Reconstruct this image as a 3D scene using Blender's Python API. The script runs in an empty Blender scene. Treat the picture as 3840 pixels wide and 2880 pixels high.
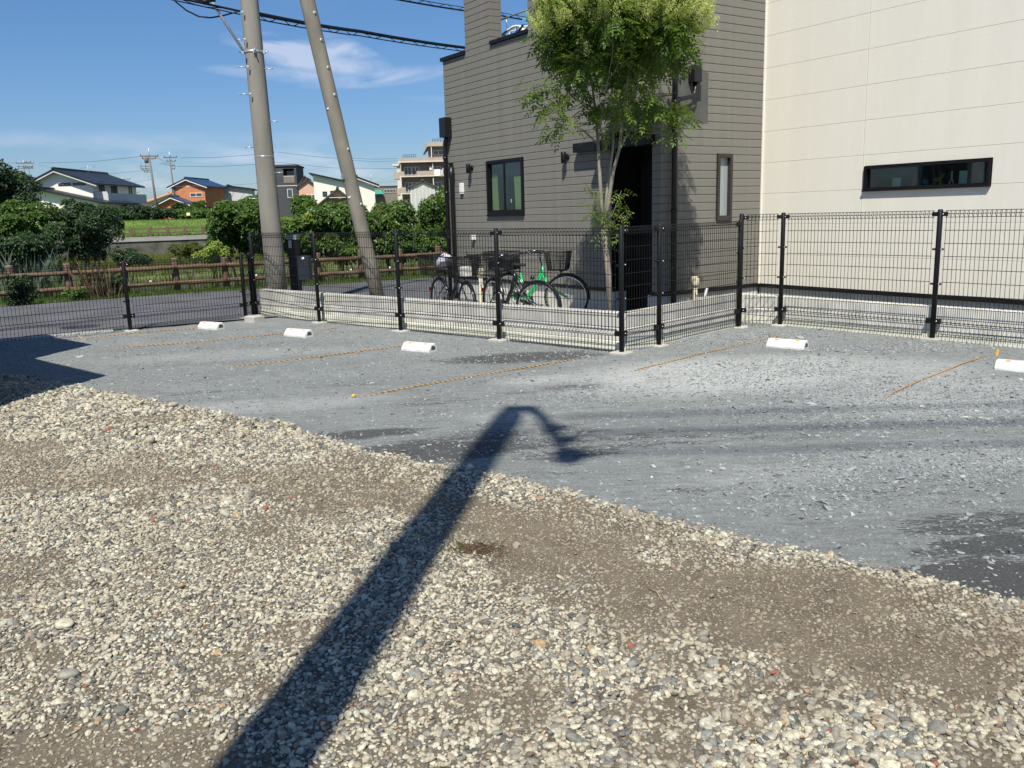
import bpy, bmesh, math, random
import numpy as np
from mathutils import Vector, Matrix, Euler

R = math.radians
scene = bpy.context.scene
COL = scene.collection

# ------------------------------------------------------------------ camera
FPX, PITCH, ROLL, CAMH = 3271.7, 0.192852, -0.0275207, 1.62
cam_data = bpy.data.cameras.new('camera')
cam = bpy.data.objects.new('camera', cam_data)
COL.objects.link(cam)
_M = Matrix.Rotation(math.pi / 2 - PITCH, 3, 'X') @ Matrix.Rotation(ROLL, 3, 'Z')
cam.matrix_world = Matrix.Translation((0, 0, CAMH)) @ _M.to_4x4()
cam_data.sensor_width = 36.0
cam_data.lens = 36.0 * FPX / 3840.0
cam_data.clip_start = 0.05
cam_data.clip_end = 6000
scene.camera = cam

# ------------------------------------------------------------------ sky, sun, exposure
SUN_EL = R(55)
SUN_DIR = Vector((-0.155, -0.988, 0)).normalized() * math.cos(SUN_EL) + Vector((0, 0, math.sin(SUN_EL)))
world = bpy.data.worlds.new('World')
scene.world = world
world.use_nodes = True
wn, wl = world.node_tree.nodes, world.node_tree.links
wn.clear()
wout = wn.new('ShaderNodeOutputWorld')
bg = wn.new('ShaderNodeBackground')
sky = wn.new('ShaderNodeTexSky')
sky.sky_type = 'NISHITA'
sky.sun_disc = False
sky.sun_elevation = SUN_EL
sky.sun_rotation = math.atan2(SUN_DIR.x, SUN_DIR.y)
sky.altitude = 0
sky.air_density = 1.0
sky.dust_density = 0.35
sky.ozone_density = 3.5
bg.inputs['Strength'].default_value = 0.08
# thin wispy clouds mixed over the sky by direction
tc = wn.new('ShaderNodeTexCoord')
sepd = wn.new('ShaderNodeSeparateXYZ')
wl.new(tc.outputs['Generated'], sepd.inputs[0])


def wmath(op, a, b=None, c=None):
    n = wn.new('ShaderNodeMath'); n.operation = op
    for i, v in enumerate((a, b, c)):
        if v is None: continue
        if isinstance(v, (int, float)): n.inputs[i].default_value = v
        else: wl.new(v, n.inputs[i])
    return n.outputs[0]


def wblob(az, el, raz, rel, tilt, gain):
    """soft elliptical mask round a direction (azimuth x/y, elevation z/y)"""
    ax = wmath('DIVIDE', sepd.outputs[0], wmath('MAXIMUM', sepd.outputs[1], 0.01))
    ez = wmath('DIVIDE', sepd.outputs[2], wmath('MAXIMUM', sepd.outputs[1], 0.01))
    dx = wmath('SUBTRACT', ax, az); dz = wmath('SUBTRACT', ez, el)
    dz = wmath('SUBTRACT', dz, wmath('MULTIPLY', dx, tilt))
    q = wmath('ADD', wmath('POWER', wmath('ABSOLUTE', wmath('DIVIDE', dx, raz)), 2.0),
              wmath('POWER', wmath('ABSOLUTE', wmath('DIVIDE', dz, rel)), 2.0))
    m = wmath('MAXIMUM', wmath('SUBTRACT', 1.0, q), 0.0)
    return wmath('MULTIPLY', wmath('MULTIPLY', m, gain), wmath('GREATER_THAN', sepd.outputs[1], 0.02))


cmap = wn.new('ShaderNodeMapping')
cmap.inputs['Scale'].default_value = (5.0, 5.0, 20.0)
cmap.inputs['Rotation'].default_value = (0, R(12), 0)
wl.new(tc.outputs['Generated'], cmap.inputs[0])
cnz = wn.new('ShaderNodeTexNoise')
cnz.inputs['Scale'].default_value = 1.6; cnz.inputs['Detail'].default_value = 7
cnz.inputs['Roughness'].default_value = 0.58; cnz.inputs['Distortion'].default_value = 1.1
wl.new(cmap.outputs[0], cnz.inputs['Vector'])
blobs = [(-0.215, 0.175, 0.095, 0.020, -0.22, 0.9), (-0.13, 0.150, 0.10, 0.011, 0.06, 0.65), (-0.16, 0.172, 0.05, 0.018, -0.45, 0.6),
         (-0.06, 0.125, 0.06, 0.007, -0.1, 0.32), (-0.235, 0.155, 0.10, 0.009, -0.1, 0.5), (-0.24, 0.255, 0.08, 0.03, -0.3, 0.12)]
acc = None
for b in blobs:
    v = wblob(*b)
    acc = v if acc is None else wmath('MAXIMUM', acc, v)
nz = wmath('MULTIPLY', wmath('MAXIMUM', wmath('SUBTRACT', cnz.outputs[0], 0.36), 0.0), 3.6)
wisp = wmath('MINIMUM', wmath('MULTIPLY', acc, nz), 0.55)
# low, soft cumulus near the horizon
lmap = wn.new('ShaderNodeMapping'); lmap.inputs['Scale'].default_value = (6, 6, 22)
wl.new(tc.outputs['Generated'], lmap.inputs[0])
lnz = wn.new('ShaderNodeTexNoise'); lnz.inputs['Scale'].default_value = 1.3; lnz.inputs['Detail'].default_value = 5
wl.new(lmap.outputs[0], lnz.inputs['Vector'])
lowband = wmath('MAXIMUM', wmath('SUBTRACT', 1.0, wmath('POWER', wmath('ABSOLUTE', wmath('DIVIDE', wmath('SUBTRACT', sepd.outputs[2], 0.045), 0.05)), 2.0)), 0.0)
lown = wmath('MULTIPLY', wmath('MAXIMUM', wmath('SUBTRACT', lnz.outputs[0], 0.52), 0.0), 3.0)
low = wmath('MINIMUM', wmath('MULTIPLY', lowband, lown), 0.4)
cl = wmath('MAXIMUM', wisp, low)
skymix = wn.new('ShaderNodeMix'); skymix.data_type = 'RGBA'
skycol = wn.new('ShaderNodeHueSaturation'); skycol.inputs['Saturation'].default_value = 1.12
skyt = wn.new('ShaderNodeMix'); skyt.data_type = 'RGBA'; skyt.blend_type = 'MULTIPLY'; skyt.inputs[0].default_value = 1.0
skyt.inputs[7].default_value = (0.84, 0.98, 1.10, 1)
_hz = wn.new('ShaderNodeValToRGB'); _e = _hz.color_ramp.elements
_e[0].position = 0.02; _e[0].color = (0.66, 0.745, 0.93, 1); _e[1].position = 0.30; _e[1].color = (0.88, 0.96, 1.06, 1)
wl.new(sepd.outputs[2], _hz.inputs[0]); wl.new(_hz.outputs[0], skyt.inputs[7])
wl.new(sky.outputs[0], skyt.inputs[6]); wl.new(skyt.outputs[2], skycol.inputs['Color'])
wl.new(cl, skymix.inputs[0]); wl.new(skycol.outputs[0], skymix.inputs[6])
skymix.inputs[7].default_value = (7.4, 7.9, 9.2, 1)
wl.new(skymix.outputs[2], bg.inputs[0]); wl.new(bg.outputs[0], wout.inputs[0])

sun_data = bpy.data.lights.new('sun', 'SUN')
sun_data.energy = 4.7
sun_data.angle = R(0.53)
sun_data.color = (1.0, 0.965, 0.86)
sun = bpy.data.objects.new('sun', sun_data)
COL.objects.link(sun)
sun.rotation_euler = SUN_DIR.to_track_quat('Z', 'Y').to_euler()
scene.view_settings.view_transform = 'Standard'
scene.view_settings.look = 'None'
scene.view_settings.exposure = 0.38
scene.view_settings.gamma = 1.0
scene.view_settings.use_curve_mapping = False

# ------------------------------------------------------------------ helpers
rng = np.random.default_rng(7)
rnd = random.Random(11)
_rays = {}


def at(px, py, Y):
    """world point seen at photograph pixel (px, py) at depth Y along the ground"""
    d = _M @ Vector(((px - 1920) / FPX, -(py - 1440) / FPX, -1))
    return Vector((0, 0, CAMH)) + d * (Y / d.y)


def on_ground(px, py, z=0.0):
    d = _M @ Vector(((px - 1920) / FPX, -(py - 1440) / FPX, -1))
    return Vector((0, 0, CAMH)) + d * ((z - CAMH) / d.z)


class MB:
    """collects shapes for ONE mesh object"""
    def __init__(s): s.v = []; s.f = []; s.sm = []
    def add(s, vs, fs, smooth=False):
        o = len(s.v); s.v += [tuple(v) for v in vs]; s.f += [tuple(i + o for i in f) for f in fs]; s.sm += [smooth] * len(fs)
        return s
    def box(s, x0, x1, y0, y1, z0, z1, M=None):
        vs = [Vector((x, y, z)) for z in (z0, z1) for y in (y0, y1) for x in (x0, x1)]
        if M is not None: vs = [M @ v for v in vs]
        return s.add(vs, [(0, 2, 3, 1), (4, 5, 7, 6), (0, 1, 5, 4), (2, 6, 7, 3), (0, 4, 6, 2), (1, 3, 7, 5)])
    def bevbox(s, x0, x1, y0, y1, z0, z1, b=0.004, M=None):
        # box with chamfered vertical and top edges
        vs = []
        for z, i in ((z0, 0), (z1 - b, 0), (z1, b)):
            vs += [(x0 + i + (b if not i else 0) * 0, y0 + i, z), (x1 - i, y0 + i, z), (x1 - i, y1 - i, z), (x0 + i, y1 - i, z)]
        vs = [Vector(v) for v in vs]
        if M is not None: vs = [M @ v for v in vs]
        fs = [(3, 2, 1, 0), (8, 9, 10, 11)]
        for k in (0, 4):
            for i in range(4): fs.append((k + i, k + (i + 1) % 4, k + 4 + (i + 1) % 4, k + 4 + i))
        return s.add(vs, fs)
    def tube(s, pts, r, n=6, closed=False, cap=True, smooth=True):
        pts = [Vector(p) for p in pts]; m = len(pts)
        rs = r if isinstance(r, (list, tuple)) else [r] * m
        vs = []; prev = None
        for i, p in enumerate(pts):
            if closed: t = pts[(i + 1) % m] - pts[i - 1]
            else: t = pts[min(i + 1, m - 1)] - pts[max(i - 1, 0)]
            if t.length < 1e-9: t = Vector((0, 0, 1))
            t.normalize()
            if prev is None:
                a = Vector((0, 0, 1)) if abs(t.z) < 0.9 else Vector((1, 0, 0))
                u = t.cross(a).normalized()
            else:
                u = (prev - t * prev.dot(t))
                u = u.normalized() if u.length > 1e-6 else t.cross(Vector((0, 1, 0.3))).normalized()
            prev = u; w = t.cross(u)
            for k in range(n):
                a = 2 * math.pi * k / n
                vs.append(p + (u * math.cos(a) + w * math.sin(a)) * rs[i])
        fs = []
        for i in range(m if closed else m - 1):
            j = (i + 1) % m
            for k in range(n):
                fs.append((i * n + k, i * n + (k + 1) % n, j * n + (k + 1) % n, j * n + k))
        if cap and not closed:
            fs.append(tuple(range(n - 1, -1, -1))); fs.append(tuple((m - 1) * n + k for k in range(n)))
        return s.add(vs, fs, smooth)
    def lathe(s, prof, c=(0, 0, 0), n=16, M=None, smooth=True):
        vs = []
        for r, z in prof:
            for k in range(n):
                a = 2 * math.pi * k / n
                v = Vector((c[0] + r * math.cos(a), c[1] + r * math.sin(a), c[2] + z))
                vs.append(M @ v if M is not None else v)
        fs = []
        for i in range(len(prof) - 1):
            for k in range(n): fs.append((i * n + k, i * n + (k + 1) % n, (i + 1) * n + (k + 1) % n, (i + 1) * n + k))
        fs.append(tuple(range(n - 1, -1, -1))); fs.append(tuple((len(prof) - 1) * n + k for k in range(n)))
        return s.add(vs, fs, smooth)
    def prism(s, poly, z0, z1, M=None):
        n = len(poly)
        vs = [Vector((x, y, z0)) for x, y in poly] + [Vector((x, y, z1)) for x, y in poly]
        if M is not None: vs = [M @ v for v in vs]
        return s.add(vs, [tuple(range(n - 1, -1, -1)), tuple(range(n, 2 * n))] + [(i, (i + 1) % n, n + (i + 1) % n, n + i) for i in range(n)])
    def quad(s, a, b, c, d): return s.add([a, b, c, d], [(0, 1, 2, 3)])
    def build(s, name, mat, parent=None, fix=True):
        me = bpy.data.meshes.new(name)
        me.from_pydata(s.v, [], s.f)
        me.polygons.foreach_set('use_smooth', s.sm)
        if fix and len(s.f) < 60000:
            bm = bmesh.new(); bm.from_mesh(me); bmesh.ops.recalc_face_normals(bm, faces=bm.faces); bm.to_mesh(me); bm.free()
        me.materials.append(mat)
        o = bpy.data.objects.new(name, me); COL.objects.link(o)
        if parent is not None: o.parent = parent
        return o


def np_mesh(name, V, F, mat, parent=None, attrs=None, smooth=False):
    """fast mesh from numpy arrays; F is (n, k)"""
    me = bpy.data.meshes.new(name)
    V = np.asarray(V, dtype=np.float32); F = np.asarray(F, dtype=np.int32)
    k = F.shape[1]
    me.vertices.add(len(V)); me.vertices.foreach_set('co', V.ravel())
    me.loops.add(F.size); me.loops.foreach_set('vertex_index', F.ravel())
    me.polygons.add(len(F)); me.polygons.foreach_set('loop_start', np.arange(0, F.size, k, dtype=np.int32))
    me.polygons.foreach_set('use_smooth', np.full(len(F), smooth))
    me.update(calc_edges=True)
    for nm, (dom, arr) in (attrs or {}).items():
        a = me.attributes.new(nm, 'FLOAT', dom); a.data.foreach_set('value', np.asarray(arr, dtype=np.float32))
    me.materials.append(mat)
    o = bpy.data.objects.new(name, me); COL.objects.link(o)
    if parent is not None: o.parent = parent
    return o


def empty(name, loc=(0, 0, 0), rz=0.0):
    o = bpy.data.objects.new(name, None); o.empty_display_size = 0.1
    COL.objects.link(o); o.location = loc; o.rotation_euler = (0, 0, rz)
    return o


def tag(o, label=None, cat=None, group=None, kind=None):
    if label: o['label'] = label
    if cat: o['category'] = cat
    if group: o['group'] = group
    if kind: o['kind'] = kind
    return o


def thing(name, label, cat, loc=(0, 0, 0), rz=0.0, group=None):
    return tag(empty(name, loc, rz), label, cat, group)


def copy_tree(o, parent=None):
    c = o.copy(); COL.objects.link(c)
    if parent is not None: c.parent = parent
    for ch in o.children: copy_tree(ch, c)
    return c


def rects_minus(r, holes):
    """tile rectangle r = (x0, x1, z0, z1) leaving holes out"""
    out = [r]
    for h in holes:
        nxt = []
        for a in out:
            x0, x1, z0, z1 = a
            hx0, hx1, hz0, hz1 = max(h[0], x0), min(h[1], x1), max(h[2], z0), min(h[3], z1)
            if hx0 >= hx1 - 1e-6 or hz0 >= hz1 - 1e-6: nxt.append(a); continue
            if hx0 > x0 + 1e-6: nxt.append((x0, hx0, z0, z1))
            if hx1 < x1 - 1e-6: nxt.append((hx1, x1, z0, z1))
            if hz0 > z0 + 1e-6: nxt.append((hx0, hx1, z0, hz0))
            if hz1 < z1 - 1e-6: nxt.append((hx0, hx1, hz1, z1))
        out = nxt
    return out


# ------------------------------------------------------------------ materials
def ramp(nt, fac, stops, interp='LINEAR'):
    n = nt.nodes.new('ShaderNodeValToRGB'); n.color_ramp.interpolation = interp
    e = n.color_ramp.elements
    while len(e) < len(stops): e.new(0.5)
    for i, (p, c) in enumerate(stops):
        e[i].position = p; e[i].color = (*c, 1) if len(c) == 3 else c
    nt.links.new(fac, n.inputs[0])
    return n.outputs[0]


def mat(name, col, rough=0.8, var=0.12, scale=6.0, bump=0.0, bscale=None, metal=0.0, spec=0.3, stretch=None, detail=6, col2=None, dist=0.02, coat=0):
    m = bpy.data.materials.new(name); m.use_nodes = True
    nt = m.node_tree; b = nt.nodes['Principled BSDF']
    b.inputs['Roughness'].default_value = rough; b.inputs['Metallic'].default_value = metal
    b.inputs['Specular IOR Level'].default_value = spec
    if coat: b.inputs['Coat Weight'].default_value = coat
    c = nt.nodes.new('ShaderNodeTexCoord'); mp = nt.nodes.new('ShaderNodeMapping')
    nt.links.new(c.outputs['Object'], mp.inputs[0])
    if stretch: mp.inputs['Scale'].default_value = stretch
    n = nt.nodes.new('ShaderNodeTexNoise'); n.inputs['Scale'].default_value = scale; n.inputs['Detail'].default_value = detail
    nt.links.new(mp.outputs[0], n.inputs['Vector'])
    a = tuple(max(0, x * (1 - var)) for x in col); d = tuple(min(1, x * (1 + var)) for x in (col2 or col))
    nt.links.new(ramp(nt, n.outputs[0], [(0.28, a), (0.72, d)]), b.inputs['Base Color'])
    if bump:
        bn = nt.nodes.new('ShaderNodeTexNoise'); bn.inputs['Scale'].default_value = bscale or scale * 6; bn.inputs['Detail'].default_value = 5
        nt.links.new(c.outputs['Object'], bn.inputs['Vector'])
        bp = nt.nodes.new('ShaderNodeBump'); bp.inputs['Strength'].default_value = bump; bp.inputs['Distance'].default_value = dist
        nt.links.new(bn.outputs[0], bp.inputs['Height']); nt.links.new(bp.outputs[0], b.inputs['Normal'])
    return m


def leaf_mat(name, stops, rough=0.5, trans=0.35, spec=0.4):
    """foliage: colour by a per-face tone attribute, some light let through"""
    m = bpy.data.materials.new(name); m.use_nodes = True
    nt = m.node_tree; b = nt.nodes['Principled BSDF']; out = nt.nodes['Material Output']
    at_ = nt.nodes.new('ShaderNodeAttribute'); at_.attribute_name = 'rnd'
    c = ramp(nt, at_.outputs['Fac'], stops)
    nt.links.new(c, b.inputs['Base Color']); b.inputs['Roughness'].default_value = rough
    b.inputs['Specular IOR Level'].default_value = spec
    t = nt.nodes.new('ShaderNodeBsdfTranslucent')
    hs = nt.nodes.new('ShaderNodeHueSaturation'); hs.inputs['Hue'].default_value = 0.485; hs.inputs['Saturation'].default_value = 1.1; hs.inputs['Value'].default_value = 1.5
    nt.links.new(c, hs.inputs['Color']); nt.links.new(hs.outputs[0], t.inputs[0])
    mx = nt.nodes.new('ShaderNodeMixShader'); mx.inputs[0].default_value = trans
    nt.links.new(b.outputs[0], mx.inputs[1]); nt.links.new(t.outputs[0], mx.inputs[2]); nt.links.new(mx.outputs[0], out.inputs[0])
    return m


def glass_mat(name, tint=(0.80, 0.90, 0.86), gloss=1.0, rough=0.02, see=1.0):
    """window pane: mirror-like reflection over a see-through tint"""
    m = bpy.data.materials.new(name); m.use_nodes = True
    nt = m.node_tree; nt.nodes.remove(nt.nodes['Principled BSDF']); out = nt.nodes['Material Output']
    tr = nt.nodes.new('ShaderNodeBsdfTransparent'); tr.inputs[0].default_value = (*[t * see for t in tint], 1)
    gl = nt.nodes.new('ShaderNodeBsdfGlossy'); gl.inputs['Roughness'].default_value = rough; gl.inputs[0].default_value = (0.9 * gloss, 0.95 * gloss, gloss, 1)
    lw = nt.nodes.new('ShaderNodeLayerWeight'); lw.inputs[0].default_value = 0.5
    pw = nt.nodes.new('ShaderNodeMath'); pw.operation = 'POWER'; pw.inputs[1].default_value = 4.0; nt.links.new(lw.outputs['Facing'], pw.inputs[0])
    fr = nt.nodes.new('ShaderNodeMath'); fr.operation = 'MULTIPLY_ADD'; fr.inputs[1].default_value = 0.8; fr.inputs[2].default_value = 0.045; nt.links.new(pw.outputs[0], fr.inputs[0])
    mx = nt.nodes.new('ShaderNodeMixShader')
    nt.links.new(fr.outputs[0], mx.inputs[0]); nt.links.new(tr.outputs[0], mx.inputs[1]); nt.links.new(gl.outputs[0], mx.inputs[2]); nt.links.new(mx.outputs[0], out.inputs[0])
    return m


M = {}
M['black'] = mat('black powder coat', (0.007, 0.007, 0.008), 0.5, 0.1, 8, spec=0.3)
M['wire'] = mat('black fence wire', (0.007, 0.007, 0.008), 0.55, 0.1, 8, spec=0.25)
M['galv'] = mat('galvanised steel', (0.55, 0.56, 0.57), 0.42, 0.15, 14, metal=0.7)
M['bolt'] = mat('bright bolt', (0.75, 0.75, 0.74), 0.3, 0.1, 14, metal=0.6)
M['frame'] = mat('black window frame', (0.008, 0.007, 0.008), 0.45, 0.1, 8, spec=0.3)
M['frame_b'] = mat('dark bronze window frame', (0.035, 0.028, 0.025), 0.4, 0.1, 8, spec=0.45)
M['pipe'] = mat('black downpipe', (0.007, 0.007, 0.009), 0.4, 0.1, 8, spec=0.5)
M['backing'] = mat('dark joint backing', (0.035, 0.028, 0.022), 0.9, 0.1, 8)
M['found'] = mat('foundation render', (0.56, 0.55, 0.50), 0.9, 0.14, 3.0, bump=0.25, bscale=60, dist=0.004)
M['mortar'] = mat('mortar', (0.36, 0.35, 0.32), 0.95, 0.12, 9, bump=0.2)
M['pole'] = mat('spun concrete pole', (0.235, 0.220, 0.190), 0.85, 0.24, 4, bump=0.12, bscale=90, dist=0.003, stretch=(1, 1, 0.25))
M['pole2'] = mat('older concrete pole', (0.245, 0.222, 0.182), 0.88, 0.22, 5, bump=0.18, bscale=70, dist=0.003, stretch=(1, 1, 0.4))
M['farpole'] = mat('far pole', (0.17, 0.16, 0.145), 0.85, 0.1, 3)
M['cable'] = mat('black cable', (0.010, 0.010, 0.012), 0.5, 0.1, 10)
M['orange'] = mat('orange rope', (0.46, 0.26, 0.10), 0.8, 0.25, 40)
M['darkrope'] = mat('black rope strand', (0.07, 0.05, 0.036), 0.85, 0.25, 40)
M['peg'] = mat('ochre peg', (0.62, 0.40, 0.10), 0.7, 0.15, 40)
M['stop'] = mat('white concrete stop', (0.64, 0.63, 0.59), 0.88, 0.22, 8, bump=0.12, bscale=60, dist=0.003)
M['amber'] = mat('amber reflector', (0.85, 0.40, 0.03), 0.3, 0.1, 20, spec=0.6)
M['hole'] = mat('recess shade and dark hood', (0.07, 0.07, 0.07), 0.9, 0.2, 20)  # dark colour stands in for shade inside holes; lantern hood uses it too
M['white'] = mat('white plastic', (0.78, 0.78, 0.77), 0.45, 0.05, 8)
M['beige'] = mat('beige plastic', (0.66, 0.60, 0.45), 0.5, 0.08, 8)
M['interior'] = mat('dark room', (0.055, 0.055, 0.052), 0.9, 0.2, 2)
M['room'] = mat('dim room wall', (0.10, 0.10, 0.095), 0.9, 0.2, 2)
M['curtain'] = mat('green curtain', (0.22, 0.235, 0.11), 0.9, 0.12, 5, stretch=(8, 8, 0.4))
M['glass'] = glass_mat('window glass')
M['frosted'] = mat('frosted glass', (0.30, 0.33, 0.33), 0.25, 0.12, 2.5, spec=0.6, stretch=(1, 6, 0.5))
M['farglass'] = mat('far window glass', (0.06, 0.075, 0.09), 0.12, 0.3, 0.6, spec=0.7)
M['door'] = mat('black door', (0.014, 0.013, 0.014), 0.45, 0.15, 6)


def wall_tex(name, base, streak, dots=False):
    """painted cement board: fine grain, faint dirt runs, shallow relief"""
    m = bpy.data.materials.new(name); m.use_nodes = True
    nt = m.node_tree; b = nt.nodes['Principled BSDF']; b.inputs['Roughness'].default_value = 0.78; b.inputs['Specular IOR Level'].default_value = 0.25
    c = nt.nodes.new('ShaderNodeTexCoord')
    mp = nt.nodes.new('ShaderNodeMapping'); mp.inputs['Scale'].default_value = (2.2, 2.2, 0.35); nt.links.new(c.outputs['Object'], mp.inputs[0])
    n = nt.nodes.new('ShaderNodeTexNoise'); n.inputs['Scale'].default_value = 3; n.inputs['Detail'].default_value = 8; nt.links.new(mp.outputs[0], n.inputs['Vector'])
    n2 = nt.nodes.new('ShaderNodeTexNoise'); n2.inputs['Scale'].default_value = 55; n2.inputs['Detail'].default_value = 4; nt.links.new(c.outputs['Object'], n2.inputs['Vector'])
    oi = nt.nodes.new('ShaderNodeObjectInfo')
    ad = nt.nodes.new('ShaderNodeMath'); ad.operation = 'MULTIPLY_ADD'; ad.inputs[1].default_value = 0.35; nt.links.new(n2.outputs[0], ad.inputs[0]); nt.links.new(n.outputs[0], ad.inputs[2])
    ad2 = nt.nodes.new('ShaderNodeMath'); ad2.operation = 'MULTIPLY_ADD'; ad2.inputs[1].default_value = 0.07; nt.links.new(oi.outputs['Random'], ad2.inputs[0]); nt.links.new(ad.outputs[0], ad2.inputs[2])
    nt.links.new(ramp(nt, ad2.outputs[0], [(0.45, streak), (0.9, base)]), b.inputs['Base Color'])
    bn = nt.nodes.new('ShaderNodeTexNoise'); bn.inputs['Scale'].default_value = 120 if not dots else 28; bn.inputs['Detail'].default_value = 3; nt.links.new(c.outputs['Object'], bn.inputs['Vector'])
    bp = nt.nodes.new('ShaderNodeBump'); bp.inputs['Strength'].default_value = 0.25; bp.inputs['Distance'].default_value = 0.002
    src = bn.outputs[0]
    if dots:
        src = ramp(nt, bn.outputs[0], [(0.66, (0, 0, 0)), (0.72, (1, 1, 1))]); bp.inputs['Distance'].default_value = 0.004; bp.inputs['Strength'].default_value = 0.35
    nt.links.new(src, bp.inputs['Height']); nt.links.new(bp.outputs[0], b.inputs['Normal'])
    return m


M['siding'] = wall_tex('warm grey siding', (0.208, 0.197, 0.172), (0.180, 0.170, 0.148))
M['panel'] = wall_tex('cream siding panel', (0.77, 0.725, 0.635), (0.735, 0.69, 0.60), dots=True)

# ================================================================== GROUND
def smooth_noise(x, y, s, seed=0):
    """cheap value noise on numpy arrays"""
    r = np.random.default_rng(seed); T = r.random((64, 64))
    fx, fy = x / s, y / s
    ix, iy = np.floor(fx).astype(int), np.floor(fy).astype(int)
    tx, ty = fx - ix, fy - iy
    tx = tx * tx * (3 - 2 * tx); ty = ty * ty * (3 - 2 * ty)
    g = lambda a, b: T[a % 64, b % 64]
    return (g(ix, iy) * (1 - tx) + g(ix + 1, iy) * tx) * (1 - ty) + (g(ix, iy + 1) * (1 - tx) + g(ix + 1, iy + 1) * tx) * ty


def fbm(x, y, s, seed=0, o=4):
    a = 0; w = 0
    for k in range(o):
        a = a + smooth_noise(x + 13.7 * k, y - 7.1 * k, s / 2 ** k, seed + k) / 1.7 ** k; w += 1 / 1.7 ** k
    return a / w


def lot_z(x, y):
    return (fbm(x, y, 0.9, 3, 3) - 0.5) * 0.022 + (smooth_noise(x, y, 0.11, 9) - 0.5) * 0.005 - 0.002


UD = Vector((0.866, 0.5, 0)); VD = Vector((-0.5, 0.866, 0))    # along / across the canal


def uv(u, v, z=0.0): return UD * u + VD * v + Vector((0, 0, z))


def far_z(v, u=0):
    P = [(-4000, -0.06), (22.5, -0.06), (23.8, -0.9), (27, -1.2), (45, -1.3), (46.5, -0.8), (54.9, -0.62), (55.3, -0.62), (55.45, 0.74), (59, 0.78), (62, 0.98), (70, 1.75), (80, 1.85), (100, 1.85), (6000, 1.85)]
    return float(np.interp(v, [p[0] for p in P], [p[1] for p in P]))


# --- terrain sheet to the horizon
vs_ = [-2000, -600, -200, -60, -20, 0, 10, 20, 22.5, 23.1, 23.8, 25, 27, 30, 45, 46.5, 49, 52, 54.9, 55.3, 55.45, 57, 59, 60.5, 62, 64, 66, 68, 70, 72, 80, 90, 100, 130, 200, 500, 1500, 5000]
us_ = sorted(set([-4000, -1500, -600, -300, 300, 600, 1500, 4000] + list(range(-200, 260, 4))))
VV = []; rg = np.random.default_rng(5)
for v in vs_:
    for u in us_:
        p = uv(u, v); z = far_z(v)
        if 22 < v < 72 and abs(u) < 250 and not 55 <= v <= 59: z += rg.normal(0, 0.05)
        VV.append((p.x, p.y, z))
nu = len(us_)
FF = [(j * nu + i, j * nu + i + 1, (j + 1) * nu + i + 1, (j + 1) * nu + i) for j in range(len(vs_) - 1) for i in range(nu - 1)]
M['earth'] = mat('grassy earth', (0.060, 0.085, 0.028), 0.95, 0.3, 0.35, bump=0.5, bscale=3, dist=0.1, col2=(0.11, 0.13, 0.045))
ter = np_mesh('ground', VV, FF, M['earth'], smooth=True); tag(ter, kind='structure')

# --- parking lot of crushed grey stone, with masks baked from its shape of wear
xs = np.concatenate([np.arange(-40, -9, 1.0), np.arange(-9, 8, 0.06), np.arange(8, 40, 1.0)])
ys = np.concatenate([np.arange(-40, 1, 1.0), np.arange(1, 15.6, 0.06)])
X, Y = np.meshgrid(xs, ys)


def spots(x, y, L):
    m = np.zeros_like(x)
    for px, py, rx, ry, g in L:
        c = on_ground(px, py)
        # stains follow the raking of the surface: wide across the view
        q = ((x - c.x) / rx) ** 2 + ((y - c.y - 0.15 * (x - c.x)) / ry) ** 2
        m = np.maximum(m, g * np.clip(1.25 - q, 0, 1))
    return m


DARK = [(1960, 1340, 1.0, .42, 1.4), (1760, 1345, .5, .25, .6), (1330, 1630, .62, .16, 1.3), (1640, 1690, .75, .35, 1.35), (1900, 1650, .8, .5, .7), (2150, 1450, .38, .22, .8),
        (1600, 1510, .5, .18, .5), (1960, 1470, .35, .1, .5), (3680, 1960, .5, .2, .9), (3560, 2150, .5, .13, 1.6), (3840, 2220, .8, .22, 2.1), (3800, 2040, .55, .16, 1.3),
        (2400, 1650, .9, .28, .6), (2900, 1640, .9, .12, .45), (1350, 1440, .6, .1, .4), (750, 1470, .6, .12, .5), (640, 1370, .7, .14, .35), (2650, 1830, .5, .08, .45), (2150, 1700, .6, .16, .7),
        (2000, 1780, .5, .05, .5), (3300, 1850, .6, .1, .35)]
PALE = [(2750, 1400, 1.9, 1.1, 1.2), (3500, 1480, 1.2, .8, .8), (3300, 1400, 1.2, .9, .7), (2100, 1420, .7, .3, .7), (3600, 1700, .8, .4, .35), (1000, 1520, 1.2, .35, .5), (900, 1330, 1.5, .5, .3), (2900, 1780, .7, .25, .35), (1900, 1560, .4, .2, .45)]
wet = spots(X, Y, DARK); pale = spots(X, Y, PALE)
Z = lot_z(X, Y)
V = np.stack([X.ravel(), Y.ravel(), Z.ravel()], 1)
ny, nx = X.shape
idx = np.arange(ny * nx).reshape(ny, nx)
F = np.stack([idx[:-1, :-1].ravel(), idx[:-1, 1:].ravel(), idx[1:, 1:].ravel(), idx[1:, :-1].ravel()], 1)


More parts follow.
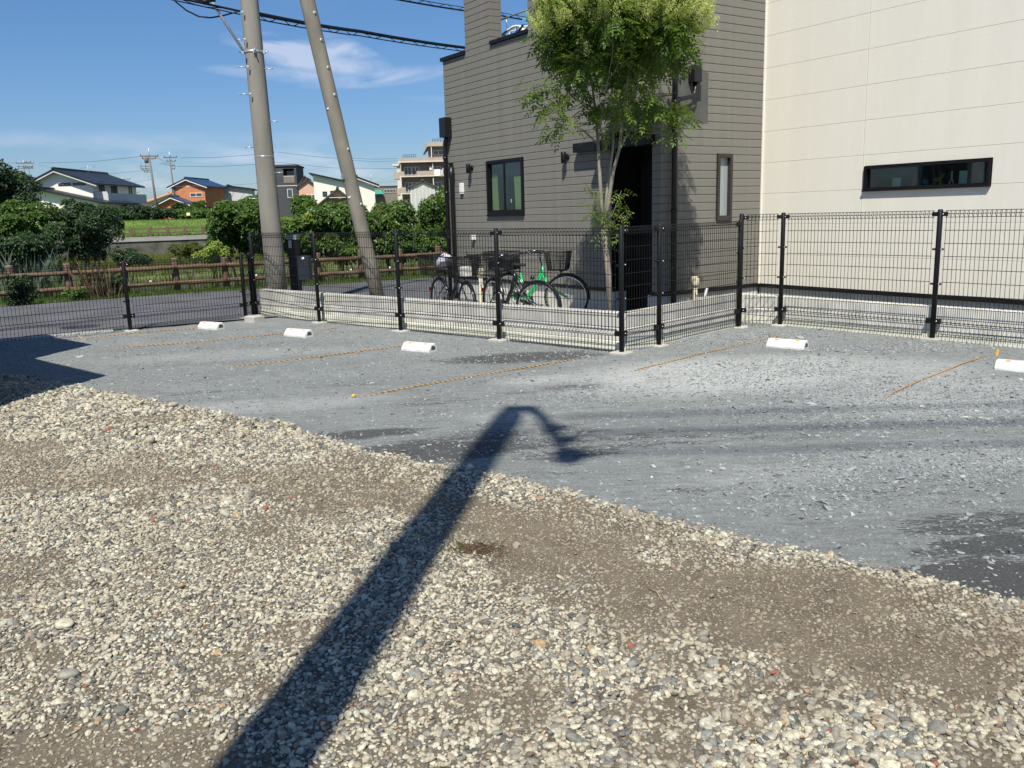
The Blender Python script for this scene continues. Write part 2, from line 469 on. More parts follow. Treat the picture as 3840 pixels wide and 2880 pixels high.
def lot_material():
    m = bpy.data.materials.new('crushed grey stone'); m.use_nodes = True
    nt = m.node_tree; N = nt.nodes.new; L = nt.links.new; b = nt.nodes['Principled BSDF']
    b.inputs['Roughness'].default_value = 0.9; b.inputs['Specular IOR Level'].default_value = 0.2
    c = N('ShaderNodeTexCoord'); P = c.outputs['Object']
    def noise(s, d, sc=None, rough=0.55):
        n = N('ShaderNodeTexNoise'); n.inputs['Scale'].default_value = s; n.inputs['Detail'].default_value = d; n.inputs['Roughness'].default_value = rough
        if sc:
            mp = N('ShaderNodeMapping'); mp.inputs['Scale'].default_value = sc; mp.inputs['Rotation'].default_value = (0, 0, R(-8)); L(P, mp.inputs[0]); L(mp.outputs[0], n.inputs['Vector'])
        else: L(P, n.inputs['Vector'])
        return n.outputs[0]
    def ma(op, a, b2):
        n = N('ShaderNodeMath'); n.operation = op
        for i, v in enumerate((a, b2)):
            if isinstance(v, (int, float)): n.inputs[i].default_value = v
            else: L(v, n.inputs[i])
        return n.outputs[0]
    def mix(f, a, b2):
        n = N('ShaderNodeMix'); n.data_type = 'RGBA'
        if isinstance(f, (int, float)): n.inputs[0].default_value = f
        else: L(f, n.inputs[0])
        for i, v in ((6, a), (7, b2)):
            if isinstance(v, tuple): n.inputs[i].default_value = (*v, 1)
            else: L(v, n.inputs[i])
        return n.outputs[2]
    aw = N('ShaderNodeAttribute'); aw.attribute_name = 'wet'
    ap = N('ShaderNodeAttribute'); ap.attribute_name = 'pale'
    fine = noise(95, 6, None, 0.75); mid = noise(14, 7, (0.45, 1.3, 1), 0.65); big = noise(0.9, 6, (0.5, 1.5, 1), 0.6)
    base = ramp(nt, mid, [(0.30, (0.190, 0.200, 0.197)), (0.52, (0.258, 0.270, 0.265)), (0.76, (0.335, 0.347, 0.338))])
    base = mix(ma('MULTIPLY', ramp(nt, big, [(0.38, (0, 0, 0)), (0.62, (1, 1, 1))]), 0.45), base, (0.180, 0.187, 0.186))
    base = mix(ma('MULTIPLY', ma('MULTIPLY', ap.outputs['Fac'], ramp(nt, mid, [(0.25, (.35, .35, .35)), (0.65, (1, 1, 1))])), 0.95), base, (0.50, 0.505, 0.485))
    # darker, dust-free patches break up raggedly
    rag = noise(7, 8, (0.4, 1.6, 1), 0.7)
    rag2 = noise(48, 6, (0.5, 1.3, 1), 0.75)
    wm = ma('ADD', ma('ADD', aw.outputs['Fac'], ma('MULTIPLY', ma('SUBTRACT', rag, 0.5), 3.0)), ma('MULTIPLY', ma('SUBTRACT', rag2, 0.5), 4.2))
    wf = ramp(nt, wm, [(0.50, (0, 0, 0)), (0.78, (1, 1, 1))])
    base = mix(ma('MULTIPLY', wf, 0.85), base, ramp(nt, fine, [(0.3, (0.045, 0.045, 0.046)), (0.7, (0.085, 0.084, 0.083))]))
    # brownish bloom here and there
    br = ramp(nt, noise(1.7, 5, None), [(0.56, (0, 0, 0)), (0.70, (1, 1, 1))])
    base = mix(ma('MULTIPLY', br, 0.28), base, (0.17, 0.150, 0.128))
    gr = ramp(nt, fine, [(0.30, (0.5, 0.5, 0.5)), (0.5, (0.98, 0.98, 0.98)), (0.70, (1.45, 1.45, 1.43))])
    mm = N('ShaderNodeMix'); mm.data_type = 'RGBA'; mm.blend_type = 'MULTIPLY'; mm.inputs[0].default_value = 1.0
    L(base, mm.inputs[6]); L(gr, mm.inputs[7]); L(mm.outputs[2], b.inputs['Base Color'])
    bp = N('ShaderNodeBump'); bp.inputs['Strength'].default_value = 0.9; bp.inputs['Distance'].default_value = 0.018
    h = ma('ADD', ma('MULTIPLY', fine, 0.8), ma('MULTIPLY', mid, 0.8)); L(h, bp.inputs['Height']); L(bp.outputs[0], b.inputs['Normal'])
    return m


M['lot'] = lot_material()
lot = np_mesh('parking_lot', V, F, M['lot'], attrs={'wet': ('POINT', wet.ravel()), 'pale': ('POINT', pale.ravel())}, smooth=True)
tag(lot, kind='structure')

# --- the older stretch of river gravel on brown soil, its ragged edge lying over the grey stone
EDGE_PX = [(0, 1397), (120, 1425), (270, 1446), (441, 1479), (558, 1499), (646, 1520), (782, 1540), (881, 1561), (1046, 1587), (1120, 1608), (1177, 1632), (1316, 1674), (1475, 1712),
           (1551, 1734), (1633, 1747), (1750, 1757), (1842, 1775), (2013, 1812), (2171, 1855), (2234, 1884), (2445, 1925), (2511, 1954), (2645, 1980), (2741, 2003), (2919, 2040),
           (3052, 2077), (3164, 2106), (3260, 2128), (3460, 2170), (3553, 2196), (3840, 2275)]
EP = [on_ground(*q) for q in EDGE_PX]
EX = np.array([-40, -9] + [p.x for p in EP] + [3.2, 7, 40]); EY = np.array([9, 9.6] + [p.y for p in EP] + [2.75, 1.6, 1.0])


def edge_y(x): return np.interp(x, EX, EY) + (smooth_noise(x, x * 0, 0.16, 21) - 0.5) * 0.10


cx = np.concatenate([np.arange(-40, -8, 2.0), np.arange(-8, 5, 0.045), np.arange(5, 40, 2.0)])
tt = np.array([0, 0.02, 0.05, 0.09] + list(np.arange(0.14, 7.5, 0.06)) + [9, 14, 30, 60])
CX_, TT_ = np.meshgrid(cx, tt)
YY_ = edge_y(CX_) - TT_
DIRT_PX = [(-400, 1740, .16), (0, 1765, .22), (300, 1790, .34), (700, 1775, .30), (1000, 1800, .26), (1350, 1850, .36), (1700, 1900, .24), (1950, 1990, .26), (2300, 2120, .34), (2600, 2220, .40), (2900, 2310, .43), (3300, 2400, .44), (3840, 2480, .44), (4400, 2650, .5)]
DP = [(on_ground(a, b), w) for a, b, w in DIRT_PX]


def dirt(x, y):
    """1 in the bare brown band, 0 where the pebbles lie thick"""
    best = np.full(x.shape, 9.0)
    for (p, w), (q, w2) in zip(DP, DP[1:]):
        dx, dy = q.x - p.x, q.y - p.y; L2 = dx * dx + dy * dy
        t = np.clip(((x - p.x) * dx + (y - p.y) * dy) / L2, 0, 1)
        d = np.hypot(x - p.x - t * dx, y - p.y - t * dy) / (w + (w2 - w) * t)
        best = np.minimum(best, d)
    n = fbm(x, y, 0.35, 31, 4)
    d = np.clip(1.45 - best + (n - 0.5) * 2.6, 0, 1)
    d = d * np.clip(.62 + (x + 1.0) * .25, .5, 1)
    c = on_ground(150, 2860)
    d = np.maximum(d, 0.75 * np.clip(1.2 - np.hypot((x - c.x) / 0.45, (y - c.y) / 0.22), 0, 1))
    pat = np.clip((fbm(x, y, 0.45, 77, 4) - 0.56) * 4, 0, 0.5)
    return np.maximum(d, pat)


def soil_z(x, y, t):
    return lot_z(x, y) + np.interp(t, [0, 0.05, 0.12, 0.5], [-0.004, 0.006, 0.011, 0.014]) + (fbm(x, y, 0.25, 55, 3) - 0.5) * 0.012 * np.clip(t * 4, 0, 1)


ZZ_ = soil_z(CX_, YY_, TT_); DD_ = dirt(CX_, YY_)
V = np.stack([CX_.ravel(), YY_.ravel(), ZZ_.ravel()], 1)
ny, nx = CX_.shape; idx = np.arange(ny * nx).reshape(ny, nx)
F = np.stack([idx[1:, :-1].ravel(), idx[1:, 1:].ravel(), idx[:-1, 1:].ravel(), idx[:-1, :-1].ravel()], 1)


def soil_material():
    m = bpy.data.materials.new('brown soil'); m.use_nodes = True
    nt = m.node_tree; N = nt.nodes.new; L = nt.links.new; b = nt.nodes['Principled BSDF']; b.inputs['Roughness'].default_value = 0.95; b.inputs['Specular IOR Level'].default_value = 0.15
    c = N('ShaderNodeTexCoord'); P = c.outputs['Object']
    n1 = N('ShaderNodeTexNoise'); n1.inputs['Scale'].default_value = 5; n1.inputs['Detail'].default_value = 8; L(P, n1.inputs['Vector'])
    n2 = N('ShaderNodeTexNoise'); n2.inputs['Scale'].default_value = 90; n2.inputs['Detail'].default_value = 6; n2.inputs['Roughness'].default_value = 0.7; L(P, n2.inputs['Vector'])
    a = ramp(nt, n1.outputs[0], [(0.3, (0.130, 0.106, 0.077)), (0.6, (0.185, 0.153, 0.112)), (0.8, (0.195, 0.168, 0.105))])
    g = ramp(nt, n2.outputs[0], [(0.3, (0.6, 0.6, 0.6)), (0.5, (1, 1, 1)), (0.72, (1.4, 1.38, 1.34))])
    mm = N('ShaderNodeMix'); mm.data_type = 'RGBA'; mm.blend_type = 'MULTIPLY'; mm.inputs[0].default_value = 1.0; L(a, mm.inputs[6]); L(g, mm.inputs[7])
    L(mm.outputs[2], b.inputs['Base Color'])
    bp = N('ShaderNodeBump'); bp.inputs['Strength'].default_value = 0.8; bp.inputs['Distance'].default_value = 0.01; L(n2.outputs[0], bp.inputs['Height']); L(bp.outputs[0], b.inputs['Normal'])
    return m


M['soil'] = soil_material()
soil = np_mesh('dirt_ground', V, F, M['soil'], smooth=True); tag(soil, kind='structure')


# --- loose stones: real pebbles and chips set out with geometry nodes
def inst_ramp_mat(name, stops, rough=0.75, dust=None):
    m = bpy.data.materials.new(name); m.use_nodes = True
    nt = m.node_tree; N = nt.nodes.new; L = nt.links.new; b = nt.nodes['Principled BSDF']; b.inputs['Roughness'].default_value = rough; b.inputs['Specular IOR Level'].default_value = 0.3
    a = N('ShaderNodeAttribute'); a.attribute_type = 'INSTANCER'; a.attribute_name = 'rnd'
    col = ramp(nt, a.outputs['Fac'], stops, 'CONSTANT')
    c = N('ShaderNodeTexCoord'); n = N('ShaderNodeTexNoise'); n.inputs['Scale'].default_value = 2.2; n.inputs['Detail'].default_value = 5; L(c.outputs['Object'], n.inputs['Vector'])
    v = ramp(nt, n.outputs[0], [(0.3, (0.60, 0.59, 0.58)), (0.68, (1.22, 1.22, 1.20))])
    mm = N('ShaderNodeMix'); mm.data_type = 'RGBA'; mm.blend_type = 'MULTIPLY'; mm.inputs[0].default_value = 1.0; L(col, mm.inputs[6]); L(v, mm.inputs[7])
    res = mm.outputs[2]
    if dust:
        d = N('ShaderNodeAttribute'); d.attribute_type = 'INSTANCER'; d.attribute_name = 'dust'
        m2 = N('ShaderNodeMix'); m2.data_type = 'RGBA'; L(d.outputs['Fac'], m2.inputs[0]); L(res, m2.inputs[6]); m2.inputs[7].default_value = (*dust, 1); res = m2.outputs[2]
    L(res, b.inputs['Base Color'])
    return m


def proto_set(cname, n, seed, angular, m):
    c = bpy.data.collections.new(cname); r = np.random.default_rng(seed)
    for i in range(n):
        bm = bmesh.new()
        if angular:
            for _ in range(11):
                p = r.normal(size=3); p /= np.linalg.norm(p); p *= r.uniform(0.8, 1.1); bm.verts.new((p[0], p[1] * r.uniform(0.6, 1), p[2] * 0.38))
            h = bmesh.ops.convex_hull(bm, input=bm.verts)
            bmesh.ops.delete(bm, geom=[g for g in h['geom_interior'] if isinstance(g, bmesh.types.BMVert)], context='VERTS')
        else:
            bmesh.ops.create_icosphere(bm, subdivisions=2, radius=1)
            K = r.normal(size=(5, 3)) * 1.5; ph = r.uniform(0, 6, 5); sx, sy, sz = 1, r.uniform(.65, .95), r.uniform(.45, .75)
            cut = [(Vector(r.normal(size=3)).normalized(), r.uniform(.72, .9)) for _ in range(5)]
            for v in bm.verts:
                q = v.co.copy(); s = 1 + 0.07 * sum(math.sin(float(k @ np.array(q)) + p) for k, p in zip(K, ph)) / 1.5
                for nn, dd in cut:
                    e = q.dot(nn)
                    if e > dd: q -= nn * (e - dd) * 0.8
                v.co = Vector((q.x * sx, q.y * sy, q.z * sz)) * s
            for f_ in bm.faces: f_.smooth = True
        me = bpy.data.meshes.new(cname); bm.to_mesh(me); bm.free(); me.materials.append(m)
        o = bpy.data.objects.new(cname, me); c.objects.link(o)
    return c


def scatter(name, P, S, RZ, IDX, RND, DUST, coll, label, cat):
    me = bpy.data.meshes.new(name); n = len(P)
    me.vertices.add(n); me.vertices.foreach_set('co', np.asarray(P, np.float32).ravel())
    for nm, ty, arr, fld in (('scl', 'FLOAT_VECTOR', S, 'vector'), ('rot', 'FLOAT_VECTOR', RZ, 'vector'), ('idx', 'INT', IDX, 'value'), ('rnd', 'FLOAT', RND, 'value'), ('dust', 'FLOAT', DUST, 'value')):
        a = me.attributes.new(nm, ty, 'POINT'); a.data.foreach_set(fld, np.asarray(arr, np.int32 if ty == 'INT' else np.float32).ravel())
    o = bpy.data.objects.new(name, me); COL.objects.link(o)
    ng = bpy.data.node_groups.new(name + '_scatter', 'GeometryNodeTree')
    ng.interface.new_socket('Geometry', in_out='INPUT', socket_type='NodeSocketGeometry'); ng.interface.new_socket('Geometry', in_out='OUTPUT', socket_type='NodeSocketGeometry')
    gi = ng.nodes.new('NodeGroupInput'); go = ng.nodes.new('NodeGroupOutput'); ip = ng.nodes.new('GeometryNodeInstanceOnPoints'); ci = ng.nodes.new('GeometryNodeCollectionInfo')
    ci.inputs['Collection'].default_value = coll; ci.inputs['Separate Children'].default_value = True; ci.inputs['Reset Children'].default_value = True
    def na(nm, ty):
        k = ng.nodes.new('GeometryNodeInputNamedAttribute'); k.data_type = ty; k.inputs['Name'].default_value = nm; return k.outputs['Attribute']
    ip.inputs['Pick Instance'].default_value = True
    er = ng.nodes.new('FunctionNodeEulerToRotation')
    ng.links.new(na('rot', 'FLOAT_VECTOR'), er.inputs[0])
    ng.links.new(gi.outputs[0], ip.inputs['Points']); ng.links.new(ci.outputs[0], ip.inputs['Instance']); ng.links.new(na('idx', 'INT'), ip.inputs['Instance Index'])
    ng.links.new(er.outputs[0], ip.inputs['Rotation']); ng.links.new(na('scl', 'FLOAT_VECTOR'), ip.inputs['Scale']); ng.links.new(ip.outputs[0], go.inputs[0])
    md = o.modifiers.new('scatter', 'NODES'); md.node_group = ng
    tag(o, label, cat, kind='stuff')
    return o


STONE = [(0.0, (0.50, 0.46, 0.345)), (0.16, (0.58, 0.54, 0.415)), (0.27, (0.42, 0.37, 0.275)), (0.38, (0.34, 0.30, 0.23)), (0.47, (0.45, 0.435, 0.355)), (0.58, (0.29, 0.275, 0.235)),
         (0.66, (0.20, 0.195, 0.172)), (0.74, (0.14, 0.145, 0.137)), (0.81, (0.085, 0.088, 0.086)), (0.88, (0.24, 0.25, 0.225)), (0.93, (0.32, 0.24, 0.18)), (0.965, (0.62, 0.58, 0.48)), (0.985, (0.42, 0.28, 0.15)), (0.9955, (0.32, 0.10, 0.06))]
M['pebble'] = inst_ramp_mat('river pebble', STONE, 0.8, dust=(0.240, 0.196, 0.143))
CHIP = [(0.0, (0.25, 0.265, 0.265)), (0.3, (0.29, 0.305, 0.305)), (0.48, (0.17, 0.182, 0.186)), (0.66, (0.34, 0.35, 0.345)), (0.72, (0.10, 0.108, 0.114)), (0.9, (0.23, 0.225, 0.205)), (0.98, (0.44, 0.44, 0.42))]
M['chip'] = inst_ramp_mat('slate chip', CHIP, 0.8, dust=(0.30, 0.32, 0.33))
peb = proto_set('pebble', 12, 3, False, M['pebble'])
chp = proto_set('stone_chip', 10, 8, True, M['chip'])


def in_view(x, y, m=0.12):
    """inside the widened footprint of the picture on the ground"""
    return (np.abs(x + 0.02 * y) < (0.60 + m) * (y + 0.35)) & (y > 1.75)


def jgrid(x0, x1, y0, y1, c, seed):
    r = np.random.default_rng(seed); gx, gy = np.meshgrid(np.arange(x0, x1, c), np.arange(y0, y1, c))
    gx = gx + r.uniform(-.5, .5, gx.shape) * c; gy = gy + r.uniform(-.5, .5, gy.shape) * c
    return gx.ravel(), gy.ravel()


PP, SS, RR, II, RN, DU = [], [], [], [], [], []
for (y0, y1, c) in ((1.75, 4.6, 0.0150), (4.6, 6.5, 0.0185), (6.5, 9.7, 0.025)):
    x, y = jgrid(-7.2, 3.6, y0, y1, c, int(c * 1e5)); r = np.random.default_rng(int(y1 * 10))
    t = edge_y(x) - y + r.normal(0, 0.02, x.shape)
    k = in_view(x, y) & (t > -0.14); x, y, t = x[k], y[k], t[k]
    D = dirt(x, y)
    D = D * np.clip((t - 0.04) * 7, 0, 1)
    keep = r.random(len(x)) < (0.97 - 0.74 * D) * np.where(t < 0.0, np.clip(.55 + t * 5, .02, 1), 1)
    x, y, t, D = x[keep], y[keep], t[keep], D[keep]; n = len(x)
    rad = c * 0.50 * np.exp(r.normal(0, 0.32, n)); rad *= (1 + 0.38 * np.clip((x + 0.3) / 1.4, 0, 1) * np.clip((4.0 - y) / 1.2, 0, 1)) * (0.9 + .35 * fbm(x, y, .7, 41, 3))
    rad = np.where(r.random(n) < 0.022, rad * r.uniform(1.4, 1.9, n), rad) * (1 - 0.38 * D)
    PP.append(np.stack([x, y, soil_z(x, y, np.maximum(t, 0)) + rad * r.uniform(0.02, 0.45, n) * (1 - 0.6 * D)], 1))
    SS.append(np.stack([rad * r.uniform(.9, 1.3, n), rad * r.uniform(.85, 1.15, n), rad * r.uniform(.8, 1.1, n)], 1))
    RR.append(np.stack([r.normal(0, .35, n), r.normal(0, .35, n), r.uniform(0, 6.28, n)], 1))
    II.append(r.integers(0, 12, n)); RN.append(r.random(n)); DU.append(np.clip(0.06 + 0.80 * D + 0.30 * np.clip(fbm(x, y, .45, 91, 3) - .45, 0, 1) * 2 + r.normal(0, .12, n), 0, .85))
scatter('river_gravel', np.concatenate(PP), np.concatenate(SS), np.concatenate(RR), np.concatenate(II), np.concatenate(RN), np.concatenate(DU), peb,
        'mixed cream and grey river pebbles spread over brown soil', 'gravel')
N_GRAVEL = sum(len(p) for p in PP)

# brown clods and grit in the bare band
x, y = jgrid(-6, 3.6, 2.0, 8.0, 0.0145, 505); r = np.random.default_rng(67); t = edge_y(x) - y
k = in_view(x, y) & (t > .03); x, y, t = x[k], y[k], t[k]; D = dirt(x, y); k = r.random(len(x)) < .62 * D; x, y, t = x[k], y[k], t[k]; n = len(x)
rad = .0048 * np.exp(r.normal(0, .40, n))
scatter('soil_clods', np.stack([x, y, soil_z(x, y, t) + rad * .15], 1), np.stack([rad * 1.2, rad, rad * .8], 1), np.stack([r.normal(0, .3, n), r.normal(0, .3, n), r.uniform(0, 6.28, n)], 1),
        r.integers(0, 10, n), r.random(n), np.clip(r.normal(.82, .22, n), 0, 1), proto_set('clod', 10, 18, True, M['pebble']), 'small brown clods and grit in the bare band of soil', 'soil')

# slate chips loose on the grey lot, thickest to the right and along the foot of the walls
x, y = jgrid(-8, 9, 3.0, 13.6, 0.021, 404); r = np.random.default_rng(66)
k = in_view(x, y) & (edge_y(x) - y < 0.02); x, y = x[k], y[k]
cd = 0.17 + 0.95 * spots(x, y, [(3300, 1500, 1.6, 1.1, .9), (3500, 1750, 1.2, .6, 1), (2900, 1400, 1.2, 1, .55), (3750, 1500, .8, .6, 1.3), (2300, 1480, 1.0, .5, .45), (3000, 1850, .8, .35, .7), (2800, 1270, 1.3, .5, .8), (3400, 1300, 1.6, .4, 1)]) * (0.3 + 1.3 * fbm(x, y, .8, 12, 3))
k = r.random(len(x)) < cd; x, y = x[k], y[k]; n = len(x)
rad = 0.0082 * np.exp(r.normal(0, 0.45, n))
scatter('slate_chips', np.stack([x, y, lot_z(x, y) + rad * .12], 1), np.stack([rad * 1.2, rad, rad], 1), np.stack([r.normal(0, .2, n), r.normal(0, .2, n), r.uniform(0, 6.28, n)], 1),
        r.integers(0, 10, n), r.random(n), np.clip(r.normal(.3, .2, n), 0, .8), chp, 'loose angular blue grey chips on the parking lot', 'stone chips')

# --- road beyond the fence, kerb line, yard paving
M['asphalt'] = mat('worn asphalt', (0.088, 0.088, 0.094), 0.9, 0.16, 1.3, bump=0.5, bscale=70, dist=0.006, col2=(0.115, 0.115, 0.12))


def sheet(name, pts, z, m, kind='structure', n=1):
    b = MB(); b.add([(p[0], p[1], z if not callable(z) else z(p)) for p in pts], [tuple(range(len(pts)))]); o = b.build(name, m); tag(o, kind=kind); return o


def uvr(u0, u1, v0, v1): return [uv(u0, v0)[:2], uv(u1, v0)[:2], uv(u1, v1)[:2], uv(u0, v1)[:2]]


sheet('road', uvr(-120, 160, 14.75, 21.1), 0.018, M['asphalt'])
M['concrete'] = mat('pale concrete', (0.43, 0.415, 0.375), 0.9, 0.16, 2.5, bump=0.3, bscale=50, dist=0.004)
kb = MB(); 
for i in range(-16, 6):
    a = uv(i * 0.6 - 2.2, 14.66); b_ = uv(i * 0.6 - 2.2 + 0.594, 14.66)
    m4 = Matrix.Translation(a) @ Matrix.Rotation(R(30), 4, 'Z')
    kb.bevbox(0, 0.594, -0.09, 0.09, -0.05, 0.028, 0.006, m4)
kerb = kb.build('kerb', M['concrete']); tag(kerb, kind='structure')
M['yard'] = mat('yard asphalt', (0.105, 0.105, 0.11), 0.9, 0.14, 1.5, bump=0.4, bscale=70, dist=0.005)
sheet('yard_paving', [(-4.33, 15.12), (1.30, 10.02), (3.18, 12.05), (3.34, 12.62), (6.9, 8.1), (14, 14), (8, 21.97), (-4.0, 15.05)], 0.010, M['yard'])
sheet('verge', uvr(-60, 60, 21.1, 22.6), 0.004, M['earth'])
M['meadow'] = mat('levee meadow', (0.085, 0.150, 0.022), 0.95, 0.22, 0.5, bump=0.6, bscale=5, dist=0.08, col2=(0.12, 0.185, 0.03))
_vm = [59.3, 60.5, 62, 64, 66, 68, 70, 72, 76, 80, 90, 98]; _um = list(range(-120, 161, 6))
_V = [(*uv(u, v)[:2], far_z(v) + .06) for v in _vm for u in _um]; _n = len(_um)
tag(np_mesh('levee_meadow', _V, [(j * _n + i, j * _n + i + 1, (j + 1) * _n + i + 1, (j + 1) * _n + i) for j in range(len(_vm) - 1) for i in range(_n - 1)], M['meadow'], smooth=True), kind='structure')
# pale concrete apron along the front of the house
_c = Vector((3.869, 13.559, 0)); _ea = Vector((-.5507, .8347, 0)); _eb = Vector((-.8347, -.5507, 0))
sheet('house_apron', [(_c + _ea * a + _eb * b)[:2] for a, b in ((-.05, 2.10), (-.05, 4.25), (4.45, 5.15), (4.45, 2.10))], 0.020, mat('pale apron concrete', (0.56, 0.545, 0.50), 0.9, 0.12, 2.2, bump=0.25, bscale=50, dist=0.004))
# manhole cover in the road
mh = MB(); c = on_ground(300, 1225, 0.02); mh.lathe([(0.30, 0), (0.30, 0.006), (0.27, 0.006), (0.27, 0.003), (0.0, 0.004)], (c.x, c.y, 0.018), 32)
for a in range(8): mh.box(-0.24, 0.24, -0.004, 0.004, 0.022, 0.0265, Matrix.Translation((c.x, c.y, 0)) @ Matrix.Rotation(a * math.pi / 8, 4, 'Z'))
tag(mh.build('manhole_cover', mat('cast iron', (0.07, 0.068, 0.075), 0.6, 0.2, 20)), 'round iron manhole cover set flush in the asphalt road behind the low mesh fence', 'manhole cover')

# --- canal water, far retaining wall, riverside path
mw = bpy.data.materials.new('canal water'); mw.use_nodes = True
b = mw.node_tree.nodes['Principled BSDF']; b.inputs['Base Color'].default_value = (0.060, 0.066, 0.038, 1); b.inputs['Roughness'].default_value = 0.12; b.inputs['Specular IOR Level'].default_value = 0.6
n_ = mw.node_tree.nodes.new('ShaderNodeTexNoise'); n_.inputs['Scale'].default_value = 2.2; n_.inputs['Detail'].default_value = 4
bp = mw.node_tree.nodes.new('ShaderNodeBump'); bp.inputs['Strength'].default_value = 0.25; bp.inputs['Distance'].default_value = 0.05
mw.node_tree.links.new(n_.outputs[0], bp.inputs['Height']); mw.node_tree.links.new(bp.outputs[0], b.inputs['Normal'])
wt = MB(); wt.add([(*p, -1.02) for p in uvr(-250, 300, 23.9, 46.2)], [(0, 1, 2, 3)]); tag(wt.build('canal_water', mw), kind='structure')
M['path'] = mat('pale path', (0.36, 0.345, 0.31), 0.9, 0.12, 0.8)
sheet('riverside_path', uvr(-200, 250, 55.5, 57.6), 0.83, M['path'])

# ================================================================== HOUSE (grey wing + cream wing)
HC = Vector((3.869, 13.559, 0)); HA = math.atan2(0.835, -0.551)
TW = 2.067                         # width of the grey return wall
ROW = 0.1131; Z0 = 0.455
house = thing('house', 'flat roofed house with warm grey lap siding and a cream panelled wing', 'house', HC, HA)
# local axes: x = away from the camera along the front, y = out towards the left, z = up.
# front wall at y = TW (x 0..5.97), return wall at x = 0 (y 0..TW), cream wall at y = 0 (x < 0)
TOP = 6.6
front_holes = [(3.36, 4.52, 1.61, 2.55), (0.19, 1.075, 0.0, 2.74), (3.14, 4.29, 4.50, 9), (5.13, 9, 4.48, 9)]
slit = (0.657, 0.965, 1.455, 2.385)
longw = (1.765, 3.470, 1.800, 2.110)


def hbox(name, x0, x1, y0, y1, z0, z1, m, parent=None):
    return MB().box(x0, x1, y0, y1, z0, z1).build(name, m, parent or house)


# backing walls with the openings left out (0.16 m thick)
wb = MB()
for (a0, a1, z0, z1) in rects_minus((0.019, 5.97, 0.44, TOP), front_holes): wb.box(a0, a1, TW - 0.23, TW - 0.018, z0, z1)
for (b0, b1, z0, z1) in rects_minus((0.0, TW - 0.235, 0.44, TOP), [slit]): wb.box(0.018, 0.22, b0, b1, z0, z1)
for (a0, a1, z0, z1) in rects_minus((-4.6, -0.002, 0.44, TOP), [(-longw[1], -longw[0], longw[2], longw[3])]): wb.box(a0, a1, -0.22, -0.016, z0, z1)
wb.box(0.0, 0.0175, 0.0, TW, 0.44, 0.4405)
wb.build('wall', M['backing'], house)
# closed bodies behind, clear of the recesses
body = MB()
body.box(0.9, 5.95, -3.0, TW - 1.0, 0.02, 3.55); body.box(0.3, 3.0, -3.0, TW - 1.0, 3.56, TOP - 0.02)
body.box(-4.6, 0.0, -4.0, -0.9, 0.02, TOP - 0.02); body.box(0.3, 0.89, -3.0, TW - 1.0, 0.02, 3.55)
body.box(5.74, 5.95, -3.0, TW - 0.24, 0.02, 4.44)
body.box(0.0, 5.96, TW - 0.9, TW - 0.24, 2.8, 3.5)
body.build('inner_wall', M['room'], house)

# lap siding: each board an object
segs = [(0.0, 2.427), (2.427, 5.039), (5.039, 5.97)]
shared = {}


def board(x0, x1, z0, z1, face):
    g = 0.0044
    z1 -= g * 0.6; z0 += g * 0.4
    if z1 - z0 < 0.012 or x1 - x0 < 0.02: return
    key = (round(x1 - x0, 3), round(z1 - z0, 3), face)
    if key not in shared:
        L, H = x1 - x0, z1 - z0; b = 0.006; t = 0.0175
        vs = []
        for xx in (0, L):
            vs += [(xx, 0, 0), (xx, t - b, 0), (xx, t, b * 1.2), (xx, t - 0.001, H - b), (xx, t - b, H), (xx, 0, H)]
        fs = [(i, (i + 1) % 6, 6 + (i + 1) % 6, 6 + i) for i in range(6)] + [(5, 4, 3, 2, 1, 0), (6, 7, 8, 9, 10, 11)]
        if face == 'R': vs = [(-y, x, z) for x, y, z in vs]
        mb = MB(); mb.add(vs, fs); o = mb.build('siding_board', M['siding'], house); shared[key] = o.data
    else:
        o = bpy.data.objects.new('siding_board', shared[key]); COL.objects.link(o); o.parent = house
    o.location = (x0, TW - 0.0175, z0) if face == 'L' else (0.0175, x0, z0)


ncount = 0
for k in range(0, 55):
    z0 = Z0 + k * ROW; z1 = z0 + ROW
    if z0 > 5.75: break
    for s0, s1 in segs:
        for (a0, a1, c0, c1) in rects_minus((s0, s1 - 0.0012, z0, z1), [(h[0] - .012, h[1] + .012, h[2], h[3]) if h[2] < 4 else h for h in front_holes]): board(a0, a1, c0, c1, 'L')
    for (b0, b1, c0, c1) in rects_minus((0.0185, TW - 0.001, z0, z1), [(slit[0] - .01, slit[1] + .01, slit[2] - .02, slit[3])]):
        if z0 < 4.9: board(b0, b1, c0, c1, 'R')
# boards turn the corner into the balcony opening (its left jamb) and the pillar side
for k in range(36, 47):
    z0 = Z0 + k * ROW
    if z0 < 4.50: continue
    mb = MB(); mb.box(4.272, 4.2895, TW - 0.235, TW - 0.001, z0 + .003, z0 + ROW - .004); mb.build('siding_board', M['siding'], house)
# cream panels, 455 mm courses with a vertical joint
for k in range(0, 13):
    z0 = Z0 + k * ROW * 4; z1 = z0 + ROW * 4
    for a0, a1 in ((-1.7235, -0.003), (-4.55, -1.7315)):
        for (x0, x1, c0, c1) in rects_minus((a0, a1, z0 + .0015, z1 - .0018), [(-longw[1] - .01, -longw[0] + .01, longw[2] - .01, longw[3] + .01)]):
            if c1 - c0 > 0.01 and x1 - x0 > 0.01: MB().bevbox(0, x1 - x0, 0, c1 - c0, 0, 0.0155, 0.0022, Matrix.Rotation(math.pi / 2, 4, 'X') @ Matrix.Scale(-1, 4, (0, 0, 1))).build('siding_panel', M['panel'], house).location = (x0, -0.0158, c0)
# corner beads
hbox('corner_trim', -0.018, -0.0005, 0.0005, 0.022, Z0, TOP - 1, M['panel'])
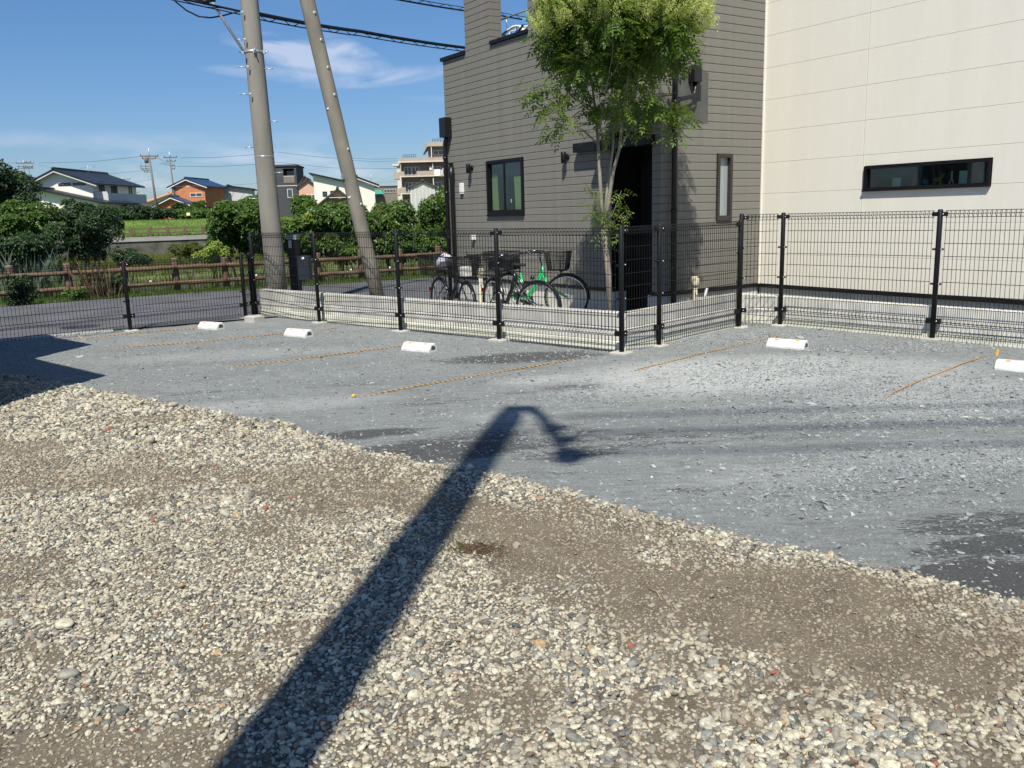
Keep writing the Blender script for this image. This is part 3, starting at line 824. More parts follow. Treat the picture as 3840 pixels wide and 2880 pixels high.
# foundation and black base flashing
fb = MB()
for (a0, a1, z0, z1) in rects_minus((0.0, 5.96, -0.05, 0.405), [(0.19, 1.075, 0.06, 2.7)]): fb.box(a0, a1, TW - 0.3, TW - 0.035, z0, z1)
fb.box(0.02, 0.3, 0.0, TW - 0.036, -0.05, 0.405); fb.box(-4.6, 0.019, -0.3, -0.03, -0.05, 0.395)
fb.build('foundation', M['found'], house)
fl = MB()
fl.box(-4.6, 0.0, -0.05, 0.014, 0.400, 0.452); fl.box(-0.016, 0.03, 0.0145, TW + 0.014, 0.405, 0.452)
fl.box(0.0305, 0.19, TW - 0.03, TW + 0.014, 0.405, 0.452); fl.box(1.075, 5.97, TW - 0.03, TW + 0.014, 0.405, 0.452)
fl.build('base_flashing', M['frame'], house)
# parapet cappings
hbox('parapet_cap', 5.135, 6.02, TW - 0.26, TW + 0.035, 4.482, 4.545, M['frame'])
hbox('sill_cap', 3.13, 4.268, TW - 0.26, TW + 0.035, 4.502, 4.56, M['frame'])
# white return inside the balcony opening, laundry bar
hbox('balcony_return', 4.37, 4.54, TW - 1.08, TW - 0.98, 3.56, TOP - .1, M['white'])
MB().tube([(3.0, TW - 0.62, 5.08), (5.7, TW - 0.62, 5.08)], 0.017, 8).build('laundry_bar', M['galv'], house)
MB().box(3.34, 3.55, TW - 0.30, TW - 0.26, 0, 0.001).build('balcony_edge', M['white'], house)


def window_front(x0, x1, z0, z1):
    w = empty('window'); w.parent = house
    f = MB(); t = 0.040; y0, y1 = TW - 0.065, TW + 0.024
    f.box(x0, x0 + t, y0, y1, z0, z1); f.box(x1 - t, x1, y0, y1, z0, z1); f.box(x0 + t, x1 - t, y0, y1, z1 - t, z1); f.box(x0 + t, x1 - t, y0, y1, z0, z0 + t * 1.3)
    f.box(x0 - .012, x1 + .012, TW, TW + .04, z0 - .03, z0 - 0.001)
    f.build('frame', M['frame'], w)
    xm = (x0 + x1) / 2
    for i, (a, b, yy) in enumerate(((x0 + t, xm + .02, TW + 0.004), (xm - .02, x1 - t, TW - 0.029))):
        s = MB(); q = 0.026
        s.box(a, a + q, yy - .014, yy + .014, z0 + t * 1.3, z1 - t); s.box(b - q, b, yy - .016, yy + .016, z0 + t * 1.3, z1 - t)
        s.box(a + q, b - q, yy - .016, yy + .016, z1 - t - q, z1 - t); s.box(a + q, b - q, yy - .016, yy + .016, z0 + t * 1.3, z0 + t * 1.3 + q)
        s.build('sash', M['frame'], w)
        MB().box(a + q, b - q, yy - .003, yy + .003, z0 + t * 1.3 + q, z1 - t - q).build('pane', M['glass'], w)
    # room behind
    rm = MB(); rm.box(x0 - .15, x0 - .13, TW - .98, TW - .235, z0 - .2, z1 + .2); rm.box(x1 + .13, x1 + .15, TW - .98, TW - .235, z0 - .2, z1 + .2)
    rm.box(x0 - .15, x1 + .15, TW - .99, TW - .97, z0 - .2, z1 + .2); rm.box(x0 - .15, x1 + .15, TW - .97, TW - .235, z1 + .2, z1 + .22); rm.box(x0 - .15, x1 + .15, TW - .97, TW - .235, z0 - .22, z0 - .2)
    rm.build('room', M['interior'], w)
    # curtains: hanging folds, pulled to the two sides
    for a, b, wob, ztop in ((x1 - .22, x1 + .05, .018, z1 - .22), (x0 - .02, x0 + .40, .028, z1 - .30)):
        n = 40; vs = []; fs = []
        for j in range(7):
            zz = z0 - .12 + (ztop - z0 + .12) * j / 6
            for i in range(n + 1):
                u = i / n; pin = 1 - 0.12 * math.sin(math.pi * (j / 6)) 
                vs.append((a + (b - a) * (0.5 + (u - .5) * pin), TW - .095 - wob * math.sin(u * 30 + .7 * math.sin(j * .9)), zz))
        for j in range(6):
            for i in range(n): fs.append((j * (n + 1) + i, j * (n + 1) + i + 1, (j + 1) * (n + 1) + i + 1, (j + 1) * (n + 1) + i))
        MB().add(vs, fs, True).build('curtain', M['curtain'], w, fix=False)
    MB().box(xm - .15, xm - .115, TW - .036, TW - .034, z0 + .20, z0 + .26).build('sticker', M['white'], w)


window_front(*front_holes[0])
# slit window on the return wall
w = empty('slit_window'); w.parent = house
b0, b1, z0, z1 = slit; f = MB(); t = .048
f.box(-.025, .10, b0, b0 + t, z0 - .02, z1); f.box(-.025, .10, b1 - t, b1, z0 - .02, z1); f.box(-.025, .10, b0 + t, b1 - t, z1 - t, z1); f.box(-.025, .10, b0 + t, b1 - t, z0 - .02, z0 + t * 1.1)
f.build('frame', M['frame_b'], w)
MB().box(.035, .045, b0 + t, b1 - t, z0 + t * 1.1, z1 - t).build('pane', M['frosted'], w)
# long low window on the cream wall with a shelf of ornaments behind
w = empty('long_window'); w.parent = house
a0, a1, z0, z1 = -longw[1], -longw[0], longw[2], longw[3]; f = MB(); t = .032
f.box(a0, a0 + t, -.10, .03, z0, z1); f.box(a1 - t, a1, -.10, .03, z0, z1); f.box(a0 + t, a1 - t, -.10, .03, z1 - t, z1); f.box(a0 + t, a1 - t, -.10, .03, z0, z0 + t)
f.box(a0 - .01, a1 + .01, .0005, .045, z0 - .018, z0 - .001)
f.build('frame', M['frame'], w)
MB().box(a0 + t, a1 - t, -.03, -.024, z0 + t, z1 - t).build('pane', M['glass'], w)
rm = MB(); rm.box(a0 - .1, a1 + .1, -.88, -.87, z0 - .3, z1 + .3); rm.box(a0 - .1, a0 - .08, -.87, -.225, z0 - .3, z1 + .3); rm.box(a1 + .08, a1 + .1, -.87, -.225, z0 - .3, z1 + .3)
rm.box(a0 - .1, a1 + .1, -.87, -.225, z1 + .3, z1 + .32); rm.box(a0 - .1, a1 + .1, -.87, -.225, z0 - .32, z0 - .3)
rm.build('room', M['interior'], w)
MB().box(a0 - .02, a1 + .02, -.42, -.11, z0 + .012, z0 + .034).build('shelf', M['room'], w)


def hw(x, y, z): return house.matrix_world @ Vector((x, y, z))


bpy.context.view_layer.update()
SH = z0 + .036


def ornament(name, mb, m, label, cat):
    o = mb.build(name, m); o.location = HC; o.rotation_euler = (0, 0, HA); tag(o, label, cat, 'ornaments on the sill of the long window'); return o


def wx(px): return -(1.761 + (px - 3243) / (3723 - 3243) * (3.476 - 1.761)) 


ornament('picture_card', MB().box(wx(3341), wx(3308), -.30, -.29, SH, SH + .115), M['white'], 'small white card standing near the left end of the long window sill', 'card')
ornament('picture_card', MB().box(wx(3594), wx(3566), -.30, -.29, SH, SH + .16), M['white'], 'taller white card standing right of the middle in the long window', 'card')
mr = mat('red glaze', (0.42, 0.08, 0.05), .4, .1, 20); c = (wx(3400) + .0, -.30)
ornament('figurine', MB().lathe([(.045, 0), (.05, .05), (.035, .10), (.02, .115), (.028, .13), (.02, .15), (0, .155)], (c[0], c[1], SH), 12), mr, 'round shouldered red figurine on the long window sill', 'figurine')
mbl = mat('blue glaze', (0.06, 0.22, 0.36), .4, .1, 20)
ornament('glass_ball', MB().lathe([(.012, 0), (.034, .015), (.044, .04), (.036, .07), (.012, .085)], (wx(3443), -.28, SH), 12), mbl, 'small blue ball ornament left of the brown animal figure', 'ornament')
mbr = mat('brown carved wood', (0.36, 0.19, 0.07), .6, .2, 30); q = MB(); x0 = wx(3485)
q.tube([(x0 + .06, -.3, SH + .065), (x0 - .05, -.3, SH + .065)], [.026, .028], 8); q.tube([(x0 - .045, -.3, SH + .07), (x0 - .075, -.3, SH + .13)], [.018, .012], 7); q.tube([(x0 - .07, -.3, SH + .13), (x0 - .1, -.3, SH + .118)], [.013, .008], 6)
for dx in (.05, -.04):
    for dy in (-.312, -.288): q.tube([(x0 + dx, dy, SH + .06), (x0 + dx, dy, SH)], .007, 5)
ornament('animal_figurine', q, mbr, 'brown carved four legged animal figure in the middle of the long window', 'figurine')
q = MB(); x0 = wx(3538)
q.tube([(x0 + .03, -.3, SH), (x0, -.3, SH + .08)], .006, 5); q.tube([(x0 - .03, -.3, SH), (x0, -.3, SH + .08)], .006, 5); q.tube([(x0, -.3, SH + .08), (x0, -.3, SH + .13)], .011, 6); q.lathe([(.003, 0), (.014, .01), (.012, .028), (0, .032)], (x0, -.3, SH + .13), 8)
ornament('stick_figurine', q, M['white'], 'thin white standing figure with spread legs beside the taller card', 'figurine')
ornament('storage_box', MB().bevbox(wx(3700), wx(3640), -.40, -.25, SH, SH + .15, .004), mat('dark green card', (0.02, 0.075, 0.065), .7, .1, 8), 'dark green box at the right end of the long window sill', 'box')

# porch: recess, door, canopy and awning
pr_ = MB()
pr_.box(.10, .19, TW - 0.62, TW - 0.0185, 0.44, 2.9); pr_.box(1.075, 1.16, TW - 0.62, TW - 0.0185, 0.44, 2.9); pr_.box(.10, 1.16, TW - .66, TW - .62, .02, 2.9); pr_.box(.19, 1.075, TW - .62, TW - .02, 2.742, 2.80)
pr_.build('porch_lining', M['door'], house)
MB().box(.19, 1.075, TW - .62, TW + .25, .0, .055).build('porch_step', M['concrete'], house)
dr = MB(); dr.box(.235, 1.03, TW - .60, TW - .555, .06, 2.35)
for i in range(7): dr.box(.26 + i * .107, .26 + i * .107 + .10, TW - .555, TW - .548, .09, 2.32)
door = dr.build('door', M['door'], house)
h_ = MB(); h_.tube([(.32, TW - .545, 1.25), (.32, TW - .50, 1.25), (.32, TW - .50, .85), (.32, TW - .545, .85)], .011, 6); h_.build('handle', M['galv'], door)
cn = MB(); cn.bevbox(.12, 1.82, TW + .001, TW + .13, 2.512, 2.648, .006); cn.build('canopy', M['frame'], house)
aw = MB(); aw.bevbox(.10, 1.03, TW + .001, TW + .46, 2.93, 3.03, .006); aw.box(.14, .18, TW + .001, TW + .40, 3.03, 3.06); aw.build('awning', M['frame'], house)

# rainwater goods
def downpipe(pts, r, clips, parent=house, hopper=None, name='downpipe'):
    mb = MB(); mb.tube(pts, r, 10)
    for p in clips: mb.lathe([(r + .008, -.02), (r + .008, .02)], p, 10)
    o = mb.build(name, M['pipe'], parent)
    if hopper:
        hb = MB(); x0, x1, y0, y1, z0, z1 = hopper
        hb.bevbox(x0, x1, y0, y1, z0, z1, .004); hb.build('rain_hopper', M['pipe'], o)
    return o


bR = 1.88
downpipe([(-.075, bR, 0.0), (-.075, bR, TOP)], .042, [(-.075, bR, z) for z in (.9, 1.6, 2.56, 3.6)])
downpipe([(-.075, bR - .02, 3.02), (-.075, 1.80, 3.10), (-.075, 1.54, 3.15), (-.07, 1.495, 3.22), (-.07, 1.495, 3.34)], .033, [], hopper=(-.125, -.005, 1.425, 1.565, 3.34, 3.56))
xl = 5.90
downpipe([(xl, TW + .07, 0.0), (xl, TW + .07, 2.86), (xl - .01, TW + .07, 2.96), (xl - .06, TW + .07, 3.04), (xl - .06, TW + .07, 3.08)], .040, [(xl, TW + .07, z) for z in (1.2, 2.05, 2.7)], hopper=(5.73, 5.95, TW + .001, TW + .15, 3.08, 3.44))
vp = MB(); vp.tube([(5.655, TW + .09, 0.0), (5.655, TW + .09, 2.28), (5.655, TW + .09, 2.34), (5.655, TW + .09, 2.52)], [.038, .038, .052, .052], 12)
vp.box(5.635, 5.675, TW + .05, TW + .13, 2.52, 2.60); vp.build('vent_pipe', M['pipe'], house)
# wall lamps (cylinder on a round plate)
for a, z in ((5.03, 2.47), (2.115, 2.475)):
    lm = MB(); lm.lathe([(.048, 0), (.048, .016)], (0, 0, 0), 14, Matrix.Translation((a, TW, z)) @ Matrix.Rotation(-math.pi / 2, 4, 'X')); lm.box(a - .014, a + .014, TW + .016, TW + .05, z - .016, z + .016)
    o = lm.build('wall_lamp', M['frame'], house)
    MB().lathe([(.036, -.09), (.041, -.085), (.041, .072), (.036, .078)], (a, TW + .088, z - .005), 14).build('lamp_shade', M['frame'], o)
# white vent box, small white hood, outlet
hb = MB(); hb.bevbox(-.045, .045, 0, .05, 0, .165, .008); hb.box(-.042, .042, .002, .046, -.03, -.012)
o = hb.build('vent_hood', M['white'], house); o.location = (5.40, TW, 2.045)
hb = MB(); hb.bevbox(-.035, .035, 0, .07, 0, .085, .006); o = hb.build('cable_hood', M['white'], house); o.location = (5.02, TW, 1.16)
# upper-floor strip lamp and cable plate near the corner

# ================================================================== MESH FENCES, BLOCK WALLS
def mesh_panel(A, B, z0, zt, parent, roll=True, outw=1):
    """welded wire panel from A to B: verticals every 50 mm, horizontals, triangular rolled edges"""
    A = Vector(A); B = Vector(B); d = (B - A); L = d.length; d.normalize(); n = Vector((d.y, -d.x, 0)) * outw
    mb = MB(); rv = 0.0033; up = Vector((0, 0, 1))
    def P(s, o, z): return A + d * s + n * o + up * z
    nw = int((L - .08) / .05); s0 = (L - nw * .05) / 2
    zl = z0 + .17
    for i in range(nw + 1):
        s = s0 + i * .05
        pts = [P(s, 0, z0), P(s, 0, zl), P(s, .040, zl + .022), P(s, .0, zl + .062), P(s, 0, zt - .075), P(s, .042, zt - .036), P(s, 0.006, zt), P(s, -.012, zt - .02), P(s, 0, zt - .07)]
        mb.tube(pts, rv, 4, smooth=False, cap=False)
    def H(z, o=0.003): mb.tube([P(.03, o, z), P(L - .03, o, z)], 0.0036, 4, smooth=False, cap=False)
    for z, o in ((zl, 0.003), (zl + .022, .042), (zl + .062, .003), (zt - .075, .003), (zt - .036, .044), (zt, .006)): H(z, o)
    z = zt - .075 - .15
    while z > zl + .12: H(z); z -= .15
    H(z0 + .05)
    return mb.build('mesh_panel', M['wire'], parent, fix=False)


def fence(name, label, posts, zts, z0, parent_group=None, foot=True, last_open=False, outw=1):
    t = thing(name, label, 'fence', (posts[0][0], posts[0][1], 0))
    o0 = Vector((posts[0][0], posts[0][1], 0)); pr2 = [Vector((p[0], p[1], 0)) - o0 for p in posts]
    for i, p in enumerate(pr2):
        r = .030; zt = zts[i]
        m = MB(); m.lathe([(r, -.02), (r, zt - .004), (r - .006, zt + .004), (.004, zt + .006)], p, 14); m.build('post', M['black'], t)
        for nb in (pr2[i - 1] if i else None, pr2[i + 1] if i + 1 < len(pr2) else None):
            if nb is None: continue
            d = (nb - p).normalized(); m4 = Matrix.Translation(p) @ Matrix.Rotation(math.atan2(d.y, d.x), 4, 'Z')
            zz = min(zt, zts[i - 1] if nb is pr2[i - 1] and i else zts[min(i + 1, len(zts) - 1)])
            for z, h in ((zz - .05, .05), (zz - .05 - (zz - z0) * .27, .022), (zz - .05 - (zz - z0) * .54, .022), (z0 + .20, .06)):
                b = MB(); b.bevbox(.026, .085 if h > .03 else .06, -.020, .020, z - h / 2, z + h / 2, .004, m4); br = b.build('bracket', M['black'], t)
                b = MB(); b.lathe([(.008, 0), (.008, .006), (.004, .008)], (0, 0, 0), 8, m4 @ Matrix.Translation((.045, -.020 * outw, z)) @ Matrix.Rotation(math.pi / 2 * outw, 4, 'X')); b.build('bolt', M['bolt'], br)
        if foot:
            m = MB(); a = rnd.uniform(.09, .12); m.bevbox(-a, a, -.085, .085, -.03, rnd.uniform(.012, .03), .01, Matrix.Translation(p) @ Matrix.Rotation(R(-42), 4, 'Z')); m.build('footing', M['concrete'], t)
    for i in range(len(pr2) - 1):
        d = (pr2[i + 1] - pr2[i]).normalized()
        mesh_panel(pr2[i] + d * .035, pr2[i + 1] - d * .035, z0, min(zts[i], zts[i + 1]) - .012, t, outw=outw)
    return t


P1 = (-5.852, 13.384); P2 = (-4.462, 14.696)
fence('mesh_fence', 'low black wire mesh fence between the parking lot and the asphalt road', [(-8.68, 10.70), (-7.27, 12.05), P1, P2, (-4.42, 15.02)], [1.07, 1.07, 1.07, 1.085, 1.085], .035)
fence('mesh_fence', 'chest high black wire mesh fence round the yard with the bicycles', [(-4.392, 15.10), (-3.019, 13.752), (-1.584, 12.520), (-.151, 11.230), (1.274, 9.944), (1.795, 10.47), (3.13, 11.90)], [1.435, 1.425, 1.43, 1.44, 1.455, 1.45, 1.45], .03)
fence('mesh_fence', 'slightly taller black wire mesh fence in front of the cream wall', [(3.157, 11.954), (3.727, 11.976), (5.038, 10.320), (6.28, 8.75), (7.5, 7.2)], [1.53, 1.53, 1.53, 1.53, 1.53], .03)

M['blk_top'] = mat('rough grey block', (0.56, 0.535, 0.48), .95, .22, 3.5, bump=.5, bscale=45, dist=.006, stretch=(1, 1, .6))
M['blk_mid'] = mat('grey block', (0.68, 0.655, 0.59), .95, .18, 4, bump=.35, bscale=55, dist=.004)
M['blk_low'] = mat('pale footing block', (0.74, 0.715, 0.59), .95, .14, 3, bump=.25, bscale=50, dist=.004)


def block_wall(label, A, B, courses, thick=.12, L=0.6, seed=1):
    A = Vector((*A, 0)); B = Vector((*B, 0)); d = B - A; tot = d.length; a = math.atan2(d.y, d.x)
    t = thing('block_wall', label, 'wall', A, a); r = random.Random(seed)
    core = MB(); core.box(.004, tot - .004, .012, thick - .004, -.05, courses[-1][1] - .006); core.build('mortar_core', M['mortar'], t)
    for ci, (z0, z1, m, off) in enumerate(courses):
        x = -(.3 if ci % 2 else 0.0)
        while x < tot - .01:
            x0 = max(x, 0); x1 = min(x + L, tot); x += L
            if x1 - x0 < .05: continue
            j = r.uniform(-.002, .002)
            MB().bevbox(x0 + .003, x1 - .003, off + j, thick + .01 + j, z0 + .003, z1 - .003, .008).build('block', M[m], t)
    return t


CW = [(-.04, .125, 'blk_low', -.006), (.125, .285, 'blk_mid', .002), (.285, .46, 'blk_top', -.002)]
nrm = Vector((.663, .748, 0)) * .06
block_wall('low grey block wall behind the mesh fence, in front of the bicycles', (-4.36 + nrm.x, 15.13 + nrm.y * 0), (1.30 + .02, 9.965 + .09), CW, seed=1)
block_wall('short low block wall running back from the fence corner to the cream wing', (1.345, 10.03), (3.20, 12.02), [(a, b, c, -o - .0) for a, b, c, o in CW], seed=2).name = 'block_wall'
block_wall('low block wall under the taller fence, cracked along its middle joint', (3.28, 12.64), (7.6, 7.15), [(-.04, .11, 'blk_low', -.004), (.11, .215, 'blk_mid', -.008), (.215, .40, 'blk_mid', .002)], seed=3)

# ================================================================== WHEEL STOPS
def wheel_stop(name='wheel_stop'):
    t = empty(name); L, D, H = .455, .165, .102
    prof = [(0, 0), (D, 0), (D, .055), (D - .028, H - .006), (D - .034, H), (.060, H), (.054, H - .004), (0, .03)]   # y, z
    mb = MB(); n = len(prof); xi = .012
    secs = [(0, .92), (.008, 1), (L - .008, 1), (L, .92)]
    vs = [(x, D / 2 + (y - D / 2) * s, z * s) for x, s in secs for y, z in prof]
    fs = [(k * n + i, k * n + (i + 1) % n, (k + 1) * n + (i + 1) % n, (k + 1) * n + i) for k in range(3) for i in range(n)]
    mb.add(vs, fs + [tuple(range(n)), tuple(range(4 * n - 1, 3 * n - 1, -1))]); mb.build('body', M['stop'], t)
    for x, s in ((L + .0008, 1), (-.0008, -1)):
        q = [(.045, .028), (.125, .028), (.125, .060), (.095, .078), (.06, .078)]
        hb = MB(); hb.add([(x, y, z) for y, z in q] + [(x - s * .0006, y, z) for y, z in q], [tuple(range(5)), tuple(range(9, 4, -1))] + [(i, (i + 1) % 5, 5 + (i + 1) % 5, 5 + i) for i in range(5)]); hb.build('grip_hole_shade', M['hole'], t)  # flat dark plate on the end face, painted shade of the hollow
    for x in (.085, L - .115):
        MB().bevbox(x, x + .042, .050, .074, H - .012, H + .003, .002).build('reflector', M['amber'], t)
    return t


_o = MB().bevbox(-.13, .13, -.10, .10, -.02, .10, .012).build('footing_block', M['concrete']); _q = on_ground(955, 1207); _o.location = (_q.x, _q.y, 0); _o.rotation_euler = (0, 0, R(-38)); tag(_o, 'pale concrete footing block at the foot of the tall fence corner post by the road', 'block')
ws = wheel_stop()
stops = [(-4.867, 13.505, -33.5, 'wheel stop nearest the low fence at the far left end of the row'), (-3.236, 12.351, -36.6, 'second wheel stop from the left, in front of the pale footing post'),
         (-1.363, 10.678, -36.0, 'third wheel stop, alone in the middle of the grey lot'), (3.000, 10.162, -40.3, 'half buried wheel stop in the pale chippings before the cream wall'),
         (4.694, 8.340, -40.5, 'wheel stop cut off by the right edge of the picture')]
for i, (x, y, a, lb) in enumerate(stops):
    o = ws if i == 0 else copy_tree(ws)
    o.location = (x, y, float(lot_z(np.array(x), np.array(y))) - (.012 if i >= 3 else .002)); o.rotation_euler = (0, 0, R(a))
    tag(o, 'white concrete ' + lb, 'wheel stop', 'wheel stops of the parking bays')

# ================================================================== BAY ROPES (orange and black twist)
def rope(pxs, label, buried_end=0.0, seed=0, pitch=.06, r=.0074, peg=None):
    pts = [on_ground(*p) for p in pxs]; r_ = random.Random(seed)
    L = sum((b - a).length for a, b in zip(pts, pts[1:])); N = int(L / .0075)
    cum = [0]
    for a, b in zip(pts, pts[1:]): cum.append(cum[-1] + (b - a).length)
    cen = []
    for i in range(N + 1):
        s = L * i / N; x = float(np.interp(s, cum, [p.x for p in pts])); y = float(np.interp(s, cum, [p.y for p in pts]))
        wob = .012 * math.sin(s * 2.1 + seed) + .006 * math.sin(s * 5.3 + 2 * seed)
        z = float(lot_z(np.array(x), np.array(y))) + .006 - max(0, (.30 - s) / .30) * buried_end * .012 - .004 * (0.5 + 0.5 * math.sin(s * 3.7 + seed * 3))
        cen.append(Vector((x + wob * .7, y - wob * .7, z)))
    t = thing('bay_rope', label, 'rope', cen[0], 0, 'twisted ropes marking the parking bays')
    o0 = cen[0]; d = (cen[-1] - cen[0]).normalized(); n1 = Vector((-d.y, d.x, 0)); up = Vector((0, 0, 1))
    for k, (m, nm) in enumerate((('orange', 'orange_strand'), ('darkrope', 'black_strand'), ('orange', 'orange_strand'))):
        ph = k * 2 * math.pi / 3
        P = [c - o0 + (n1 * math.cos(2 * math.pi * L * i / N / pitch + ph) + up * math.sin(2 * math.pi * L * i / N / pitch + ph)) * r * .62 for i, c in enumerate(cen)]
        MB().tube(P, r * .66, 5).build(nm, M[m], t, fix=False)
    return t


rope([(1345, 1487), (1560, 1452), (2165, 1345)], 'longest orange and black rope, from the ochre peg towards the fence corner', .9, 1)
rope([(2378, 1388), (2600, 1336), (2865, 1274), (2925, 1262)], 'orange and black rope ending beside the half buried wheel stop', .3, 2)
rope([(3300, 1500), (3500, 1410), (3690, 1332)], 'orange and black rope on the right running towards the orange peg', 1, 3)
rope([(840, 1379), (1150, 1345), (1500, 1298)], 'orange and black rope meeting the wheel stop alone in mid lot', 1, 4)
rope([(430, 1307), (700, 1286), (1062, 1250)], 'orange and black rope meeting the second wheel stop from the left', .6, 5)
rope([(175, 1281), (500, 1250), (742, 1232)], 'faint orange rope lying along the kerb by the low fence', .8, 6)
rope([(1178, 1242), (1262, 1231)], 'short end of rope showing right of the second wheel stop', .5, 7)
c = on_ground(1326, 1489); tag(MB().lathe([(.012, -.01), (.020, .004), (.022, .016), (.012, .028), (0, .030)], (c.x, c.y, .0), 10).build('peg', M['peg']), 'round ochre peg head at the near end of the longest rope', 'peg')
c = on_ground(3738, 1330); m_ = MB(); m_.box(-.012, .012, -.004, .004, -.02, .055, Matrix.Translation(c) @ Matrix.Rotation(R(8), 4, 'Y')); tag(m_.build('marker_peg', M['amber']), 'small upright orange marker peg near the right hand fence', 'peg')

# ================================================================== UTILITY POLES BESIDE THE YARD
def ring_mark(parent, base, p, out, r=.022, m='white'):
    """small collar round a bolt hole in the pole"""
    q = out.normalized(); rot = q.to_track_quat('Z', 'Y').to_matrix().to_4x4()
    mb = MB(); m4 = Matrix.Translation(p - base) @ rot
    mb.lathe([(r, -.03), (r, .010), (r * .5, .010), (r * .45, -.005)], (0, 0, 0), 12, m4)
    o = mb.build('bolt_hole', M[m], parent)
    MB().lathe([(r * .48, 0), (r * .48, .0112)], (0, 0, 0), 10, m4).build('hole_shade', M['hole'], o)  # dark disc paints the shade inside the bolt hole


base = Vector((-4.050, 15.30, 0)); top = Vector((-4.175, 15.22, 8.2))
t = thing('utility_pole', 'upright grey concrete utility pole with step bolts, behind the low block wall', 'utility pole', base)
ax = (top - base).normalized()
def ulp(z): return base + (top - base) * (z / top.z)
def ulr(z): return .178 - .0065 * z
mb = MB(); mb.tube([ulp(z) - base for z in (-.1, 1, 2.5, 4, 5.5, 7, 8.2)], [ulr(z) for z in (0, 1, 2.5, 4, 5.5, 7, 8.2)], 28); mb.build('shaft', M['pole'], t)
side = Vector((.97, -.2, 0)).normalized(); side2 = Vector((-.97, -.25, 0)).normalized()
def step_bolt(z, sd):
    p = ulp(z) + sd * ulr(z) * .96 - base; m = MB()
    m.tube([p, p + sd * .14], .008, 6); m.lathe([(.014, 0), (.014, .012)], (0, 0, 0), 8, Matrix.Translation(p + sd * .14) @ sd.to_track_quat('Z', 'Y').to_matrix().to_4x4())
    m.build('step_bolt', M['galv'], t)
zof = lambda py: (at(930, py, 15.2)).z
for py in (147, 250, 352, 552, 745): step_bolt(zof(py), side2)
for py in (259, 457, 650): step_bolt(zof(py), side)
zb = zof(195)
bd = MB(); bd.lathe([(ulr(zb) + .006, -.018), (ulr(zb) + .006, .018)], ulp(zb) - base, 28); 
for sd in (side, side2, Vector((.3, -1, 0)).normalized()):
    p = ulp(zb) - base + sd * (ulr(zb) + .01); bd.tube([p, p + sd * .09], .011, 6); bd.box(-.02, .02, -.02, .02, -.03, .03, Matrix.Translation(p + sd * .02))
bd.build('clamp_band', M['galv'], t)
zr = zof(588); bd = MB(); bd.lathe([(ulr(zr) + .002, -.006), (ulr(zr) + .002, .006)], ulp(zr) - base, 28); bd.build('tape_ring', M['bolt'], t)
a = at(912, 190, 15.05); b = at(790, 0, 15.05); c = b + (b - a) * .9
for z, pp in ((45, (903, 45)), (147, (912, 147)), (250, (923, 250)), (352, (932, 352))):
    p = at(pp[0] + 6, pp[1], 15.06); ring_mark(t, base, p, Vector((-.25, -1, 0)), .016)
st = MB(); st.tube([a - base, c - base], .022, 8); st.build('stay_rod', M['galv'], t)

base2 = Vector((-2.035, 13.60, 0)); top2 = Vector((-3.04, 12.85, 7.4))
lo = at(1416, 1110, 13.5); hi = at(1152, 0, 12.95)
k = (hi - lo) / (hi.z - lo.z); base2 = lo - k * lo.z; base2.z = 0; top2 = lo + k * (7.4 - lo.z)
t2 = thing('utility_pole', 'leaning concrete utility pole with empty bolt holes, tilted to the left', 'utility pole', base2)
mb = MB(); mb.tube([(base2 + k * z) - base2 for z in (-.2, 1, 3, 5, 7.4)], [.1085, .108, .1065, .1045, .103], 26); mb.build('shaft', M['pole2'], t2)
def l2(px, py):
    """point on the front face of the leaning pole seen at this pixel"""
    d = (at(px, py, 13.0) - Vector((0, 0, CAMH)))
    z = at(px, py, 13.3).z
    for _ in range(6):
        c_ = base2 + k * z; s = (c_.y - .10) / d.y * 1.0; p = Vector((0, 0, CAMH)) + d * s; z = p.z
    c_ = base2 + k * p.z; off = Vector((p.x - c_.x, 0, 0)); off.x = max(-.09, min(.09, off.x)); yy = -math.sqrt(max(.0001, .106 ** 2 - off.x ** 2))
    return Vector((c_.x + off.x, c_.y + yy, p.z)), Vector((off.x, yy, 0))
for px, py in ((1178, 45), (1203, 147), (1228, 251), (1253, 353), (1304, 558), (1355, 765)):
    p, o_ = l2(px, py); ring_mark(t2, base2, p, o_, .017)
for px, py, rr, mm in ((1228, 406, .022, 'white'), (1308, 738, .030, 'white')):
    p, o_ = l2(px, py); m4 = Matrix.Translation(p - base2) @ o_.to_track_quat('Z', 'Y').to_matrix().to_4x4()
    MB().lathe([(rr, -.012), (rr, .002), (0, .003)], (0, 0, 0), 16, m4).build('disc_sticker', M[mm], t2)
M['faded'] = mat('faded grey paper', (0.20, 0.215, 0.24), .8, .4, 60)
p, o_ = l2(1283, 652); MB().bevbox(-.035, .035, -.075, .075, -.01, .004, .002, Matrix.Translation(p - base2) @ o_.to_track_quat('Z', 'Y').to_matrix().to_4x4()).build('notice_patch', M['faded'], t2)


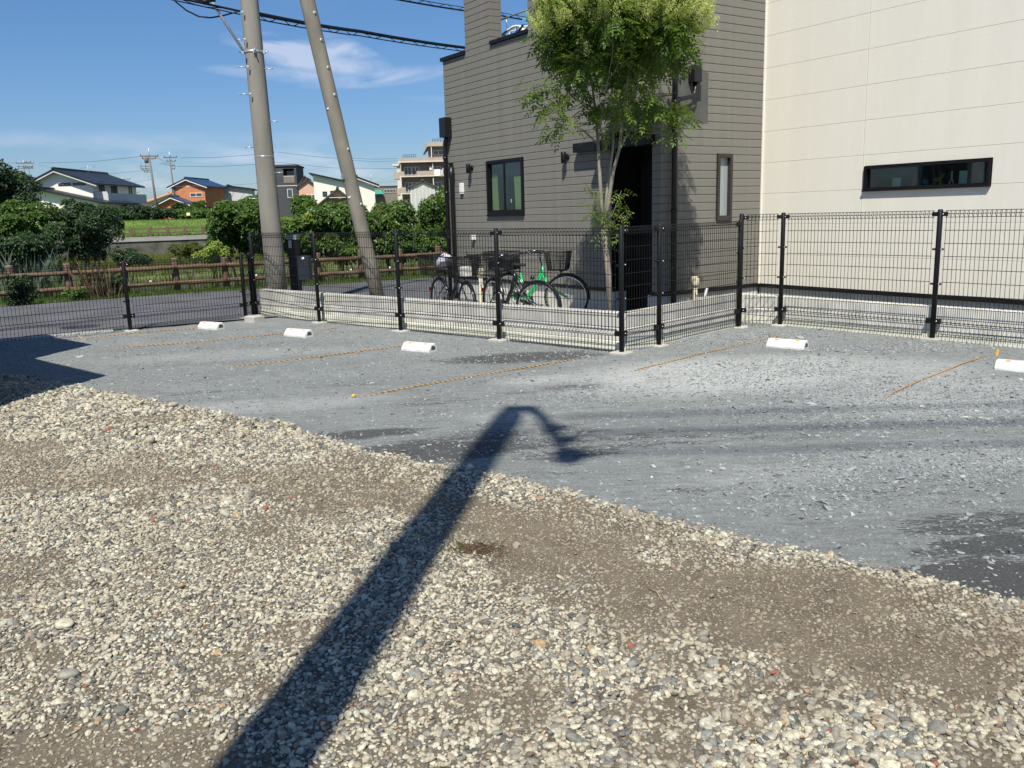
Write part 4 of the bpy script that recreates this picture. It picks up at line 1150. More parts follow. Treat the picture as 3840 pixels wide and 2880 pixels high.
def cable(name, label, P, r, sag=0.0, n=24, spiral=None, m='cable', group=None):
    """a hanging line through points P with slight sag; an optional lashed companion below it"""
    P = [Vector(p) for p in P]; pts = []
    for a_, b_ in zip(P, P[1:]):
        for i in range(n):
            u = i / n; q = a_.lerp(b_, u); q.z -= sag * 4 * u * (1 - u); pts.append(q)
    pts.append(P[-1]); o0 = pts[0].copy()
    if spiral is None:
        o = MB().tube([p - o0 for p in pts], r, 5).build(name, M[m]); o.location = o0; tag(o, label, 'cable', group); return o
    t_ = thing(name, label, 'cable', o0, 0, group)
    MB().tube([p - o0 for p in pts], r, 6).build('main_line', M[m], t_)
    dz, pitch, rr = spiral; lowp = [p - o0 - Vector((0, 0, dz)) for p in pts]; MB().tube(lowp, rr, 5).build('lower_line', M[m], t_)
    tot = sum((b_ - a_).length for a_, b_ in zip(pts, pts[1:])); N = int(tot / pitch * 6); z = []
    for i in range(N + 1):
        f = i / N * (len(pts) - 1); j = min(int(f), len(pts) - 2); q = pts[j].lerp(pts[j + 1], f - j) - o0
        z.append(q - Vector((0, 0, dz * (.5 - .55 * math.cos(2 * math.pi * i / 6)))))
    MB().tube(z, rr * .7, 4).build('lashing', M[m], t_)
    return t_


A0 = at(640, -14, 14.6); A1 = at(900, 42, 15.2)
cable('overhead_cable', 'black cable pair coming in from the upper left to the upright pole', [A0, A1], .018, .0, spiral=(.05, .9, .010))
cable('overhead_cable', 'slack black loop drooping left of the upright pole', [at(655, 4, 14.8), at(700, 40, 14.9), at(745, 62, 15.0), at(790, 67, 15.05), at(840, 58, 15.1), at(898, 42, 15.15)], .013, .0, n=6)
cable('overhead_cable', 'thick black cable bundle running down from the upright pole past the leaning pole', [at(958, 50, 15.2), at(1352, 118, 18.5), at(1762, 181, 22.0), at(2150, 238, 25.5)], .034, .02, spiral=(.085, .8, .011))
cable('overhead_cable', 'higher lashed cable crossing behind the balcony opening', [at(935, -95, 15.2), at(1490, -2, 20.0), at(1870, 57, 24.0), at(2150, 100, 27)], .020, .02, spiral=(-.075, .85, .009))
sp = at(770, 8, 14.9); m_ = MB(); m_.lathe([(.05, -.03), (.07, 0), (.05, .03), (.03, .05)], (0, 0, 0), 12); m_.tube([(-.16, 0, .02), (.16, 0, .03)], .03, 8); o = m_.build('cable_clamp', M['black']); o.location = sp
tag(o, 'dark cable clamp hanging on the cables at the top edge of the picture', 'cable clamp')

# ================================================================== POST WITH MAILBOX BEHIND THE WALL
b0 = at(1112, 1080, 15.9); t = thing('mailbox_post', 'slim black gate post with pale cap plate and a mailbox on its side', 'post', (b0.x, b0.y, 0), R(-12))
MB().bevbox(-.085, .085, -.06, .06, 0, 1.27, .004).build('post_body', M['black'], t)
MB().bevbox(-.10, .10, -.07, .07, 1.272, 1.355, .01).build('post_cap', M['frosted'], t)
MB().bevbox(-.062, -.004, -.066, -.061, 1.12, 1.255, .001).build('name_plate', M['galv'], t)
mbx = MB(); mbx.bevbox(.095, .30, -.08, .06, .55, .975, .012); o = mbx.build('mailbox', mat('dark blue grey enamel', (.030, .038, .050), .35, .1, 8, spec=.5), t)
MB().lathe([(.034, 0), (.034, .004), (.0, .005)], (0, 0, 0), 16, Matrix.Translation((.20, -.081, .93)) @ Matrix.Rotation(math.pi / 2, 4, 'X')).build('lock_badge', M['galv'], o)

# taps and stubs in the yard
def tap_post(px, py, Y, h, label):
    p = at(px, py, Y); t_ = thing('tap_post', label, 'tap', (p.x, p.y, 0))
    MB().bevbox(-.030, .030, -.030, .030, 0, h - .02, .004).build('column', M['beige'], t_)
    MB().lathe([(.052, 0), (.062, .02), (.060, .10), (.042, .135), (.0, .14)], (0, 0, h - .03), 14).build('cap', M['beige'], t_)
    MB().tube([(0, -.03, h - .12), (0, -.10, h - .12), (0, -.12, h - .17)], .009, 6).build('spout', M['galv'], t_)
tap_post(1803, 1060, 14.2, .66, 'beige water tap post standing between the black bicycles')
tap_post(2606, 1080, 12.55, .56, 'beige water tap post in front of the return wall, left of a metal stub')
p = at(2640, 1075, 12.75); m_ = MB(); m_.tube([(0, 0, -.3), (.0, 0, .12), (.045, 0, .30)], .024, 10); o = m_.build('pipe_stub', M['galv']); o.location = (p.x, p.y, .38 - .3 + .1); tag(o, 'short slanting metal pipe stub right of the beige tap post', 'pipe')


# ================================================================== BICYCLES
M['tyre'] = mat('tyre rubber', (.018, .018, .019), .7, .15, 30)
M['chrome'] = mat('chromed steel', (.68, .68, .70), .22, .05, 8, metal=.9)
M['green'] = mat('green bicycle paint', (.008, .46, .13), .28, .05, 8, spec=.6, coat=.4)
M['bikeblack'] = mat('black bicycle paint', (.012, .012, .014), .28, .05, 8, spec=.6, coat=.3)
M['saddle'] = mat('black saddle vinyl', (.02, .02, .021), .5, .1, 8)
M['spoke'] = mat('spokes', (.62, .62, .63), .35, .05, 8, metal=.6)


def bicycle(label, paint, rear, front, steer=0.0, rear_basket=True, front_basket=True, lean=0.0):
    rear = Vector((*rear, 0)); front = Vector((*front, 0)); d = front - rear; WB = 1.08; a = math.atan2(d.y, d.x)
    t_ = thing('bicycle', label, 'bicycle', rear, a); t_.rotation_euler = (lean, 0, a)
    Rw = .335; hub = .343
    def wheel(parent, cx_, name):
        w_ = empty(name); w_.parent = parent; w_.location = (cx_, 0, hub)
        MB().tube([(Rw * math.cos(q), 0, Rw * math.sin(q)) for q in np.linspace(0, 2 * math.pi, 49)[:-1]], .0185, 8, closed=True).build('tyre', M['tyre'], w_)
        MB().tube([((Rw - .026) * math.cos(q), 0, (Rw - .026) * math.sin(q)) for q in np.linspace(0, 2 * math.pi, 49)[:-1]], .0095, 6, closed=True).build('rim', M['chrome'], w_)
        sp_ = MB()
        for i in range(32):
            q = i * math.pi / 16; s_ = 1 if i % 2 else -1; q2 = q + s_ * .9
            sp_.tube([(.022 * math.cos(q2), s_ * .028, .022 * math.sin(q2)), ((Rw - .034) * math.cos(q), 0, (Rw - .034) * math.sin(q))], .0014, 3, smooth=False, cap=False)
        sp_.tube([(0, -.045, 0), (0, .045, 0)], .016, 8)
        sp_.build('spokes', M['spoke'], w_, fix=False)
        return w_
    wheel(t_, 0, 'rear_wheel')
    P = M[paint]
    fr = MB()
    fr.tube([(.70 + WB - 1.08, 0, .80), (.62, 0, .62), (.50, 0, .47), (.40, 0, .36), (.37, 0, .285)][0:5], [.017, .018, .019, .020, .022], 8)
    fr.tube([(.725, 0, .72), (.60, 0, .53), (.46, 0, .36), (.37, 0, .285)], .019, 8)
    fr.tube([(.37, 0, .27), (.245, 0, .70)], .016, 8); fr.tube([(.735, 0, .66), (.695, 0, .83)], .021, 10)
    for s_ in (-1, 1):
        fr.tube([(.37, s_ * .02, .285), (.18, s_ * .05, .30), (0, s_ * .055, hub)], .010, 6); fr.tube([(.27, s_ * .018, .60), (.12, s_ * .045, .48), (0, s_ * .055, hub)], .008, 6)
    fr.build('frame', P, t_)
    # fenders
    f = MB(); R2 = Rw + .032
    def fender(c0, c1, cx_):
        n_ = 22; vs_2 = []; fs_2 = []
        for i in range(n_ + 1):
            q = c0 + (c1 - c0) * i / n_
            for yy, rr_ in ((-.026, R2 - .012), (-.015, R2), (.015, R2), (.026, R2 - .012)): vs_2.append((cx_ + rr_ * math.cos(q), yy, hub + rr_ * math.sin(q)))
        for i in range(n_):
            for j in range(3): fs_2.append((i * 4 + j, i * 4 + j + 1, i * 4 + 5 + j, i * 4 + 4 + j))
        return vs_2, fs_2
    f.add(*fender(R(20), R(205), 0), True); f.build('rear_fender', M['bikeblack'], t_, fix=False)
    sd = MB(); pts = []
    sd.tube([(.245, 0, .68), (.222, 0, .80)], .012, 8)
    vs_2 = []; fs_2 = []
    for i, (xx, wy, hz) in enumerate(((.10, .09, .0), (.13, .105, .012), (.20, .085, .006), (.28, .040, .0), (.35, .022, .004))):
        for q in range(8):
            an = 2 * math.pi * q / 8; vs_2.append((xx, wy * math.cos(an), .825 + hz + .024 * math.sin(an)))
    for i in range(4):
        for q in range(8): fs_2.append((i * 8 + q, i * 8 + (q + 1) % 8, i * 8 + 8 + (q + 1) % 8, i * 8 + 8 + q))
    sd.add(vs_2, fs_2 + [tuple(range(8)), tuple(range(39, 31, -1))], True); sd.build('saddle', M['saddle'], t_)
    cc = MB(); cc.prism([(-.07, .30), (-.06, .39), (.05, .40), (.33, .37), (.44, .34), (.46, .25), (.40, .19), (.30, .20), (.0, .28)], -.062, -.050, Matrix.Rotation(math.pi / 2, 4, 'X') @ Matrix.Scale(1, 4)); cc.build('chain_case', M['bikeblack'], t_)
    for s_ in (-1, 1):
        m = MB(); ang = -.5 if s_ > 0 else math.pi - .5; e_ = (.37 + .165 * math.cos(ang), s_ * .085, .27 + .165 * math.sin(ang)); m.tube([(.37, s_ * .03, .27), (.37, s_ * .075, .27), e_], .009, 6)
        m.box(e_[0] - .045, e_[0] + .045, e_[1] + s_ * .0 - .0, e_[1] + s_ * .09, e_[2] - .012, e_[2] + .012); m.build('pedal', M['bikeblack'], t_)
    m = MB()
    for s_ in (-1, 1): m.tube([(.02, s_ * .06, .33), (-.04, s_ * .14, .01)], .009, 6)
    m.tube([(-.04, -.14, .01), (-.04, .14, .01)], .009, 6); m.build('kickstand', M['chrome'], t_)
    rk = MB()
    for s_ in (-1, 1): rk.tube([(0, s_ * .06, hub), (-.10, s_ * .07, .72)], .005, 5); rk.tube([(-.28, s_ * .07, .72), (.20, s_ * .06, .72)], .006, 5)
    for xx in (-.28, -.16, -.04, .08, .18): rk.tube([(xx, -.07, .72), (xx, .07, .72)], .005, 5)
    rk.build('rack', M['bikeblack'], t_)
    MB().bevbox(-.375, -.355, -.03, .03, .47, .53, .004).build('rear_reflector', mat('red lens', (.35, .02, .015), .3, .1, 20), t_)
    # steered front group
    g = empty('front_assembly'); g.parent = t_; g.location = (.735, 0, 0); g.rotation_euler = (0, 0, steer); ox = .735
    fx = WB - ox
    wheel(g, fx, 'front_wheel')
    fk = MB()
    for s_ in (-1, 1): fk.tube([(0, s_ * .045, .66), (.06, s_ * .052, .55), (.20, s_ * .052, .42), (fx, s_ * .052, hub)], [.014, .013, .011, .009], 8)
    fk.tube([(-.002, -.045, .66), (-.002, .045, .66)], .016, 8); fk.build('fork', P, g)
    hb = MB(); hb.tube([(-.035, 0, .82), (-.075, 0, 1.0)], .012, 8)
    hb.tube([(-.30, -.26, 1.03), (-.16, -.25, 1.04), (-.02, -.17, 1.03), (-.045, -.05, 1.01), (-.06, 0, 1.0), (-.045, .05, 1.01), (-.02, .17, 1.03), (-.16, .25, 1.04), (-.30, .26, 1.03)], .0125, 8); hb.build('handlebar', M['bikeblack'], g)
    for s_ in (-1, 1):
        MB().tube([(-.31, s_ * .262, 1.03), (-.19, s_ * .253, 1.038)], .018, 8).build('grip', M['saddle'], g)
        MB().tube([(-.17, s_ * .25, 1.02), (-.22, s_ * .255, .99), (-.30, s_ * .262, .985)], .005, 5).build('brake_lever', M['bikeblack'], g)
    MB().tube([(-.10, .2, 1.02), (.02, .14, 1.10), (.10, .05, 1.04), (.08, 0, .85), (.05, .02, .68)], .003, 4).build('brake_cable', M['bikeblack'], g)
    MB().lathe([(.0, .02), (.026, .02), (.028, 0), (.0, 0)], (-.1, -.19, 1.05), 10).build('bell', M['chrome'], g)
    f = MB(); f.add(*fender(R(-5), R(112), fx), True); f.build('front_fender', M['bikeblack'], g, fix=False)
    MB().lathe([(.026, 0), (.026, .035), (.012, .05)], (0, 0, 0), 12, Matrix.Translation((fx - .1, 0, .74)) @ Matrix.Rotation(math.pi / 2, 4, 'Y')).build('headlamp', M['bikeblack'], g)
    def basket(parent, x0, x1, hw_, z0_, z1_, fl):
        b_ = MB()
        def rr(u):
            z = z0_ + (z1_ - z0_) * u; e = 1 - (1 - u) * fl
            xc, hx_ = (x0 + x1) / 2, (x1 - x0) / 2 * e; return [(xc - hx_, -hw_ * e, z), (xc + hx_, -hw_ * e, z), (xc + hx_, hw_ * e, z), (xc - hx_, hw_ * e, z)]
        for u in np.linspace(0, 1, 13): b_.tube(rr(u) , .0026 if u < .99 else .008, 4, closed=True, smooth=False)
        for i in range(4):
            for q in np.linspace(0, 1, 15)[:-1]:
                lo_, hi_ = rr(0), rr(1); f0 = Vector(lo_[i]).lerp(Vector(lo_[(i + 1) % 4]), q); f1 = Vector(hi_[i]).lerp(Vector(hi_[(i + 1) % 4]), q); b_.tube([f0, f1], .0027, 3, smooth=False, cap=False)
        lo_ = rr(0.0)
        for q in np.linspace(0, 1, 12): b_.tube([Vector(lo_[0]).lerp(Vector(lo_[3]), q), Vector(lo_[1]).lerp(Vector(lo_[2]), q)], .0018, 3, smooth=False, cap=False)
        o_ = b_.build('basket', M['wire'], parent, fix=False)
        return o_
    if front_basket: basket(g, .05, .40, .21, .755, 1.03, .24)
    if rear_basket: basket(t_, -.36, .05, .22, .735, 1.03, .2)
    return t_


bicycle('green step-through bicycle with a black front basket, its wheel turned towards the house', 'green', (.0, 13.98), (.80, 13.24), R(27))
bicycle('black bicycle in the middle with its large front wheel nearest the block wall', 'bikeblack', (-.235, 12.93), (.25, 11.95), R(34), front_basket=False)
b3 = bicycle('leftmost black bicycle with wire baskets in front and behind', 'bikeblack', (-1.06, 13.35), (-.585, 12.38), R(-4))
M['lilac'] = mat('pale lilac cloth', (.56, .54, .62), .7, .1, 12, bump=.4, bscale=14, dist=.02)
bm = bmesh.new(); bmesh.ops.create_icosphere(bm, subdivisions=3, radius=1)
for v in bm.verts:
    q = v.co; s = 1 + .10 * math.sin(q.x * 4 + 1) * math.cos(q.y * 3.5) + .04 * math.sin(q.z * 9 + q.x * 6); v.co = Vector((q.x * .15 * s, q.y * .12 * s, max(q.z, -.35) * .115 * s + (.02 * q.x)))
me = bpy.data.meshes.new('child_seat_cover'); bm.to_mesh(me); bm.free(); me.materials.append(M['lilac']); me.polygons.foreach_set('use_smooth', [True] * len(me.polygons))
o = bpy.data.objects.new('saddle_cover', me); COL.objects.link(o); q = at(1668, 982, 13.3); o.location = (q.x, q.y, q.z); o.rotation_euler = (0, R(-14), R(-64)); tag(o, 'bulging pale lilac cloth cover over the rear basket of the leftmost bicycle', 'cover')
m_ = MB(); m_.bevbox(-.07, .07, -.055, .055, 0, .13, .01); o = m_.build('paper_box', mat('crumpled pale paper', (.50, .49, .45), .9, .3, 18, bump=.8, bscale=20, dist=.02)); q = at(1747, 1060, 12.2); o.location = (q.x, q.y + .05, .782); o.rotation_euler = (0, 0, R(-60)); tag(o, 'crumpled white box carried in the front basket of the leftmost bicycle', 'box')
q = at(1915, 985, 13.8); m_ = MB(); m_.bevbox(-.19, .19, -.17, .17, 0, .22, .05); o = m_.build('basket_bag', M['saddle']); o.location = (-.07, 14.04, .75); o.rotation_euler = (0, 0, R(-41)); tag(o, 'black covered bag in the rear basket of the green bicycle', 'bag')

# ================================================================== LOG FENCE ALONG THE CANAL
M['log'] = mat('brown log rail', (.135, .085, .058), .85, .42, 9, bump=.9, bscale=30, dist=.012, stretch=(.4, .4, 2))
M['logend'] = mat('cut log top', (.42, .27, .18), .85, .12, 12)
lf0 = uv(-1.0, 22.0); t = thing('log_fence', 'rustic fence of thick brown posts and two log rails along the canal', 'fence', lf0)
for i in range(-5, 26):
    u = -1.0 + 1.15 * i - (0 if i < 40 else 0)
    p = uv(u + rnd.uniform(-.03, .03), 22.02 + rnd.uniform(-.02, .02)) - lf0
    m = MB(); h = .76 + rnd.uniform(-.02, .03)
    m.lathe([(.082, -.4), (.084, .2), (.078, .5), (.080, h), (.074, h + .012)], p, 12); po = m.build('post', M['log'], t)
    MB().lathe([(.072, 0), (.070, .006)], (p.x, p.y, h + .011), 12).build('post_top', M['logend'], po)
for z, r_ in ((.585, .052), (.225, .050)):
    for i in range(-5, 25):
        a = uv(-1.0 + 1.15 * i + .01, 21.90, z) - lf0; b = uv(-1.0 + 1.15 * (i + 1) - .01, 21.90, z + rnd.uniform(-.012, .012)) - lf0
        m = MB(); pts = []; rs = []
        for j in range(9):
            q = a.lerp(b, j / 8); q.z += rnd.uniform(-.004, .004); pts.append(q); rs.append(r_ * rnd.uniform(.93, 1.06))
        m.tube(pts, rs, 9); ro = m.build('rail', M['log'], t)
        bo = MB(); bo.lathe([(.016, 0), (.016, .012), (.008, .016)], (0, 0, 0), 8, Matrix.Translation(a + UD * .03 - VD * (r_ - .004)) @ (-VD).to_track_quat('Z', 'Y').to_matrix().to_4x4()); bo.build('bolt', M['black'], ro)
for px, py in ((485, 1054), (575, 1048), (990, 1030), (1130, 1000), (1475, 1002), (1330, 1005)):
    p = at(px, py, on_ground(px, 1095).y); 
for i, u in enumerate((2.1, 3.0, 5.45, 6.6, 9.0, 7.9)):
    m = MB(); m.lathe([(.026, 0), (.030, .02), (.022, .045), (0, .05)], (0, 0, 0), 10); o = m.build('fence_reflector', M['white']); o.location = uv(u, 21.93, .27)
    tag(o, 'small pale round marker on the lower log rail, ' + ('left of the yellow green bush', 'in front of the yellow green bush', 'just left of the mailbox', 'between the mailbox and the leaning pole', 'left of the saddle cover', 'right of the leaning pole')[i], 'marker', 'pale markers on the lower log rail')

# ================================================================== FOLIAGE
def leaf_quads(P, D, Nn, L, W, fold=.25):
    """diamond leaves: base P, pointing D, facing Nn"""
    D = D / np.linalg.norm(D, axis=1, keepdims=True); S = np.cross(D, Nn); S /= np.maximum(np.linalg.norm(S, axis=1, keepdims=True), 1e-6); Nn = np.cross(S, D)
    L = np.asarray(L).reshape(-1, 1); W = np.asarray(W).reshape(-1, 1)
    a = P; b = P + D * L * .45 + S * W * .5 + Nn * W * fold; c = P + D * L; d = P + D * L * .45 - S * W * .5 + Nn * W * fold
    V = np.stack([a, b, c, d], 1).reshape(-1, 3); n = len(P); i = np.arange(n) * 4
    return V, np.stack([i, i + 1, i + 2, i + 3], 1)


GREEN = [(0, (.032, .068, .010)), (.35, (.055, .112, .016)), (.7, (.090, .158, .022)), (1, (.145, .215, .038))]
M['leaf'] = leaf_mat('broad leaves', GREEN)
M['leaf_dark'] = leaf_mat('dark leaves', [(0, (.010, .026, .008)), (.5, (.020, .048, .012)), (1, (.050, .095, .020))], trans=.2)
M['leaf_hedge'] = leaf_mat('glossy shrub leaves', [(0, (.035, .072, .012)), (.5, (.066, .122, .018)), (.85, (.105, .170, .026)), (1, (.150, .20, .040))], rough=.4, trans=.25)
M['leaf_lime'] = leaf_mat('yellow green leaves', [(0, (.09, .15, .02)), (.5, (.20, .28, .045)), (1, (.38, .44, .10))], trans=.4)
M['leaf_ash'] = leaf_mat('ash leaflets', [(0, (.050, .095, .016)), (.45, (.095, .165, .026)), (.8, (.155, .230, .040)), (1, (.24, .30, .08))], rough=.38, trans=.42)
M['flower'] = leaf_mat('cream green blossom', [(0, (.34, .41, .11)), (.5, (.52, .58, .20)), (1, (.70, .73, .34))], rough=.8, trans=.35)
M['weed'] = leaf_mat('weeds and grass', [(0, (.040, .065, .012)), (.5, (.085, .115, .022)), (.85, (.15, .165, .04)), (1, (.24, .20, .07))], rough=.7, trans=.4)
M['grass'] = leaf_mat('bright grass', [(0, (.050, .100, .014)), (.5, (.085, .150, .022)), (1, (.15, .215, .04))], rough=.7, trans=.4)
M['grass_far'] = leaf_mat('levee grass blades', [(0, (.075, .135, .018)), (.5, (.10, .17, .024)), (1, (.15, .215, .035))], rough=.8, trans=.4)
M['dead'] = leaf_mat('dead stalks', [(0, (.09, .055, .035)), (.5, (.15, .095, .055)), (1, (.22, .165, .095))], rough=.9, trans=.1)
M['berm'] = leaf_mat('yellowing bank weeds', [(0, (.085, .115, .02)), (.5, (.15, .175, .035)), (.85, (.23, .225, .06)), (1, (.32, .27, .10))], rough=.8, trans=.45)
M['reed'] = leaf_mat('grey green reeds', [(0, (.07, .11, .07)), (1, (.16, .21, .14))], rough=.7, trans=.3)
M['bark'] = mat('grey bark', (.17, .135, .10), .9, .25, 9, bump=.5, bscale=30)
M['bark_pale'] = mat('pale smooth bark', (.25, .225, .175), .8, .25, 7, bump=.25, bscale=30, stretch=(1, 1, .3))


def bush(name, label, cat, px0, px1, py0, py1, Y, n, leafL, m, seed, depth=None, lumps=26, group=None, trunk=True, fill=.9, droop=.5, base_z=None, flat=False):
    """shrub or tree whose crown spans the given region at depth Y: leaves on many overlapping clumps"""
    r = np.random.default_rng(seed)
    tl = at((px0 + px1) / 2, py0, Y); bl = at((px0 + px1) / 2, py1, Y); lf = at(px0, (py0 + py1) / 2, Y); rt = at(px1, (py0 + py1) / 2, Y)
    c = Vector(((lf.x + rt.x) / 2, Y, (tl.z + bl.z) / 2)); rx = (rt.x - lf.x) / 2; rz = (tl.z - bl.z) / 2; ry = depth or min(rx, rz * 1.6)
    gz = far_z(c.dot(VD)) if base_z is None else base_z
    t_ = thing(name, label, cat, (c.x, c.y, gz), 0, group); o0 = np.array([c.x, c.y, gz])
    CC = r.normal(size=(lumps, 3)); CC /= np.linalg.norm(CC, axis=1, keepdims=True); CC *= (r.uniform(.25, .92, (lumps, 1)))
    if flat: CC[:, 2] *= .8
    CR = r.uniform(.17, .40, lumps)
    ctr = np.array([c.x, c.y, c.z]); sc = np.array([rx, ry, rz])
    li = r.integers(0, lumps, n); d = r.normal(size=(n, 3)); d /= np.linalg.norm(d, axis=1, keepdims=True)
    d[:, 2] = np.where(r.random(n) < .55, np.abs(d[:, 2]), d[:, 2])
    rad = CR[li] * r.uniform(.55, 1.08, n) ** .5
    P = ctr + (CC[li] + d * rad[:, None]) * sc
    nrm = d * .8 + r.normal(size=(n, 3)) * .35 + np.array([0, -.15, .45]); nrm /= np.linalg.norm(nrm, axis=1, keepdims=True)
    D = np.cross(nrm, r.normal(size=(n, 3))) + np.array([0, 0, -droop]) + d * .5
    L = leafL * r.uniform(.6, 1.25, n)
    V, F = leaf_quads(P - o0, D, nrm, L, L * r.uniform(.5, .75, n))
    tone = np.clip(.5 * r.random(n) + .35 * r.random(lumps)[li] + .18 * d[:, 2], 0, 1)  # random tone, painted lighter on the top of each clump
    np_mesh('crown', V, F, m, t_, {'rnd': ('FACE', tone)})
    if trunk:
        b = MB(); zc = c.z - gz
        for i in range(5):
            e = Vector((CC[i] * sc * .9)) + Vector((0, 0, zc)); s_ = Vector((r.uniform(-.15, .15) * rx, r.uniform(-.1, .1), 0)); mid = s_.lerp(e, .5) + Vector((0, 0, .12 * zc))
            rr = max(.02, rz * .045); b.tube([s_ - Vector((0, 0, .1)), mid, e], [rr, rr * .7, rr * .25], 6)
        b.build('trunk', M['bark'], t_)
    return t_


def blades(name, label, cat, PX, n, h, w, m, seed, lean=.35, kind='stuff', parent=None):
    """grass or weeds: tapering blades at the points PX (callable rng, n -> (n,3))"""
    r = np.random.default_rng(seed); P = PX(r, n); H = h * r.uniform(.45, 1.2, n); a = r.uniform(0, 6.28, n); q = r.uniform(0, 6.28, n)
    W = w * r.uniform(.6, 1.3, n); ln = lean * H * r.uniform(.2, 1.3, n)
    s = np.stack([np.cos(a) * W, np.sin(a) * W, 0 * W], 1); l = np.stack([np.cos(q) * ln, np.sin(q) * ln, 0 * ln], 1); up = np.stack([0 * H, 0 * H, H], 1)
    V = np.stack([P - s, P + s, P + up * .6 + l * .4 + s * .6, P + up + l], 1).reshape(-1, 3); i = np.arange(n) * 4
    F = np.stack([i, i + 1, i + 2, i + 3], 1)
    o = np_mesh(name, V, F, m, parent, {'rnd': ('FACE', np.clip(r.random(n) * .7 + .3 * smooth_noise(P[:, 0], P[:, 1], 2.5, seed), 0, 1))})
    if label: tag(o, label, cat, kind=kind)
    return o


def uvpts(u0, u1, v0, v1, zf=far_z, jit=0):
    def f(r, n):
        u = r.uniform(u0, u1, n); v = r.uniform(v0, v1, n); z = np.array([zf(x) for x in v])
        return np.stack([.866 * u - .5 * v, .5 * u + .866 * v, z], 1)
    return f


# canal side
blades('verge_grass', 'short bright grass along the far edge of the road under the log fence', 'grass', uvpts(-6, 26, 20.95, 22.3, lambda v: 0), 26000, .085, .0045, M['grass'], 2, .6)
blades('bank_weeds', 'tall mixed weeds on the near canal bank behind the log fence', 'weeds', uvpts(-8, 34, 22.3, 25, lambda v: far_z(v) + .06), 9000, .55, .012, M['weed'], 3)
blades('berm_weeds', 'yellowing tall weeds on the far side of the canal', 'weeds', uvpts(-60, 60, 46.0, 54.6), 64000, .66, .015, M['berm'], 4)
blades('levee_grass', 'fresh green grass on the levee slope beyond the riverside path', 'grass', uvpts(-80, 60, 59.5, 76), 60000, .16, .022, M['grass_far'], 5, .9)
blades('slope_grass', 'low greenery growing between the path and the brown fence', 'grass', uvpts(-80, 60, 57.6, 59.6), 8000, .22, .03, M['weed'], 6, .5)

bush('broadleaf_tree', 'bushy bright green broadleaf tree rising left of the upright pole', 'tree', 765, 1055, 700, 990, 24.0, 20000, .115, M['leaf'], 11, depth=1.3, lumps=34)
bush('broadleaf_tree', 'broadleaf tree right of the upright pole, below the dark cube house', 'tree', 1030, 1215, 735, 990, 24.8, 14000, .115, M['leaf'], 12, depth=1.2, lumps=26)
bush('lime_shrub', 'pale yellow green flowering shrub at the top of the hedge by the leaning pole', 'shrub', 1128, 1170, 795, 850, 24.2, 700, .09, M['leaf_lime'], 13, lumps=8, trunk=False, base_z=-.5)
bush('shrub', 'wide rounded glossy shrub between the two poles', 'shrub', 1150, 1400, 765, 975, 25.3, 15000, .10, M['leaf_hedge'], 14, depth=1.2, lumps=40, group='glossy shrubs behind the log fence')
bush('shrub', 'tall glossy shrub right of the leaning pole', 'shrub', 1350, 1580, 735, 975, 26, 16000, .10, M['leaf_hedge'], 15, depth=1.3, lumps=40, group='glossy shrubs behind the log fence')
bush('shrub', 'glossy shrub touching the left corner of the house', 'shrub', 1510, 1760, 727, 970, 27, 15000, .10, M['leaf_hedge'], 16, depth=1.3, lumps=40, group='glossy shrubs behind the log fence')
bush('shrub', 'low glossy shrub filling the gap behind the leaning pole', 'shrub', 1260, 1450, 780, 970, 25.2, 9000, .10, M['leaf_hedge'], 81, depth=.9, lumps=30, group='glossy shrubs behind the log fence')
bush('shrub', 'glossy shrub just right of the mailbox post', 'shrub', 1110, 1230, 800, 985, 25.0, 7000, .10, M['leaf_hedge'], 82, depth=.9, lumps=26, group='glossy shrubs behind the log fence')
bush('climber', 'lighter leafy climber below the glossy shrubs between the poles', 'shrub', 1130, 1420, 880, 985, 24.6, 4200, .11, M['leaf'], 17, depth=.7, lumps=22, trunk=False, base_z=-.9)
bush('climber', 'lighter leafy climber below the shrubs beside the house', 'shrub', 1390, 1720, 890, 975, 25.6, 4200, .11, M['leaf'], 18, depth=.7, lumps=22, trunk=False, base_z=-.9)
bush('tall_tree', 'big dark leafy tree at the left edge of the picture behind the lantern', 'tree', -150, 122, 590, 860, 39, 20000, .15, M['leaf_dark'], 19, depth=3, lumps=44)
bush('mulberry', 'nearer bright leafy bush at the left edge below the lantern', 'shrub', -110, 165, 735, 930, 24, 13000, .11, M['leaf'], 20, depth=1.4, lumps=30)
bush('mulberry', 'low dark bush spilling down the bank at the left edge', 'shrub', -80, 215, 850, 1010, 23, 11000, .10, M['leaf_dark'], 21, depth=1.0, lumps=28, base_z=-.9)
bush('dark_tree', 'dark spreading tree in front of the white house', 'tree', 195, 445, 775, 1005, 33, 20000, .10, M['leaf_dark'], 22, depth=1.6, lumps=40)
bush('dark_tree', 'thin upper branches of the dark tree against the white wall', 'tree', 225, 385, 735, 850, 33.3, 4200, .12, M['leaf_dark'], 23, depth=1.0, lumps=14, trunk=False, base_z=0)
bush('lime_shrub', 'pale yellow green bush just behind the log fence left of the upright pole', 'shrub', 742, 868, 905, 1000, 22.6, 2600, .075, M['leaf_lime'], 24, depth=.6, lumps=18)
bush('bank_shrub', 'olive shrub on the bank left of the yellow green bush', 'shrub', 640, 770, 900, 985, 27, 2600, .08, M['weed'], 25, depth=.8, lumps=18, base_z=-1)
bush('fence_weed', 'leafy green weed clump climbing the log fence at the far left', 'weeds', 15, 125, 1035, 1145, 18.3, 2600, .075, M['leaf_dark'], 26, depth=.35, lumps=16, base_z=0, trunk=False)
bush('fence_weed', 'green weed clump with yellow leaves at the foot of the log fence', 'weeds', 250, 350, 1070, 1125, 19.4, 1300, .07, M['leaf'], 27, depth=.35, lumps=12, base_z=0, trunk=False)
